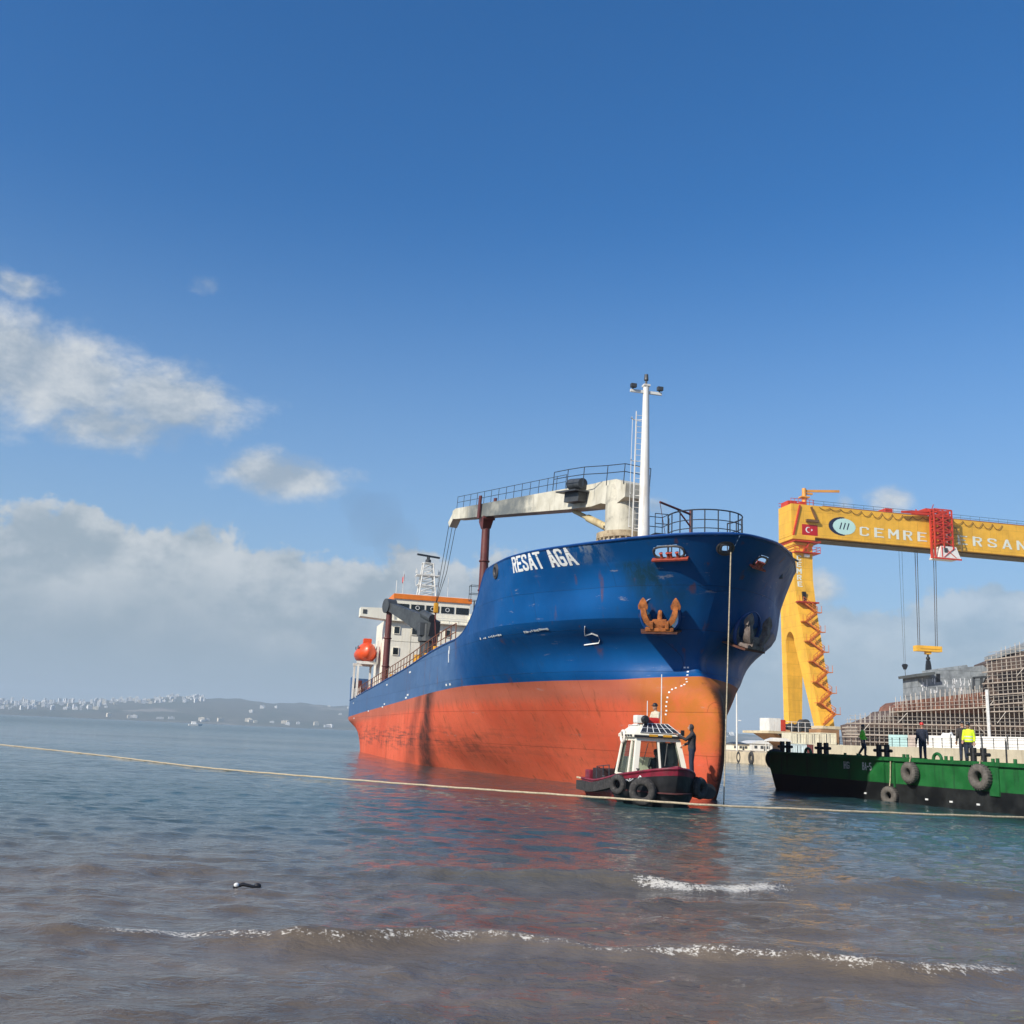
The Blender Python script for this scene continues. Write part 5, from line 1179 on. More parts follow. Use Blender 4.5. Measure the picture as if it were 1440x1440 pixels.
for k, (px_, zc, r0, w, tilt) in enumerate(((1285, 1.34, .30, .15, .0), (1384, 1.36, .35, .155, .05), (1256, .28, .27, .135, .25))):
    x = barge_x(px_, zc); nrm_ = BM.to_3x3() @ Vector((0, -1, 0))
    o = thing('tyre_fender', tyl[k], 'tyre', M=BM @ Matrix.Translation((x, -w*1.25-.04, zc)) @ Matrix.Rotation(math.pi/2, 4, 'X') @ Matrix.Rotation(tilt, 4, 'Y'), group='tyre fenders on the barge')
    m = MB(); m.torus(r0, (w, w*1.15), 40, 16, sq=.7); m.build('tyre', dusty, o, True)
    m = MB()
    for q in range(26): t = q*2*math.pi/26; m.box((0, 0, 0), (.035, w*1.5, .05), 0, Matrix.Rotation(t, 4, 'Z') @ Matrix.Translation((r0+w-.012, 0, 0)) @ Matrix.Rotation(R(90), 4, 'X') @ Matrix.Rotation(R(90), 4, 'Y'))
    m.build('tread', dusty, o)
    m = MB(); m.tube([(0, r0+w*.4, 0), (0, r0+w+.3, -w*.6), (0, BZ-zc, -w*1.1)], .025, 6); m.build('hanging_rope', rope_m, o)
o = thing('tyre_fender', 'black tyre fender on the dark far corner of the barge', 'tyre', M=BM @ Matrix.Translation((-.78, .5, BZ-.35)) @ Matrix.Rotation(math.pi/2, 4, 'Y'), group='tyre fenders on the barge')
m = MB(); m.torus(.36, (.2, .22), 32, 14, sq=.7); m.build('tyre', rubber, o, True)
# crew on the barge
def crew(px_, px_top, px_feet, depth): 
    p = at_y(px_, px_feet, depth); return Vector((p.x, p.y, BZ))
def on_barge(px_, y):
    return BM @ Vector((barge_x(px_, BZ+.9, y), y, BZ))
person('person', 'worker in bright green top walking on the barge deck, alone at its dark end', on_barge(1213, 6.0), face(1, -.5), hivis_g, navy, skin_m, [((.05, -.10, -.26), (.05, -.02, -.5)), ((-.05, .06, -.27), (-.06, .22, -.44))],
       stance=[((.10, .14, .5), (.10, .12, .085)), ((-.10, -.02, .5), (-.10, -.26, .12))], hat=dkhat, scale=.97)
person('person', 'worker in dark overalls and red helmet standing alone on the barge', on_barge(1297, 5.3), face(.2, .9), navy, navy, skin_m, DOWN, hat=red_h, scale=1.02, head_turn=.4)
person('person', 'man in plain dark jacket beside the yellow vest on the barge', on_barge(1354, 5.0), face(.3, .9), charcoal, navy, skin_m, DOWN, scale=1.06, hat=dkhat)
person('person', 'worker wearing a fluorescent yellow jacket on the barge', on_barge(1362, 4.9), face(-.6, -.6), hivis_y, navy, skin_m, [((.05, .04, -.28), (.02, .2, -.46)), DOWN[1]], hat=dkhat, vest=hivis_y, scale=1.02)

# ------------------------------------------------------------------ messenger rope across the foreground, almost on the water
pp = [(-60, 1041, .02), (0, 1047, .03), (150, 1063, .04), (300, 1080.5, .06), (450, 1093, .10), (600, 1104.5, .16), (720, 1113, .22), (860, 1122.5, .26), (930, 1127.5, .27), (1000, 1132.5, .26), (1140, 1138.5, .25), (1300, 1145, .22), (1440, 1149.5, .2), (1560, 1153, .18)]
P = [at_z(x, y, z) for x, y, z in pp]
dd = [0]
for a, b in zip(P, P[1:]): dd.append(dd[-1] + (b-a).length)
fx, fy, fz = [pchip(dd, [p[i] for p in P]) for i in range(3)]; m = MB(); tt = np.linspace(0, dd[-1], 260)
m.tube([(float(fx(t)), float(fy(t)), float(fz(t)) + .004*math.sin(t*2.1) + .004*math.sin(t*5.3)) for t in tt], .034, 8); ro = m.build('messenger_rope', rope_m, None, True)
tag(ro, 'long pale rope stretched low over the water in front of the ship', 'rope')

# ------------------------------------------------------------------ far shore
def hill_h(az):                                        # height in metres of the ridge by compass direction (degrees)
    return float(pchip([-60, -40, -28, -25, -20, -17, -13, -9, -3, 4, 10, 14, 22, 40, 60], [50, 50, 58, 66, 105, 132, 140, 130, 100, 85, 74, 78, 90, 80, 60])(az))
m = MB(); azs = np.arange(-46, 46.1, .35); rr = [4500, 4560, 4750, 5000, 5300, 5650, 6000, 6500, 7200]; fr = [-.02, .05, .22, .40, .62, .85, 1.0, .8, .0]
rh = np.random.default_rng(12); ph = rh.uniform(0, 6.28, 8)
def terr(az, k):
    h = hill_h(az)*fr[k]
    if 0 < k < 8: h *= 1 + .05*math.sin(az*.7+ph[0]+k*.9) + .04*math.sin(az*1.9+ph[1]+k*1.7) + .02*math.sin(az*5.7+ph[2]*k)
    return h
for az in azs:
    for k, r in enumerate(rr): m.v.append((r*math.sin(R(az)), r*math.cos(R(az)), terr(az, k)))
n = len(rr)
for i in range(len(azs)-1):
    for k in range(n-1): m.f.append((i*n+k, (i+1)*n+k, (i+1)*n+k+1, i*n+k+1)); m.m.append(0)
def land_mat():
    mm, t, b, out = mat_new('wooded_land'); co = t.new('ShaderNodeTexCoord').outputs['Object']
    a = t.noise(t.vmul(co, (.004, .004, .012)), 1.0, 5, .65); c = t.mix(t.rng(a, .42, .55), (.035, .05, .028), (.075, .075, .05)); c = t.mix(t.rng(t.noise(t.vmul(co, (.002, .002, .01)), 1.3, 4), .60, .66), c, (.22, .19, .15))
    t.put(b, 'Base Color', c); b.inputs['Roughness'].default_value = .95; return mm
tag(m.build('hills', land_mat(), None, True, 180), kind='structure')
# the hillside town: every block its own object, each a slab with a recessed ground floor and a stair head
tw_m = [paint('far_white_render', (.92, .90, .85), .8, .04, .05), paint('far_cream_render', (.88, .78, .6), .8, .1, .05), paint('far_grey_render', (.78, .78, .78), .8, .05, .05)]
def town_mesh(mat, fl):
    m = MB(); h = fl*3.0; m.box((0, 0, h/2+.2), (1, 1, h)); m.box((.1, 0, h+1.2), (.35, .4, 2)); m.box((0, 0, h+.3), (1.04, 1.04, .5))
    for k in range(fl): m.box((0, -.505, 1.7+3*k), (.86, .02, 1.2), 1)
    o = m.build('apartment_block', [mat, darkgrey]); return o
protos = [town_mesh(tw_m[i % 3], f) for i, f in enumerate((4, 5, 7, 9))]
rt = random.Random(21); n_t = 0; used = set()
def put_town(az, r, sc, which, label, group):
    global n_t
    k = 0
    while k < len(rr)-2 and rr[k+1] < r: k += 1
    z = terr(az, k) + (terr(az, k+1)-terr(az, k))*(r-rr[k])/(rr[k+1]-rr[k])
    p = protos[which]; o = p if which not in used else p.copy()
    if which in used: COL.objects.link(o)
    used.add(which); o.location = (r*math.sin(R(az)), r*math.cos(R(az)), z-1); o.scale = (sc*11, 11, .62+.4*rt.random()); o.rotation_euler = (0, 0, -R(az) + rt.uniform(-.5, .5))
    tag(o, label, 'apartment block', group); n_t += 1
for i in range(230):
    az = -28.5 + 12.6*rt.random()**.9
    if az > -20.5: r = rt.uniform(5450, 6020)
    else: r = rt.uniform(4900, 6020)
    put_town(az, r, .7+rt.random()*.9, rt.choice((0, 0, 1, 2, 2, 3)), 'tiny pale block of flats in the hazy hillside town across the water', 'blocks of the hillside town')
for i in range(22):
    put_town(-21 + 12.5*rt.random(), rt.uniform(4570, 4640), 1.0+rt.random()*1.6, rt.choice((0, 0, 1)), 'tiny low pale building along the far shore below the wooded hill', 'buildings along the far shore')
for i in range(10):
    put_town(-15 + 8*rt.random(), rt.uniform(5000, 5900), 1+rt.random(), 0, 'tiny pale building alone on the wooded far hillside', 'scattered far hillside buildings')
for i in range(8):
    put_town(10.5 + 3.5*rt.random(), rt.uniform(4600, 5600), 1.5+rt.random(), 0, 'tiny pale building on the far hill right of the ship', 'far buildings right of the ship')
wb = paint('boat_white', (.85, .84, .8), .4, .1, 1)
for k, (px_, py_, lab) in enumerate(((90, 1006.5, 'tiny white boat far out below the hillside town'), (274, 1020.5, 'tiny white boat far out below the wooded hill'))):
    p = at_z(px_, py_, .2); p.z = 0; p = p*(min(1, 1300/p.length)); bt = thing('far_boat', lab, 'boat', p, .4)
    m = MB(); m.loft([[(x, -w, .1), (x, w, .1), (x, w*1.2, h), (x, -w*1.2, h)] for x, w, h in ((-4, 1.2, 1.2), (2, 1.2, 1.3), (4.5, .1, 1.7))]); m.build('hull', wb, bt); m = MB(); m.box((-.8, 0, 2.0), (3, 1.8, 1.7), bev=.2); m.build('cabin', wb, bt)

# ------------------------------------------------------------------ the yard: quay, wall, fence, sheds
conc = paint('quay_concrete', (.64, .52, .35), .85, .2, .4, (.12, .10, .08), .4, .5)
QZ = 1.55
q1, q3 = at_z(1022, 1071), at_z(1078, 1076); qd = (q3-q1).normalized()
qe = [Vector((24, 330, 0)), Vector((31.0, 170, 0)), Vector((32.3, 151, 0)), Vector((34.4, 135, 0)), Vector((36.2, 105, 0)), Vector((37.2, 72, 0)), Vector((38.5, 30, 0)), Vector((140, 30, 0)), Vector((300, 330, 0))]
m = MB(); m.prism([(p.x, p.y) for p in qe], -2.5, QZ); tag(m.build('quay', conc), kind='structure')
for k, (px_, lab) in enumerate(((1043, 'black tyre fender hung low on the concrete quay, left of two'), (1060, 'black tyre fender hung low on the concrete quay, right of two'))):
    Y = 146 if k == 0 else 141
    p = at_y(px_, 1066, Y); o = thing('quay_fender', lab, 'fender', M=Matrix.Translation((p.x-.15, Y, .75)) @ Vector((-.99, -.14, 0)).to_track_quat('Z', 'Y').to_matrix().to_4x4(), group='fenders on the quay')
    m = MB(); m.torus(.62, (.3, .36), 24, 10, sq=.7); m.build('tyre', rubber, o, True); m = MB(); m.tube([(-.1, .62, .3), (0, 1.0, .2)], .04, 6); m.build('chain', black, o)
beige_w = paint('yard_wall_render', (.62, .54, .38), .85, .12, .5, (.25, .2, .14), .3, .3)
wall = thing('yard_wall', 'long low beige wall along the quay behind the green barge', 'wall')
pw = [Vector((36.0, 121, 0)), Vector((36.6, 105, 0)), Vector((37.6, 72, 0)), Vector((38.9, 31, 0))]
m = MB()
for a, b in zip(pw, pw[1:]):
    d = (b-a).normalized(); nn = Vector((-d.y, d.x, 0))
    m.loft([[a+Vector((0, 0, QZ-.05)), a+nn*.3+Vector((0, 0, QZ-.05)), a+nn*.3+Vector((0, 0, 2.80)), a+Vector((0, 0, 2.80))], [b+Vector((0, 0, QZ-.05)), b+nn*.3+Vector((0, 0, QZ-.05)), b+nn*.3+Vector((0, 0, 2.80)), b+Vector((0, 0, 2.80))]])
m.build('masonry', beige_w, wall)
fence = thing('security_fence', 'dark wire fence with forked posts on top of the beige wall', 'fence')
wires = MB(); tops = []
for i in range(26):
    Y = 113 - i*1.75; x = float(np.interp(-Y, [-q.y for q in pw], [q.x for q in pw])) + .15
    m = MB(); m.tube([(x, Y, 2.78), (x, Y, 3.32)], .03, 5)
    for k in (-1, 1): m.tube([(x, Y, 3.30), (x+k*.1, Y+k*.2, 3.62)], .025, 5)
    m.build('post', black, fence); tops.append((x, Y))
for zz, off in ((2.95, 0), (3.2, 0), (3.45, .12), (3.6, .2)): wires.tube([(x, y+off, zz) for x, y in tops], .012, 4)
wires.build('wire', black, fence)
hoard = thing('site_hoarding', 'row of white and pale turquoise hoarding panels behind the wire fence', 'hoarding')
hw = [paint('hoarding_turquoise', (.42, .62, .60), .6, .1, 1, GRIME, .15), paint('hoarding_pinkish', (.50, .42, .36), .6, .15, 1, GRIME, .2), paint('hoarding_white', (.80, .79, .74), .6, .08, 1, (.3, .28, .22), .15, .2)]
edges_px = [1250, 1277, 1290, 1336, 1338, 1379, 1381, 1416, 1418, 1456, 1458, 1500]
ha, hb2 = Vector((44.5, 118, 0)), Vector((53.0, 92, 0)); hdr = (hb2-ha).normalized()
def hoard_at(px_):
    r_ = ray(px_, 1045); # cross with the vertical plane through ha, hb2
    nn = Vector((-hdr.y, hdr.x, 0)); t = nn.dot(ha - Vector((0, 0, 0)))/nn.dot(Vector((r_.x, r_.y, 0))); return Vector((r_.x*t, r_.y*t, 0))
for i, (a, b) in enumerate(zip(edges_px, edges_px[1:])):
    if b-a < 4: continue
    A, B_ = hoard_at(a), hoard_at(b); m = MB(); m.bar(A+Vector((0, 0, QZ+1.35)), B_+Vector((0, 0, QZ+1.35)), .06, 2.7); m.build('panel', hw[0 if a == 1250 else 1 if a == 1277 else 2], hoard)
for px_ in (1337, 1380, 1417, 1457):
    A = hoard_at(px_); m = MB(); m.tube([A + Vector((0, -.1, QZ)), A + Vector((0, -.1, QZ+2.9))], .06, 6); m.build('post', darkgrey, hoard)
# tarpaulin heap behind the hoarding
tp = at_y(1348, 1030, 122); tarp = thing('tarpaulin_heap', 'crumpled white tarpaulin heap rising above the hoarding', 'tarpaulin', (tp.x, 122, QZ))
m = MB(); rp = random.Random(8); g = {}
for i in range(19):
    for j in range(9):
        u = i/18*2-1; v = j/8*2-1; h = 3.2*(1-abs(u)**2.5*.45)*(1-v*v*.75) + .35*math.sin(u*9+v*3) + .25*math.sin(u*17-v*5) - .5*u*0; g[(i, j)] = len(m.v); m.v.append((u*3.0, v*1.6, max(.0, h) if abs(v) < .99 and abs(u) < .99 else 0))
for i in range(18):
    for j in range(8): m.f.append((g[(i, j)], g[(i+1, j)], g[(i+1, j+1)], g[(i, j+1)])); m.m.append(0)
m.build('cloth', paint('tarpaulin_white', (.74, .74, .70), .7, .1, 1), tarp, True, 60)
# sheds at the far end of the quay, lamp post, canopy
def shed(name, label, px0, px1, y_eave, y_ridge, Y, depth, wallm, roofm, hip=False):
    a, b = at_y(px0, y_eave, Y), at_y(px1, y_eave, Y); w = b.x-a.x; ze = a.z-QZ; zr = at_y((px0+px1)/2, y_ridge, Y).z-QZ
    o = thing(name, label, 'building', ((a.x+b.x)/2, Y+depth/2, QZ), 0)
    m = MB(); m.box((0, 0, ze/2), (w, depth, ze)); m.build('walls', wallm, o)
    m = MB(); e = .3
    if hip: m.loft([[(-w/2-e, -depth/2-e, ze), (w/2+e, -depth/2-e, ze), (w/2+e, depth/2+e, ze), (-w/2-e, depth/2+e, ze)], [(-w*.2, -depth*.1, zr), (w*.2, -depth*.1, zr), (w*.2, depth*.1, zr), (-w*.2, depth*.1, zr)]])
    else: m.prism([(-w/2-e, ze), (w/2+e, ze), (w/2*.5, ze+(zr-ze)*.75), (0, zr), (-w/2*.5, ze+(zr-ze)*.75)], -depth/2-e, depth/2+e, 0, Matrix(((1,0,0,0),(0,0,1,0),(0,1,0,0),(0,0,0,1))))
    m.build('roof', roofm, o)
    for k in (-.3, .0, .3):
        m = MB(); m.box((k*w, -depth/2-.02, ze*.5), (w*.14, .06, ze*.42)); m.build('window', darkgrey, o)
    m = MB(); m.box((w*.15, -depth/2-.025, ze*.35), (w*.1, .06, ze*.68)); m.build('door', crg, o); return o
shed('quay_shed', 'small cream shed with dark hipped roof at the far end of the quay', 1029, 1054, 1046, 1043.5, 205, 7, cream, darkgrey, True)
shed('quay_hall', 'white hall with a low curved roof beside the small dark roofed shed', 1057, 1086, 1045.5, 1041, 230, 12, white, paint('pale_roof', (.6, .6, .58), .7, .1, .5))
lp = at_y(1036, 1000, 180); post = thing('lamp_post', 'tall thin white lamp post on the quay right of the bulb', 'lamp post', (lp.x, 180, QZ))
zt_ = at_y(1035, 962, 180).z-QZ; m = MB(); m.tube([(0, 0, 0), (0, 0, zt_)], [.16, .09], 8); m.build('pole', white, post, True); m = MB(); m.box((.5, 0, zt_*.45), (.5, .2, .15)); m.bar((0, 0, zt_*.45), (.4, 0, zt_*.45), .06); m.box((0, 0, zt_), (1.0, .25, .12)); m.build('lamp', white, post)
cpx = at_y(1094, 1050, 165); cn = thing('white_canopy', 'low white canopy tent on the quay behind the barge corner', 'canopy', (cpx.x, 165, QZ))
m = MB(); m.loft([[(-1.9+e, -1.2, 1.7+h), (1.9-e, -1.2, 1.7+h), (1.9-e, 1.2, 1.7+h), (-1.9+e, 1.2, 1.7+h)] for e, h in ((0, 0), (.1, .2), (1.0, .55))]); m.build('cover', white, cn)
for a in (-1.7, 1.7):
    for b in (-1, 1): m = MB(); m.tube([(a, b, 0), (a, b, 1.75)], .05, 6); m.build('leg', white, cn)

# ------------------------------------------------------------------ stacked containers under the crane
def container(name_lab, px0, px1, y0, y1, Y, mat):
    a, b = at_y(px0, y1, Y), at_y(px1, y0, Y); w = b.x-a.x; h = b.z-a.z
    o = thing('shipping_container', name_lab, 'container', ((a.x+b.x)/2, Y+3, a.z)); m = MB(); m.box((0, 0, h/2), (w-.06, 6, h-.06)); 
    m.build('body', mat, o)
    m = MB()
    for k in (-1, 1): m.box((k*(w/2-.08), -3.02, h/2), (.12, .08, h-.1))
    for k in (0, 1): m.box((0, -3.03, .1+k*(h-.2)), (w-.1, .08, .12))
    for k in np.linspace(-.4, .4, 7): m.box((k*w, -3.015, h/2), (.08, .06, h-.4))
    m.build('ribs', mat, o)
    m = MB()
    for k in (-.1, .1): m.tube([(k*w, -3.08, .2), (k*w, -3.08, h-.2)], .03, 5)
    m.build('lock_bars', darkgrey, o)
cr_c = paint('container_cream', (.70, .66, .50), .6, .1, .6, RUST, .15, .3); bl_c = paint('container_pale_blue', (.55, .66, .68), .6, .1, .6, RUST, .1, .2); ma_c = paint('container_maroon', (.20, .05, .045), .6, .2, .6)
for args in (('cream container on top of the pale blue one under the yellow crane', 1112, 1134, 1031, 1046, 184, cr_c), ('cream container on top of the maroon one under the yellow crane', 1135, 1152, 1031, 1047, 184, cr_c), ('cream container at the foot of the staired crane leg', 1153, 1176, 1031, 1046.5, 184, cr_c),
             ('pale blue container at the bottom of the stack under the crane', 1112.5, 1134.5, 1047, 1060, 183.5, bl_c), ('maroon container at the bottom of the stack under the crane', 1135.5, 1151.5, 1048, 1060.5, 183.5, ma_c), ('long cream store behind the low wall at the crane foot', 1152.5, 1205, 1048, 1062, 184.3, cr_c)): container(*args)

# ------------------------------------------------------------------ yellow gantry crane
YAW = R(12); cx = 56.9; CM = Matrix.Translation((cx, 200, 0)) @ Matrix.Rotation(YAW, 4, 'Z'); CI = CM.inverted()
gc = thing('gantry_crane', 'huge yellow gantry crane with a Turkish flag and red trolley on its beam', 'crane', M=CM)
cyel = plated('crane_yellow', (.86, .47, .045), (.42, .2, .03), 4.2, 2.3, .45, .3); cred = paint('crane_red', (.56, .045, .02), .5, .2, .6, RUST, .2); cgold = paint('crane_stair_orange', (.62, .17, .03), .5, .2, .8)
def crane_px(px, py, y=0.0):
    """local (x, z) where the sight line crosses the crane's plane at local y"""
    o = CI @ Vector((0, 0, EYE)); d = CI.to_3x3() @ ray(px, py); t = (y-o.y)/d.y; q = o+d*t; return q.x, q.z
TT = 2.0                                               # half thickness along the beam
ZB = 6.4
XZ = Matrix(((0, 0, 1, 0), (1, 0, 0, 0), (0, 1, 0, 0), (0, 0, 0, 1)))   # (a, b, h) -> (h, a, b)
arch = [(1.7*math.cos(t), 22.3 + 2.2*math.sin(t)) for t in np.linspace(0, math.pi, 11)]
outer = [(-10.7, ZB), (-8.1, ZB)] + [(-y-.2, z) for y, z in arch] + [(1.5, ZB), (3.7, ZB), (3.2, 29.5), (2.6, 34.5), (2.6, 42.7), (-2.6, 42.7), (-2.6, 34.5), (-3.6, 29.5)]
m = MB(); m.prism(outer, -TT, TT, 0, XZ); m.v = [(x*float(np.interp(z, [ZB, 29.5], [.66, 1.0])), y, z) for x, y, z in m.v]; tower = m.build('leg_frame', cyel, gc)
zb0, zt0 = 43.2, 49.6; x_l = crane_px(1113, 738, -2.7)[0]
m = MB(); m.box(((x_l+118)/2, 0, (zb0+zt0)/2), (118-x_l, 5.4, zt0-zb0)); beam = m.build('beam', cyel, gc)
m = MB(); m.box(((x_l+118)/2+.5, 0, zb0-.16), (117-x_l, 3.6, .3)); m.build('soffit_rail', paint('soffit_dark', (.10, .075, .03), .6, .2, .5), beam)
m = MB(); m.box((0, 0, 42.83), (4.8, 6.0, .7)); m.box((0, 0, 41.6), (4.3, 5.5, .5)); m.build('tower_head', cyel, gc)
m = MB()                                               # red walkways round the head
for z, w, dpt in ((42.05, 5.6, 7.0), (39.9, 5.4, 6.8)):
    m.box((.6, 0, z), (w, dpt, .18))
    for sx in (-1, 1):
        for zz in ((.6, 1.15) if z < 41 else (.3,)): m.tube([(.6+sx*w/2, -dpt/2, z+zz), (.6+sx*w/2, dpt/2, z+zz)], .05, 5)
    if z < 41:
        for zz in (.6, 1.15): m.tube([(.6-w/2, -dpt/2, z+zz), (.6+w/2, -dpt/2, z+zz)], .05, 5)
        for x in np.linspace(-w/2, w/2, 7): m.tube([(.6+x, -dpt/2, z), (.6+x, -dpt/2, z+1.15)], .05, 5)
m.build('head_walkway', cred, gc)
m = MB()                                               # inclined braces and roof walkway
for y in (-2.8,):
    m.bar((x_l+.3, y, 43.2), (x_l+1.8, y, 49.4), .35, .3); m.bar((-.2, y, 40.0), (1.2, y-.3, 42), .4, .2)
for y in (-2.6, 2.6):
    for zz in (.55, 1.1): m.tube([(x_l, y, zt0+zz), (x_l+5, y, zt0+zz)], .06, 5)
for x in np.arange(x_l, x_l+5.1, .8): m.tube([(x, -2.6, zt0), (x, -2.6, zt0+1.1)], .05, 5)
m.box((x_l+1.2, .5, zt0+.5), (2.0, 3, 1.0)); m.box((x_l+3.2, -.5, zt0+.4), (1.2, 2.2, .9))
m.build('roof_gear', cred, gc)
m = MB()
for y in (-2.5, 2.5):
    for zz in (.5, 1.05): m.tube([(x_l+5, y, zt0+zz), (117, y, zt0+zz)], .035, 4)
    for x in np.arange(x_l+5, 117, 2.2): m.tube([(x, y, zt0), (x, y, zt0+1.05)], .035, 4)
m.build('beam_rail', railm, gc)
m = MB(); m.box(((x_l+118)/2+3, -2.3, zt0+.12), (110-x_l, .5, .22)); m.build('runway_rail', paint('runway_brown', (.30, .12, .04), .6, .2, .5), beam)
# festoon cable loops under the upper edge
xs_ = np.arange(x_l+6, 44, 2.3)
for x in xs_: m = MB(); m.tube([(x + 2.3*t, -2.85, zt0-.25-1.15*(1-(2*t-1)**2)*(.7+.3*math.sin(x*3))) for t in np.linspace(0, 1, 7)], .06, 4); m.build('festoon_loop', paint('cable_brown', (.16, .07, .02), .6, .2, 1), gc)
m = MB(); m.box((crane_px(1143, 733, -2.8)[0]-.2, -3.0, crane_px(1143, 733, -2.8)[1]), (2.6, .6, .5)); m.bar((x_l+4.2, -2.9, 49.2), (x_l+5.2, -3, 46.8), .5, .3); m.build('cable_box', paint('cable_box_brown', (.16, .08, .03), .6, .2, 1), gc)
# mast crane on the roof
mxx = crane_px(1131, 705, 0)[0]
zz_t = crane_px(1131, 687, 0)[1]; m = MB(); m.tube([(mxx, 0, zt0), (mxx, 0, zz_t)], [.5, .42], 12); m.box((mxx, 0, zt0+2.2), (1.9, 1.3, .25)); sc_ = m.build('service_crane', paint('service_orange', (.74, .33, .06), .5, .15, .5), gc, True)
xe, ze = crane_px(1180, 691, 0); m = MB(); m.bar((mxx+.3, 0, zz_t-.5), (xe, 0, ze), .35, .45); m.box((mxx+1.2, 0, zz_t-1.0), (1.2, .5, .35)); m.build('boom', paint('service_orange', (.7, .3, .05)), sc_)
# flag, emblem and lettering on the beam face
FY = -2.72
x0, z0 = crane_px(1128, 752.5, FY); x1, z1 = crane_px(1149.5, 737.5, FY)
zc0 = crane_px(1138, 752.6, FY)[1]; zc1 = crane_px(1138, 737.8, FY)[1]
m = MB(); m.box(((x0+x1)/2, FY+.0, (zc0+zc1)/2), (x1-x0, .05, zc1-zc0)); fg = m.build('painted_flag', paint('flag_red_paint', (.48, .012, .018), .5, .08, 1), beam)
fh = zc1-zc0; fcx, fcz = x0 + fh*.62, (zc0+zc1)/2
def disc_cells(mb, inside, x_0, z_0, x_1, z_1, y, nx, nz): 
    ids = {}
    def V(i, j):
        if (i, j) not in ids: ids[(i, j)] = len(mb.v); mb.v.append((x_0+(x_1-x_0)*i/nx, y, z_0+(z_1-z_0)*j/nz))
        return ids[(i, j)]
    for i in range(nx):
        for j in range(nz):
            if inside(x_0+(x_1-x_0)*(i+.5)/nx, z_0+(z_1-z_0)*(j+.5)/nz): mb.f.append((V(i, j), V(i+1, j), V(i+1, j+1), V(i, j+1))); mb.m.append(0)
m = MB(); disc_cells(m, lambda x, z: math.hypot(x-fcx, z-fcz) < fh*.27 and math.hypot(x-fcx-fh*.075, z-fcz) > fh*.215, fcx-fh*.3, fcz-fh*.3, fcx+fh*.3, fcz+fh*.3, FY-.03, 48, 48)
m.build('crescent', marks, fg)
m = MB(); sp = []
for k in range(10): rr_ = fh*(.13 if k % 2 == 0 else .05); sp.append((fcx+fh*.36 - rr_*math.cos(k*math.pi/5), fcz + rr_*math.sin(k*math.pi/5)))
m.prism(sp, FY-.035, FY-.03, 0, Matrix(((1,0,0,0),(0,0,1,0),(0,1,0,0),(0,0,0,1)))); m.build('star', marks, fg)
ex, ez = crane_px(1187, 740.5, FY); erx = (crane_px(1203, 741, FY)[0]-crane_px(1171, 741, FY)[0])/2; erz = (crane_px(1187, 729.5, FY)[1]-crane_px(1187, 752, FY)[1])/2
aqua = paint('emblem_aqua', (.50, .74, .68), .5, .06, 1); nvy = paint('emblem_navy', (.012, .018, .05), .5, .1, 1); lett = paint('beam_lettering', (.72, .76, .66), .5, .06, 1)
m = MB(); disc_cells(m, lambda x, z: ((x-ex)/erx)**2+((z-ez)/erz)**2 < 1, ex-erx, ez-erz, ex+erx, ez+erz, FY-.02, 56, 40); em = m.build('emblem', aqua, beam)
m = MB(); disc_cells(m, lambda x, z: ((x-ex+.35)/(erx*1.22))**2+((z-ez)/(erz*1.14))**2 < 1 and ((x-ex-.25)/(erx*1.08))**2+((z-ez)/(erz*1.03))**2 > 1 and x < ex+.1, ex-erx*1.6, ez-erz*1.3, ex+erx, ez+erz*1.3, FY-.03, 64, 48); m.build('emblem_arc', nvy, em)
m = MB()
for k in range(3): xk = ex-.75+.8*k; m.bar((xk-.22, FY-.035, ez-.6), (xk+.22, FY-.035, ez+.75), .22, .02, up=(0, 1, 0))
m.build('emblem_stroke', nvy, em)
def beam_text(txt, px0, px1, py0, hgt):
    xa_, za_ = crane_px(px0, py0, FY); xb_ = crane_px(px1, py0, FY)[0]; n_ = len(txt); adv = (xb_-xa_)/n_
    for i, ch in enumerate(txt):
        if ch == ' ': continue
        m = MB(); stroke_cells(m, GL[ch], lambda u, v: Vector((xa_+adv*(i+.10) + u/.54*adv*.74, FY-.025, za_ + v*hgt)), .06, (-.02, -.02, .58, 1.02), 22, 26); m.build('letter', lett, beam)
beam_text('CEMRE', 1206, 1307, 753, 1.9)
beam_text('TERSANESI', 1330, 1528, 766, 2.05) if False else None
xa_, za_ = crane_px(1208, 752.5, FY); xT = crane_px(1345, 766, FY)[0]; xN = crane_px(1429, 778, FY)[0]
adv5 = (xN-xT)/4.0
for i, ch in enumerate('ERSANESI'):
    m = MB(); stroke_cells(m, GL[ch], lambda u, v: Vector((xT+adv5*(i+.05) + u/.54*adv5*.72, FY-.025, za_ + v*1.9)), .06, (-.02, -.02, .58, 1.02), 22, 26); m.build('letter', lett, beam)
m = MB(); stroke_cells(m, GL['T'], lambda u, v: Vector((xT-adv5*.95 + u/.54*adv5*.72, FY-.025, za_ + v*1.9)), .06, (-.02, -.02, .58, 1.02), 22, 26); m.build('letter', lett, beam)
def leg_y0(z): return -float(np.interp(z, [ZB, 29.5, 34.5], [10.7, 3.6, 2.6]))
for i, ch in enumerate('CEMRE'):
    zz = 38.3 - i*1.3; m = MB(); stroke_cells(m, GL[ch], lambda u, v: Vector((-1.45 + u*2.0, leg_y0(zz + v*1.0)-.03, zz + v*1.0)), .08, (-.02, -.02, .58, 1.02), 16, 22); m.build('letter', lett, tower)
m = MB(); m.tube([(0.1, -2.62, 39.4), (1.2, -2.66, 39.3)], .35, 10); m.build('tower_lamp', marks, gc, True)
m = MB(); m.box((-.4, leg_y0(31)-.02, 31.0), (.7, .5, 2.1)); m.build('tower_door', black, tower)
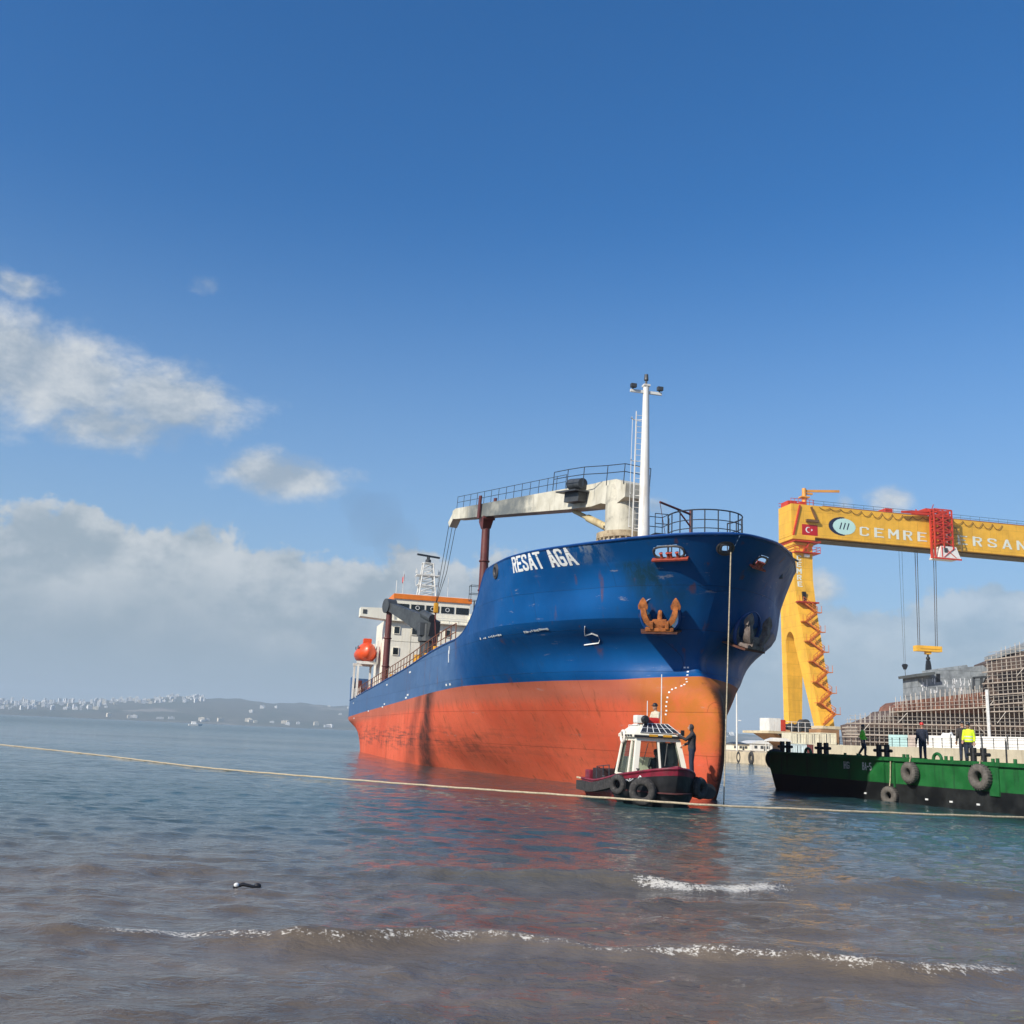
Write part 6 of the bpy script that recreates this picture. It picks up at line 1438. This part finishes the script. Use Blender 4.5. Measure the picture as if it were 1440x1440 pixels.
# zigzag stair on the near leg
m = MB(); lv_ = [ZB+.3] + list(np.linspace(9.8, 30.0, 7)); 
def leg_y(z): return -float(np.interp(z, [ZB, 29.5, 34.5], [10.7, 3.6, 2.6]))-.25
zs_ = np.linspace(ZB+.4, 29.9, 13)
for i, (a, b) in enumerate(zip(zs_, zs_[1:])):
    xa2, xb2 = (-1.1, 1.5) if i % 2 == 0 else (1.5, -1.1)
    for off in (0, -.7): m.bar((xa2, leg_y(a)+off, a), (xb2, leg_y(b)+off, b), .1, .22)
    for off in (-.7,):
        m.tube([(xa2, leg_y(a)+off, a+1.05), (xb2, leg_y(b)+off, b+1.05)], .06, 5); m.tube([(xa2, leg_y(a)+off, a+.55), (xb2, leg_y(b)+off, b+.55)], .045, 5)
        for t in np.linspace(0, 1, 4): p = Vector((xa2, leg_y(a)+off, a)).lerp(Vector((xb2, leg_y(b)+off, b)), t); m.tube([p, p+Vector((0, 0, 1.05))], .045, 5)
    m.box((xb2+(.4 if xb2 > 0 else -.4), leg_y(b)-.35, b), (1.0, .95, .14))
    m.tube([(xb2+(.8 if xb2 > 0 else -.8), leg_y(b)-.8, b), (xb2+(.8 if xb2 > 0 else -.8), leg_y(b)-.8, b+1.3)], .05, 5)
m.build('stair', cgold, gc)
m = MB(); m.box((-.1, leg_y(30.1)-.4, 29.9), (4.4, 1.2, .25)); m.build('stair_landing', paint('landing_red', (.42, .04, .02)), gc)
# sill platform with power pack and bracket
pl = crane_px(1079, 1028, -6)[0]; pr = crane_px(1160, 1030, -6)[0]; zpl = crane_px(1110, 1029, -6)[1]
m = MB(); m.box(((pl+pr)/2, -1.0, zpl-.2), (pr-pl, 11, .45)); m.box((1.2, -9.2, ZB-.1), (5.2, 4.2, .5)); plat = m.build('sill_platform', paint('platform_cream', (.62, .52, .34), .6, .15, .5, RUST, .3), gc)
m = MB(); m.loft([[(pl+1.5, -5, zpl-.45), (pl+1.5, 3, zpl-.45), (pl+2.5, 3, zpl-.45), (pl+2.5, -5, zpl-.45)], [(pl+5.5, -3, QZ+1.0), (pl+5.5, 2, QZ+1.0), (pl+6.5, 2, QZ+1.0), (pl+6.5, -3, QZ+1.0)]]); m.box((pl+8.5, 0, (QZ+zpl)/2-.2), (4.5, 9, zpl-QZ-.6)); m.build('bracket', paint('bracket_brown', (.30, .16, .07), .7, .2, .6), plat)
for k in (-9.2, 2.6): 
    m = MB(); m.box((0, k, (QZ+ZB)/2-.2), (3.6, 4.4, ZB-QZ-.5)); m.build('bogie', paint('bracket_brown', (.3, .16, .07)), gc)
hgt_ = crane_px(1090, 1010, -6)[1]-zpl; xr_ = crane_px(1096, 1020, -6)[0]; xr2 = crane_px(1103, 1020, -6)[0]
m = MB(); m.box(((pl+.2+xr_)/2, -4.5, zpl+hgt_/2), (xr_-pl-.2, 4, hgt_)); m.build('power_pack', white, plat)
m = MB(); m.box(((xr_+xr2)/2, -4.6, zpl+hgt_*.45), (xr2-xr_-.04, 3.8, hgt_*.9)); m.build('red_locker', cred, plat)
m = MB(); rq = random.Random(3)
for i in range(9): x = xr2+.5+i*.75; m.box((x, -3.5+rq.random(), zpl+.6+.4*rq.random()), (.55, 1.2, .9+.7*rq.random()))
m.tube([(xr2+5.5, -4, zpl+1.6), (xr2+5.5, -2, zpl+1.6)], .9, 14); m.build('machinery', darkgrey, plat)
m = MB()
for zz in (.9, 1.8): m.tube([(xr2, -6.2, zpl+zz), (pr, -6.2, zpl+zz)], .05, 5)
for x in np.linspace(xr2, pr, 7): m.tube([(x, -6.2, zpl), (x, -6.2, zpl+1.8)], .05, 5)
m.build('platform_rail', marks, plat)
# red trolley riding over the beam, white cab slung under it
tx0 = crane_px(1308, 750, -3.2)[0]; tx1 = crane_px(1333, 755, -3.2)[0]; ztt = crane_px(1322, 719, -3.2)[1]; zbb = crane_px(1322, 787, -3.6)[1]
m = MB(); y0_, y1_ = -3.5, 3.5
def fr_(x): return [(x, y0_, zbb+.2), (x, y0_, ztt), (x, y1_, ztt), (x, y1_, zt0-2.5)]
for x in (tx0, (tx0+tx1)/2, tx1):
    q = fr_(x)
    for a, b in zip(q, q[1:]): m.bar(a, b, .38, .38)
nz = 5
for y in (y0_, y0_-1.2):
    for i in range(nz):
        za, zb_ = zbb+2.8+(ztt-zbb-2.8)*i/nz, zbb+2.8+(ztt-zbb-2.8)*(i+1)/nz
        m.bar((tx0, y, za), (tx1, y, zb_), .2, .2); m.bar((tx1, y, za), (tx0, y, zb_), .2, .2); m.bar((tx0, y, zb_), (tx1, y, zb_), .2, .2)
    for x in (tx0, (tx0+tx1)/2, tx1): m.bar((x, y, zbb+.2), (x, y, ztt), .26, .26)
for i in range(5): z = zbb+3+i*1.6; m.bar((tx0, y0_, z), (tx0, y0_-1.2, z), .15); m.bar((tx1, y0_, z), (tx1, y0_-1.2, z), .15); m.bar((tx0, y0_, z), (tx0, y0_-1.2, z+1.6), .12)
for y in (y0_, y1_): m.bar((tx0-6.5, y, zt0+.3), (tx0, y, ztt-.3), .3, .35); m.bar((tx0-6.5, y, zt0+.3), (tx1+.4, y, zt0+.3), .35, .4); m.bar((tx0-3.2, y, zt0+.3), (tx0, y, ztt-.4), .2); m.bar((tx0-3.2, y, zt0+1.1), (tx0-3.2, y, zt0+.3), .2)
m.box((tx0+1.2, 0, ztt+.3), (3, 5, .5)); m.box((tx0-8, 0, zt0+.8), (1.6, 3, .9))
trol = m.build('trolley', cred, gc)
m = MB(); cw = tx1-tx0; m.loft([[(tx0+.7+.6, y0_-1.2, zbb+2.6), (tx1+.9-.2, y0_-1.2, zbb+2.6), (tx1+.9-.2, y0_+1.6, zbb+2.6), (tx0+.7+.6, y0_+1.6, zbb+2.6)], [(tx0+.4, y0_-1.6, zbb+.1), (tx1+1.4, y0_-1.6, zbb+.1), (tx1+1.4, y0_+1.6, zbb+.1), (tx0+.4, y0_+1.6, zbb+.1)]]); cab_ = m.build('cab', white, trol)
m = MB(); m.bar((tx0+1.6, y0_-1.62, zbb+.3), (tx1+.3, y0_-1.35, zbb+2.4), .16, .1); m.bar((tx1+.3, y0_-1.62, zbb+.3), (tx0+1.8, y0_-1.35, zbb+2.4), .16, .1); m.bar((tx0+1.2, y0_-1.6, zbb+.3), (tx0+1.4, y0_-1.3, zbb+2.5), .2, .1); m.bar((tx0-.6, y0_-1.6, zbb), (tx1+1.5, y0_-1.6, zbb), .25, .3); m.build('cab_brace', cred, cab_)
m = MB(); m.box((tx0+2.2, y0_-1.42, zbb+1.75), (.7, .2, .9)); m.box((tx1+1.28, y0_-.2, zbb+1.3), (.2, 1.2, 1.0)); m.build('cab_window', darkgrey, cab_)
m = MB(); x_s = tx1; m.tube([(x_s+.3, y0_-.4, ztt-2.8), (x_s+1.6, y0_-.4, ztt-3.6), (x_s+2.4, y0_-.4, ztt-5.6), (x_s+2.6, y0_-.4, zbb+2)], .12, 6)
for i in range(7): z = zbb+2.2+i*.75; m.bar((x_s+.2, y0_-.4, z), (x_s+2.3, y0_-.4, z+.35), .1)
m.build('cable_chute', paint('chute_olive', (.16, .10, .03), .6, .2, 1), trol)
# spreader hanging from the trolley: a thing of its own
sx_, sz_ = crane_px(1304.5, 912.5, 0); spw = CM @ Vector((sx_, 0, sz_))
sprd = thing('lifting_spreader', 'yellow lifting beam with black hook hanging on long wires from the crane', 'spreader', M=Matrix.Translation(spw) @ Matrix.Rotation(YAW-R(6), 4, 'Z'))
SI = (Matrix.Translation(spw) @ Matrix.Rotation(YAW-R(6), 4, 'Z')).inverted(); hw_ = (crane_px(1321, 912, 0)[0]-crane_px(1288, 912, 0)[0])/2
m = MB(); m.box((0, 0, 0), (2*hw_, 1.6, 1.1)); m.box((0, -.84, 0), (2*hw_*.75, .1, .18)); m.box((0, 0, -.8), (1.0, 1.0, .6)); m.build('beam', cyel, sprd)
m = MB(); m.tube([(0, 0, -.9), (0, 0, -2.4)], .18, 8); m.ball((0, 0, -1.9), .42); m.loft([[(a*w, b*.3, z) for a, b in ((-1,-1),(1,-1),(1,1),(-1,1))] for w, z in ((.3, -2.3), (.45, -3.2), (.55, -4.6))]); m.build('hook', black, sprd)
for px_t, px_b in ((1286.5, 1291), (1289.5, 1293.5), (1312.5, 1315.5), (1315.5, 1318)):
    a = CM @ Vector((crane_px(px_t, 772, 0)[0], 0, zb0-.2)); b = CM @ Vector((crane_px(px_b, 907, 0)[0], 0, sz_+.5)); m = MB(); m.tube([SI @ a, SI @ b], .075, 5); m.build('wire', steelcable, sprd)
h2x, h2z = crane_px(1272.5, 938, 1.5); h2w = CM @ Vector((h2x, 1.5, h2z)); aux = thing('auxiliary_hook', 'small black hook block on thin wires left of the yellow lifting beam', 'hook', M=Matrix.Translation(h2w))
m = MB(); m.loft([[(a*w, b*.25, z) for a, b in ((-1,-1),(1,-1),(1,1),(-1,1))] for w, z in ((.35, .6), (.55, .3), (.2, -.5))]); m.build('block', black, aux)
for dx, r_ in ((-.35, .03), (.35, .03)):
    a = CM @ Vector((crane_px(1266, 770, 1.5)[0] + dx, 1.5, zb0-.2)); m = MB(); m.tube([a-h2w, Vector((dx*.4, 0, .5))], r_, 4); m.build('wire', steelcable, aux)
m = MB(); m.tube([(0, 0, -.4), (.15, 0, -5.0)], .06, 5); m.build('sling', steelcable, aux)

# ------------------------------------------------------------------ ship under construction behind the wall
HY = 150.0
def yp(px, py, Y=HY): p = at_y(px, py, Y); return p.x, p.z
bx0, bz0_ = yp(1198, 1016); NB = thing('unfinished_ship', 'half built ship of rusty hull plates and bare grey superstructure behind scaffolding', 'ship', (yp(1198, 1040)[0], HY, QZ))
ox = NB.location.x
def Lx(px, py, Y=HY): x, z = yp(px, py, Y); return x-ox, z-QZ
def rustplate(name, base, dark):
    mm, t, b, out = mat_new(name); co = t.new('ShaderNodeTexCoord').outputs['Object']
    n1 = t.noise(co, .8, 6, .65); n2 = t.noise(t.vmul(co, (2, 2, .4)), 1.2, 5, .6); bk = t.new('ShaderNodeTexBrick'); x, y, z = t.xyz(co); t.put(bk, 'Vector', t.vec(x, z, 0)); bk.inputs['Scale'].default_value = 1; bk.inputs['Brick Width'].default_value = 3.1; bk.inputs['Row Height'].default_value = 1.3; bk.inputs['Mortar Size'].default_value = .05; bk.inputs['Color1'].default_value = (1, 1, 1, 1); bk.inputs['Color2'].default_value = (.78, .78, .78, 1); bk.inputs['Mortar'].default_value = (.5, .5, .5, 1)
    c = t.mix(t.rng(n1, .3, .7), dark, base); c = t.mix(t.math('MULTIPLY', t.rng(n2, .5, .7), .5), c, dark); c = t.mix(.8, c, bk.outputs[0], 'MULTIPLY'); t.put(b, 'Base Color', c); b.inputs['Roughness'].default_value = .85; return mm
rp1 = rustplate('rust_plating', (.30, .13, .08), (.13, .06, .042)); rp2 = rustplate('dark_plating', (.17, .115, .09), (.075, .055, .047)); gp = rustplate('bare_grey_plating', (.34, .37, .38), (.17, .19, .20))
XZ2 = Matrix(((1, 0, 0, 0), (0, 0, 1, 0), (0, 1, 0, 0), (0, 0, 0, 1)))
def slab(pts, y0, y1, mat, name, par=NB):
    m = MB(); m.prism([Lx(*p) for p in pts], y0, y1, 0, XZ2); return m.build(name, mat, par)
hullb = slab([(1215, 1052), (1210, 1019), (1226, 1015), (1250, 1006), (1258, 999), (1390, 994), (1560, 1014), (1560, 1062)], 0, 9, rp2, 'lower_hull')
slab([(1259, 1001), (1262, 993), (1270, 987), (1300, 983), (1350, 977), (1386, 973), (1386, 1003.5), (1320, 1003)], -.5, 7, rp1, 'bow_plating')
slab([(1386, 1003), (1386, 973), (1400, 950), (1560, 946), (1560, 1017)], 1.0, 7, rp2, 'after_hull')
slab([(1400, 950), (1400, 931), (1444, 914), (1560, 905), (1560, 946)], 1.2, 7, rp2, 'after_house')
slab([(1300, 983), (1299, 949), (1310, 945), (1345, 940), (1392, 934), (1400, 940), (1387, 973)], 2.2, 8, gp, 'superstructure')
slab([(1325, 944), (1326, 939), (1372, 933), (1374, 938)], 2.8, 7.5, gp, 'upper_house')
slab([(1293, 951), (1292, 947), (1318, 944), (1319, 948)], .8, 8, paint('wing_dark', (.09, .10, .10), .7, .2, .5), 'bridge_wing')
slab([(1402, 926), (1402, 921), (1470, 896), (1470, 904)], .9, 4, gp, 'upper_bulwark')
m = MB()
for (x, y, w, h) in ((1328, 952, .55, 1.1),): X_, Z_ = Lx(x, y); m.box((X_, 2.18, Z_), (w, .1, h*1.1))
m.build('opening', black, NB)
m = MB()
for a, b in (((1371, 973), (1371, 953)), ((1382, 973), (1382, 953)), ((1370, 953), (1394, 951))): m.bar((Lx(*a)[0], .4, Lx(*a)[1]), (Lx(*b)[0], .4, Lx(*b)[1]), .3, .3)
m.bar((Lx(1321, 966)[0], 2.5, Lx(1321, 966)[1]), (Lx(1334, 968)[0], 2.5, Lx(1334, 968)[1]), .5, .25); m.build('portal_frame', darkgrey, NB)
rw = random.Random(9)                                  # daubs of primer on the grey plates
m = MB()
for i in range(40):
    X_, Z_ = Lx(rw.uniform(1304, 1384), rw.uniform(955, 972)); m.box((X_, 2.185, Z_), (.06+.1*rw.random(), .02, .2+.7*rw.random()))
m.build('primer_daubs', marks, NB)
# scaffolding: standards, ledgers and boards
SY = HY-1.8; scaf = thing('scaffolding', 'pale tube scaffolding wrapped round the unfinished ship', 'scaffolding', (0, SY, QZ))
def SX(px, py=1000): p = at_y(px, py, SY); return p.x, p.z-QZ
tubem = paint('scaffold_tube', (.52, .47, .40), .55, .15, 2); boardm = paint('scaffold_board', (.44, .37, .30), .8, .2, 1)
def topline(px): return float(np.interp(px, [1195, 1250, 1262, 1300, 1385, 1387, 1400, 1440, 1520], [1010, 1004, 985, 977, 968, 930, 916, 900, 890]))
for i, px in enumerate(np.arange(1196, 1470, 6.6)):
    x, zt_ = SX(px, topline(px)-2+3*rw.random()); m = MB(); m.tube([(x, 0, 0), (x, 0, zt_)], .034 if i % 3 else .05, 5)
    if i % 3 == 0: m.tube([(x, 1.3, 0), (x, 1.3, zt_)], .03, 5)
    m.build('standard', tubem, scaf)
lev = [(1190, 1470, 1042, 1051), (1190, 1470, 1032.5, 1040), (1194, 1470, 1017, 1022), (1256, 1386, 1001, 994.5), (1386, 1470, 1001, 999), (1384, 1470, 992, 985), (1384, 1470, 978, 972), (1386, 1470, 961, 955), (1386, 1470, 945, 936), (1390, 1470, 928, 918), (1188, 1205, 1023, 1023), (1188, 1205, 1028, 1028), (1188, 1206, 1036, 1036)]
for (a, b, ya, yb) in lev:
    xa2, za2 = SX(a, ya); xb2, zb2 = SX(b, yb); m = MB(); m.bar((xa2, .5, za2), (xb2, .5, zb2), 1.3, .16); m.build('board_level', boardm, scaf)
    m = MB()
    for dz in (.55, 1.05): m.tube([(xa2, -.1, za2+dz), (xb2, -.1, zb2+dz)], .028, 4)
    m.build('guard_rail', tubem, scaf)
for (a, ya, b, yb) in ((1262, 1017, 1275, 1003), (1385, 1000, 1396, 986), (1430, 950, 1442, 936), (1210, 1032, 1222, 1018), (1385, 1032, 1372, 1018), (1402, 1017, 1414, 1001)): A_, B2 = SX(a, ya), SX(b, yb); m = MB(); m.tube([(A_[0], -.12, A_[1]), (B2[0], -.12, B2[1])], .05, 5); m.build('brace', tubem, scaf)
xq, zq = SX(1386, 970); m = MB(); m.bar((xq, -.3, 0), (xq, -.3, zq), .3, .3); m.build('hoist_mast', marks, scaf)
for i in range(26):                                    # short uprights along the open decks
    px = 1205 + i*7 if i < 8 else 1262 + (i-8)*7; y_ = topline(px); x, z = SX(px, y_+4); m = MB(); m.tube([(x, .6, z-.6), (x, .6, z+.9)], .05, 4); m.build('upright', tubem, scaf)

# ------------------------------------------------------------------ shore under the viewer, flotsam
m = MB(); rb = np.random.default_rng(5)
xs_b = np.linspace(-60, 60, 41); ys_b = np.linspace(-30, 4.5, 18)
for x in xs_b:
    for y in ys_b: m.v.append((x, y, -.25 + .075*(2.2-y) + .02*math.sin(x*.7+y) if y < 4 else -.4))
for i in range(40):
    for j in range(17): m.f.append((i*18+j, (i+1)*18+j, (i+1)*18+j+1, i*18+j+1)); m.m.append(0)
tag(m.build('beach', paint('wet_sand', (.16, .12, .09), .7, .2, .6), None, True), kind='structure')
fp = at_z(343, 1252); fl_ = thing('driftwood', 'dark scrap of driftwood floating in the brown shallows', 'driftwood', (fp.x, fp.y, .02), .3)
m = MB(); m.tube([(-.14, 0, .01), (-.02, .02, .05), (.1, -.02, .03), (.2, 0, .02)], [.018, .025, .02, .01], 7); m.build('stick', black, fl_, True); m = MB(); m.ball((.17, .03, .03), (.05, .04, .035)); m.build('clump', black, fl_, True); m = MB(); m.ball((-.1, 0, .045), (.035, .025, .03)); m.build('foam_bit', marks, fl_, True)
# ------------------------------------------------------------------ the winter haze
m = MB(); m.box((0, 0, 125), (18900, 18900, 256)); hz = m.build('haze', MATS['white_paint']); tag(hz, kind='stuff')
hm = bpy.data.materials.new('haze_air'); hm.use_nodes = True; t = NT(hm.node_tree); t.n.clear(); out = t.new('ShaderNodeOutputMaterial'); pv_ = t.new('ShaderNodeVolumePrincipled')
pv_.inputs['Color'].default_value = (.72, .87, .98, 1); pv_.inputs['Density'].default_value = HAZE_D; pv_.inputs['Anisotropy'].default_value = 0
t.l.new(pv_.outputs[0], out.inputs['Volume']); hz.data.materials.clear(); hz.data.materials.append(hm)

# thin exhaust drifting from the funnel
fm = bpy.data.materials.new('exhaust_smoke'); fm.use_nodes = True; t = NT(fm.node_tree); t.n.clear(); out = t.new('ShaderNodeOutputMaterial'); pv_ = t.new('ShaderNodeVolumePrincipled')
pv_.inputs['Color'].default_value = (.25, .25, .27, 1); pv_.inputs['Density'].default_value = .02; t.l.new(pv_.outputs[0], out.inputs['Volume'])
fu = SHIP_M @ L(HS+7, 0, 17.4); path = [fu, fu+Vector((-1.0, 1, 3)), fu+Vector((-3.5, 2, 6.5)), fu+Vector((-7, 4, 10)), fu+Vector((-11, 6, 13))]; rr2 = [.7, 1.6, 2.6, 3.4, 1.0]
px_ = [pchip(range(5), [q[i] for q in path]) for i in range(3)]; pr_ = pchip(range(5), rr2); m = MB(); tt = np.linspace(0, 4, 30)
m.tube([(float(px_[0](q)), float(px_[1](q)), float(px_[2](q))) for q in tt], [float(pr_(q))*(1+.18*math.sin(q*7)) for q in tt], 16)
sm = m.build('smoke', fm, None, True, 180); tag(sm, kind='stuff')
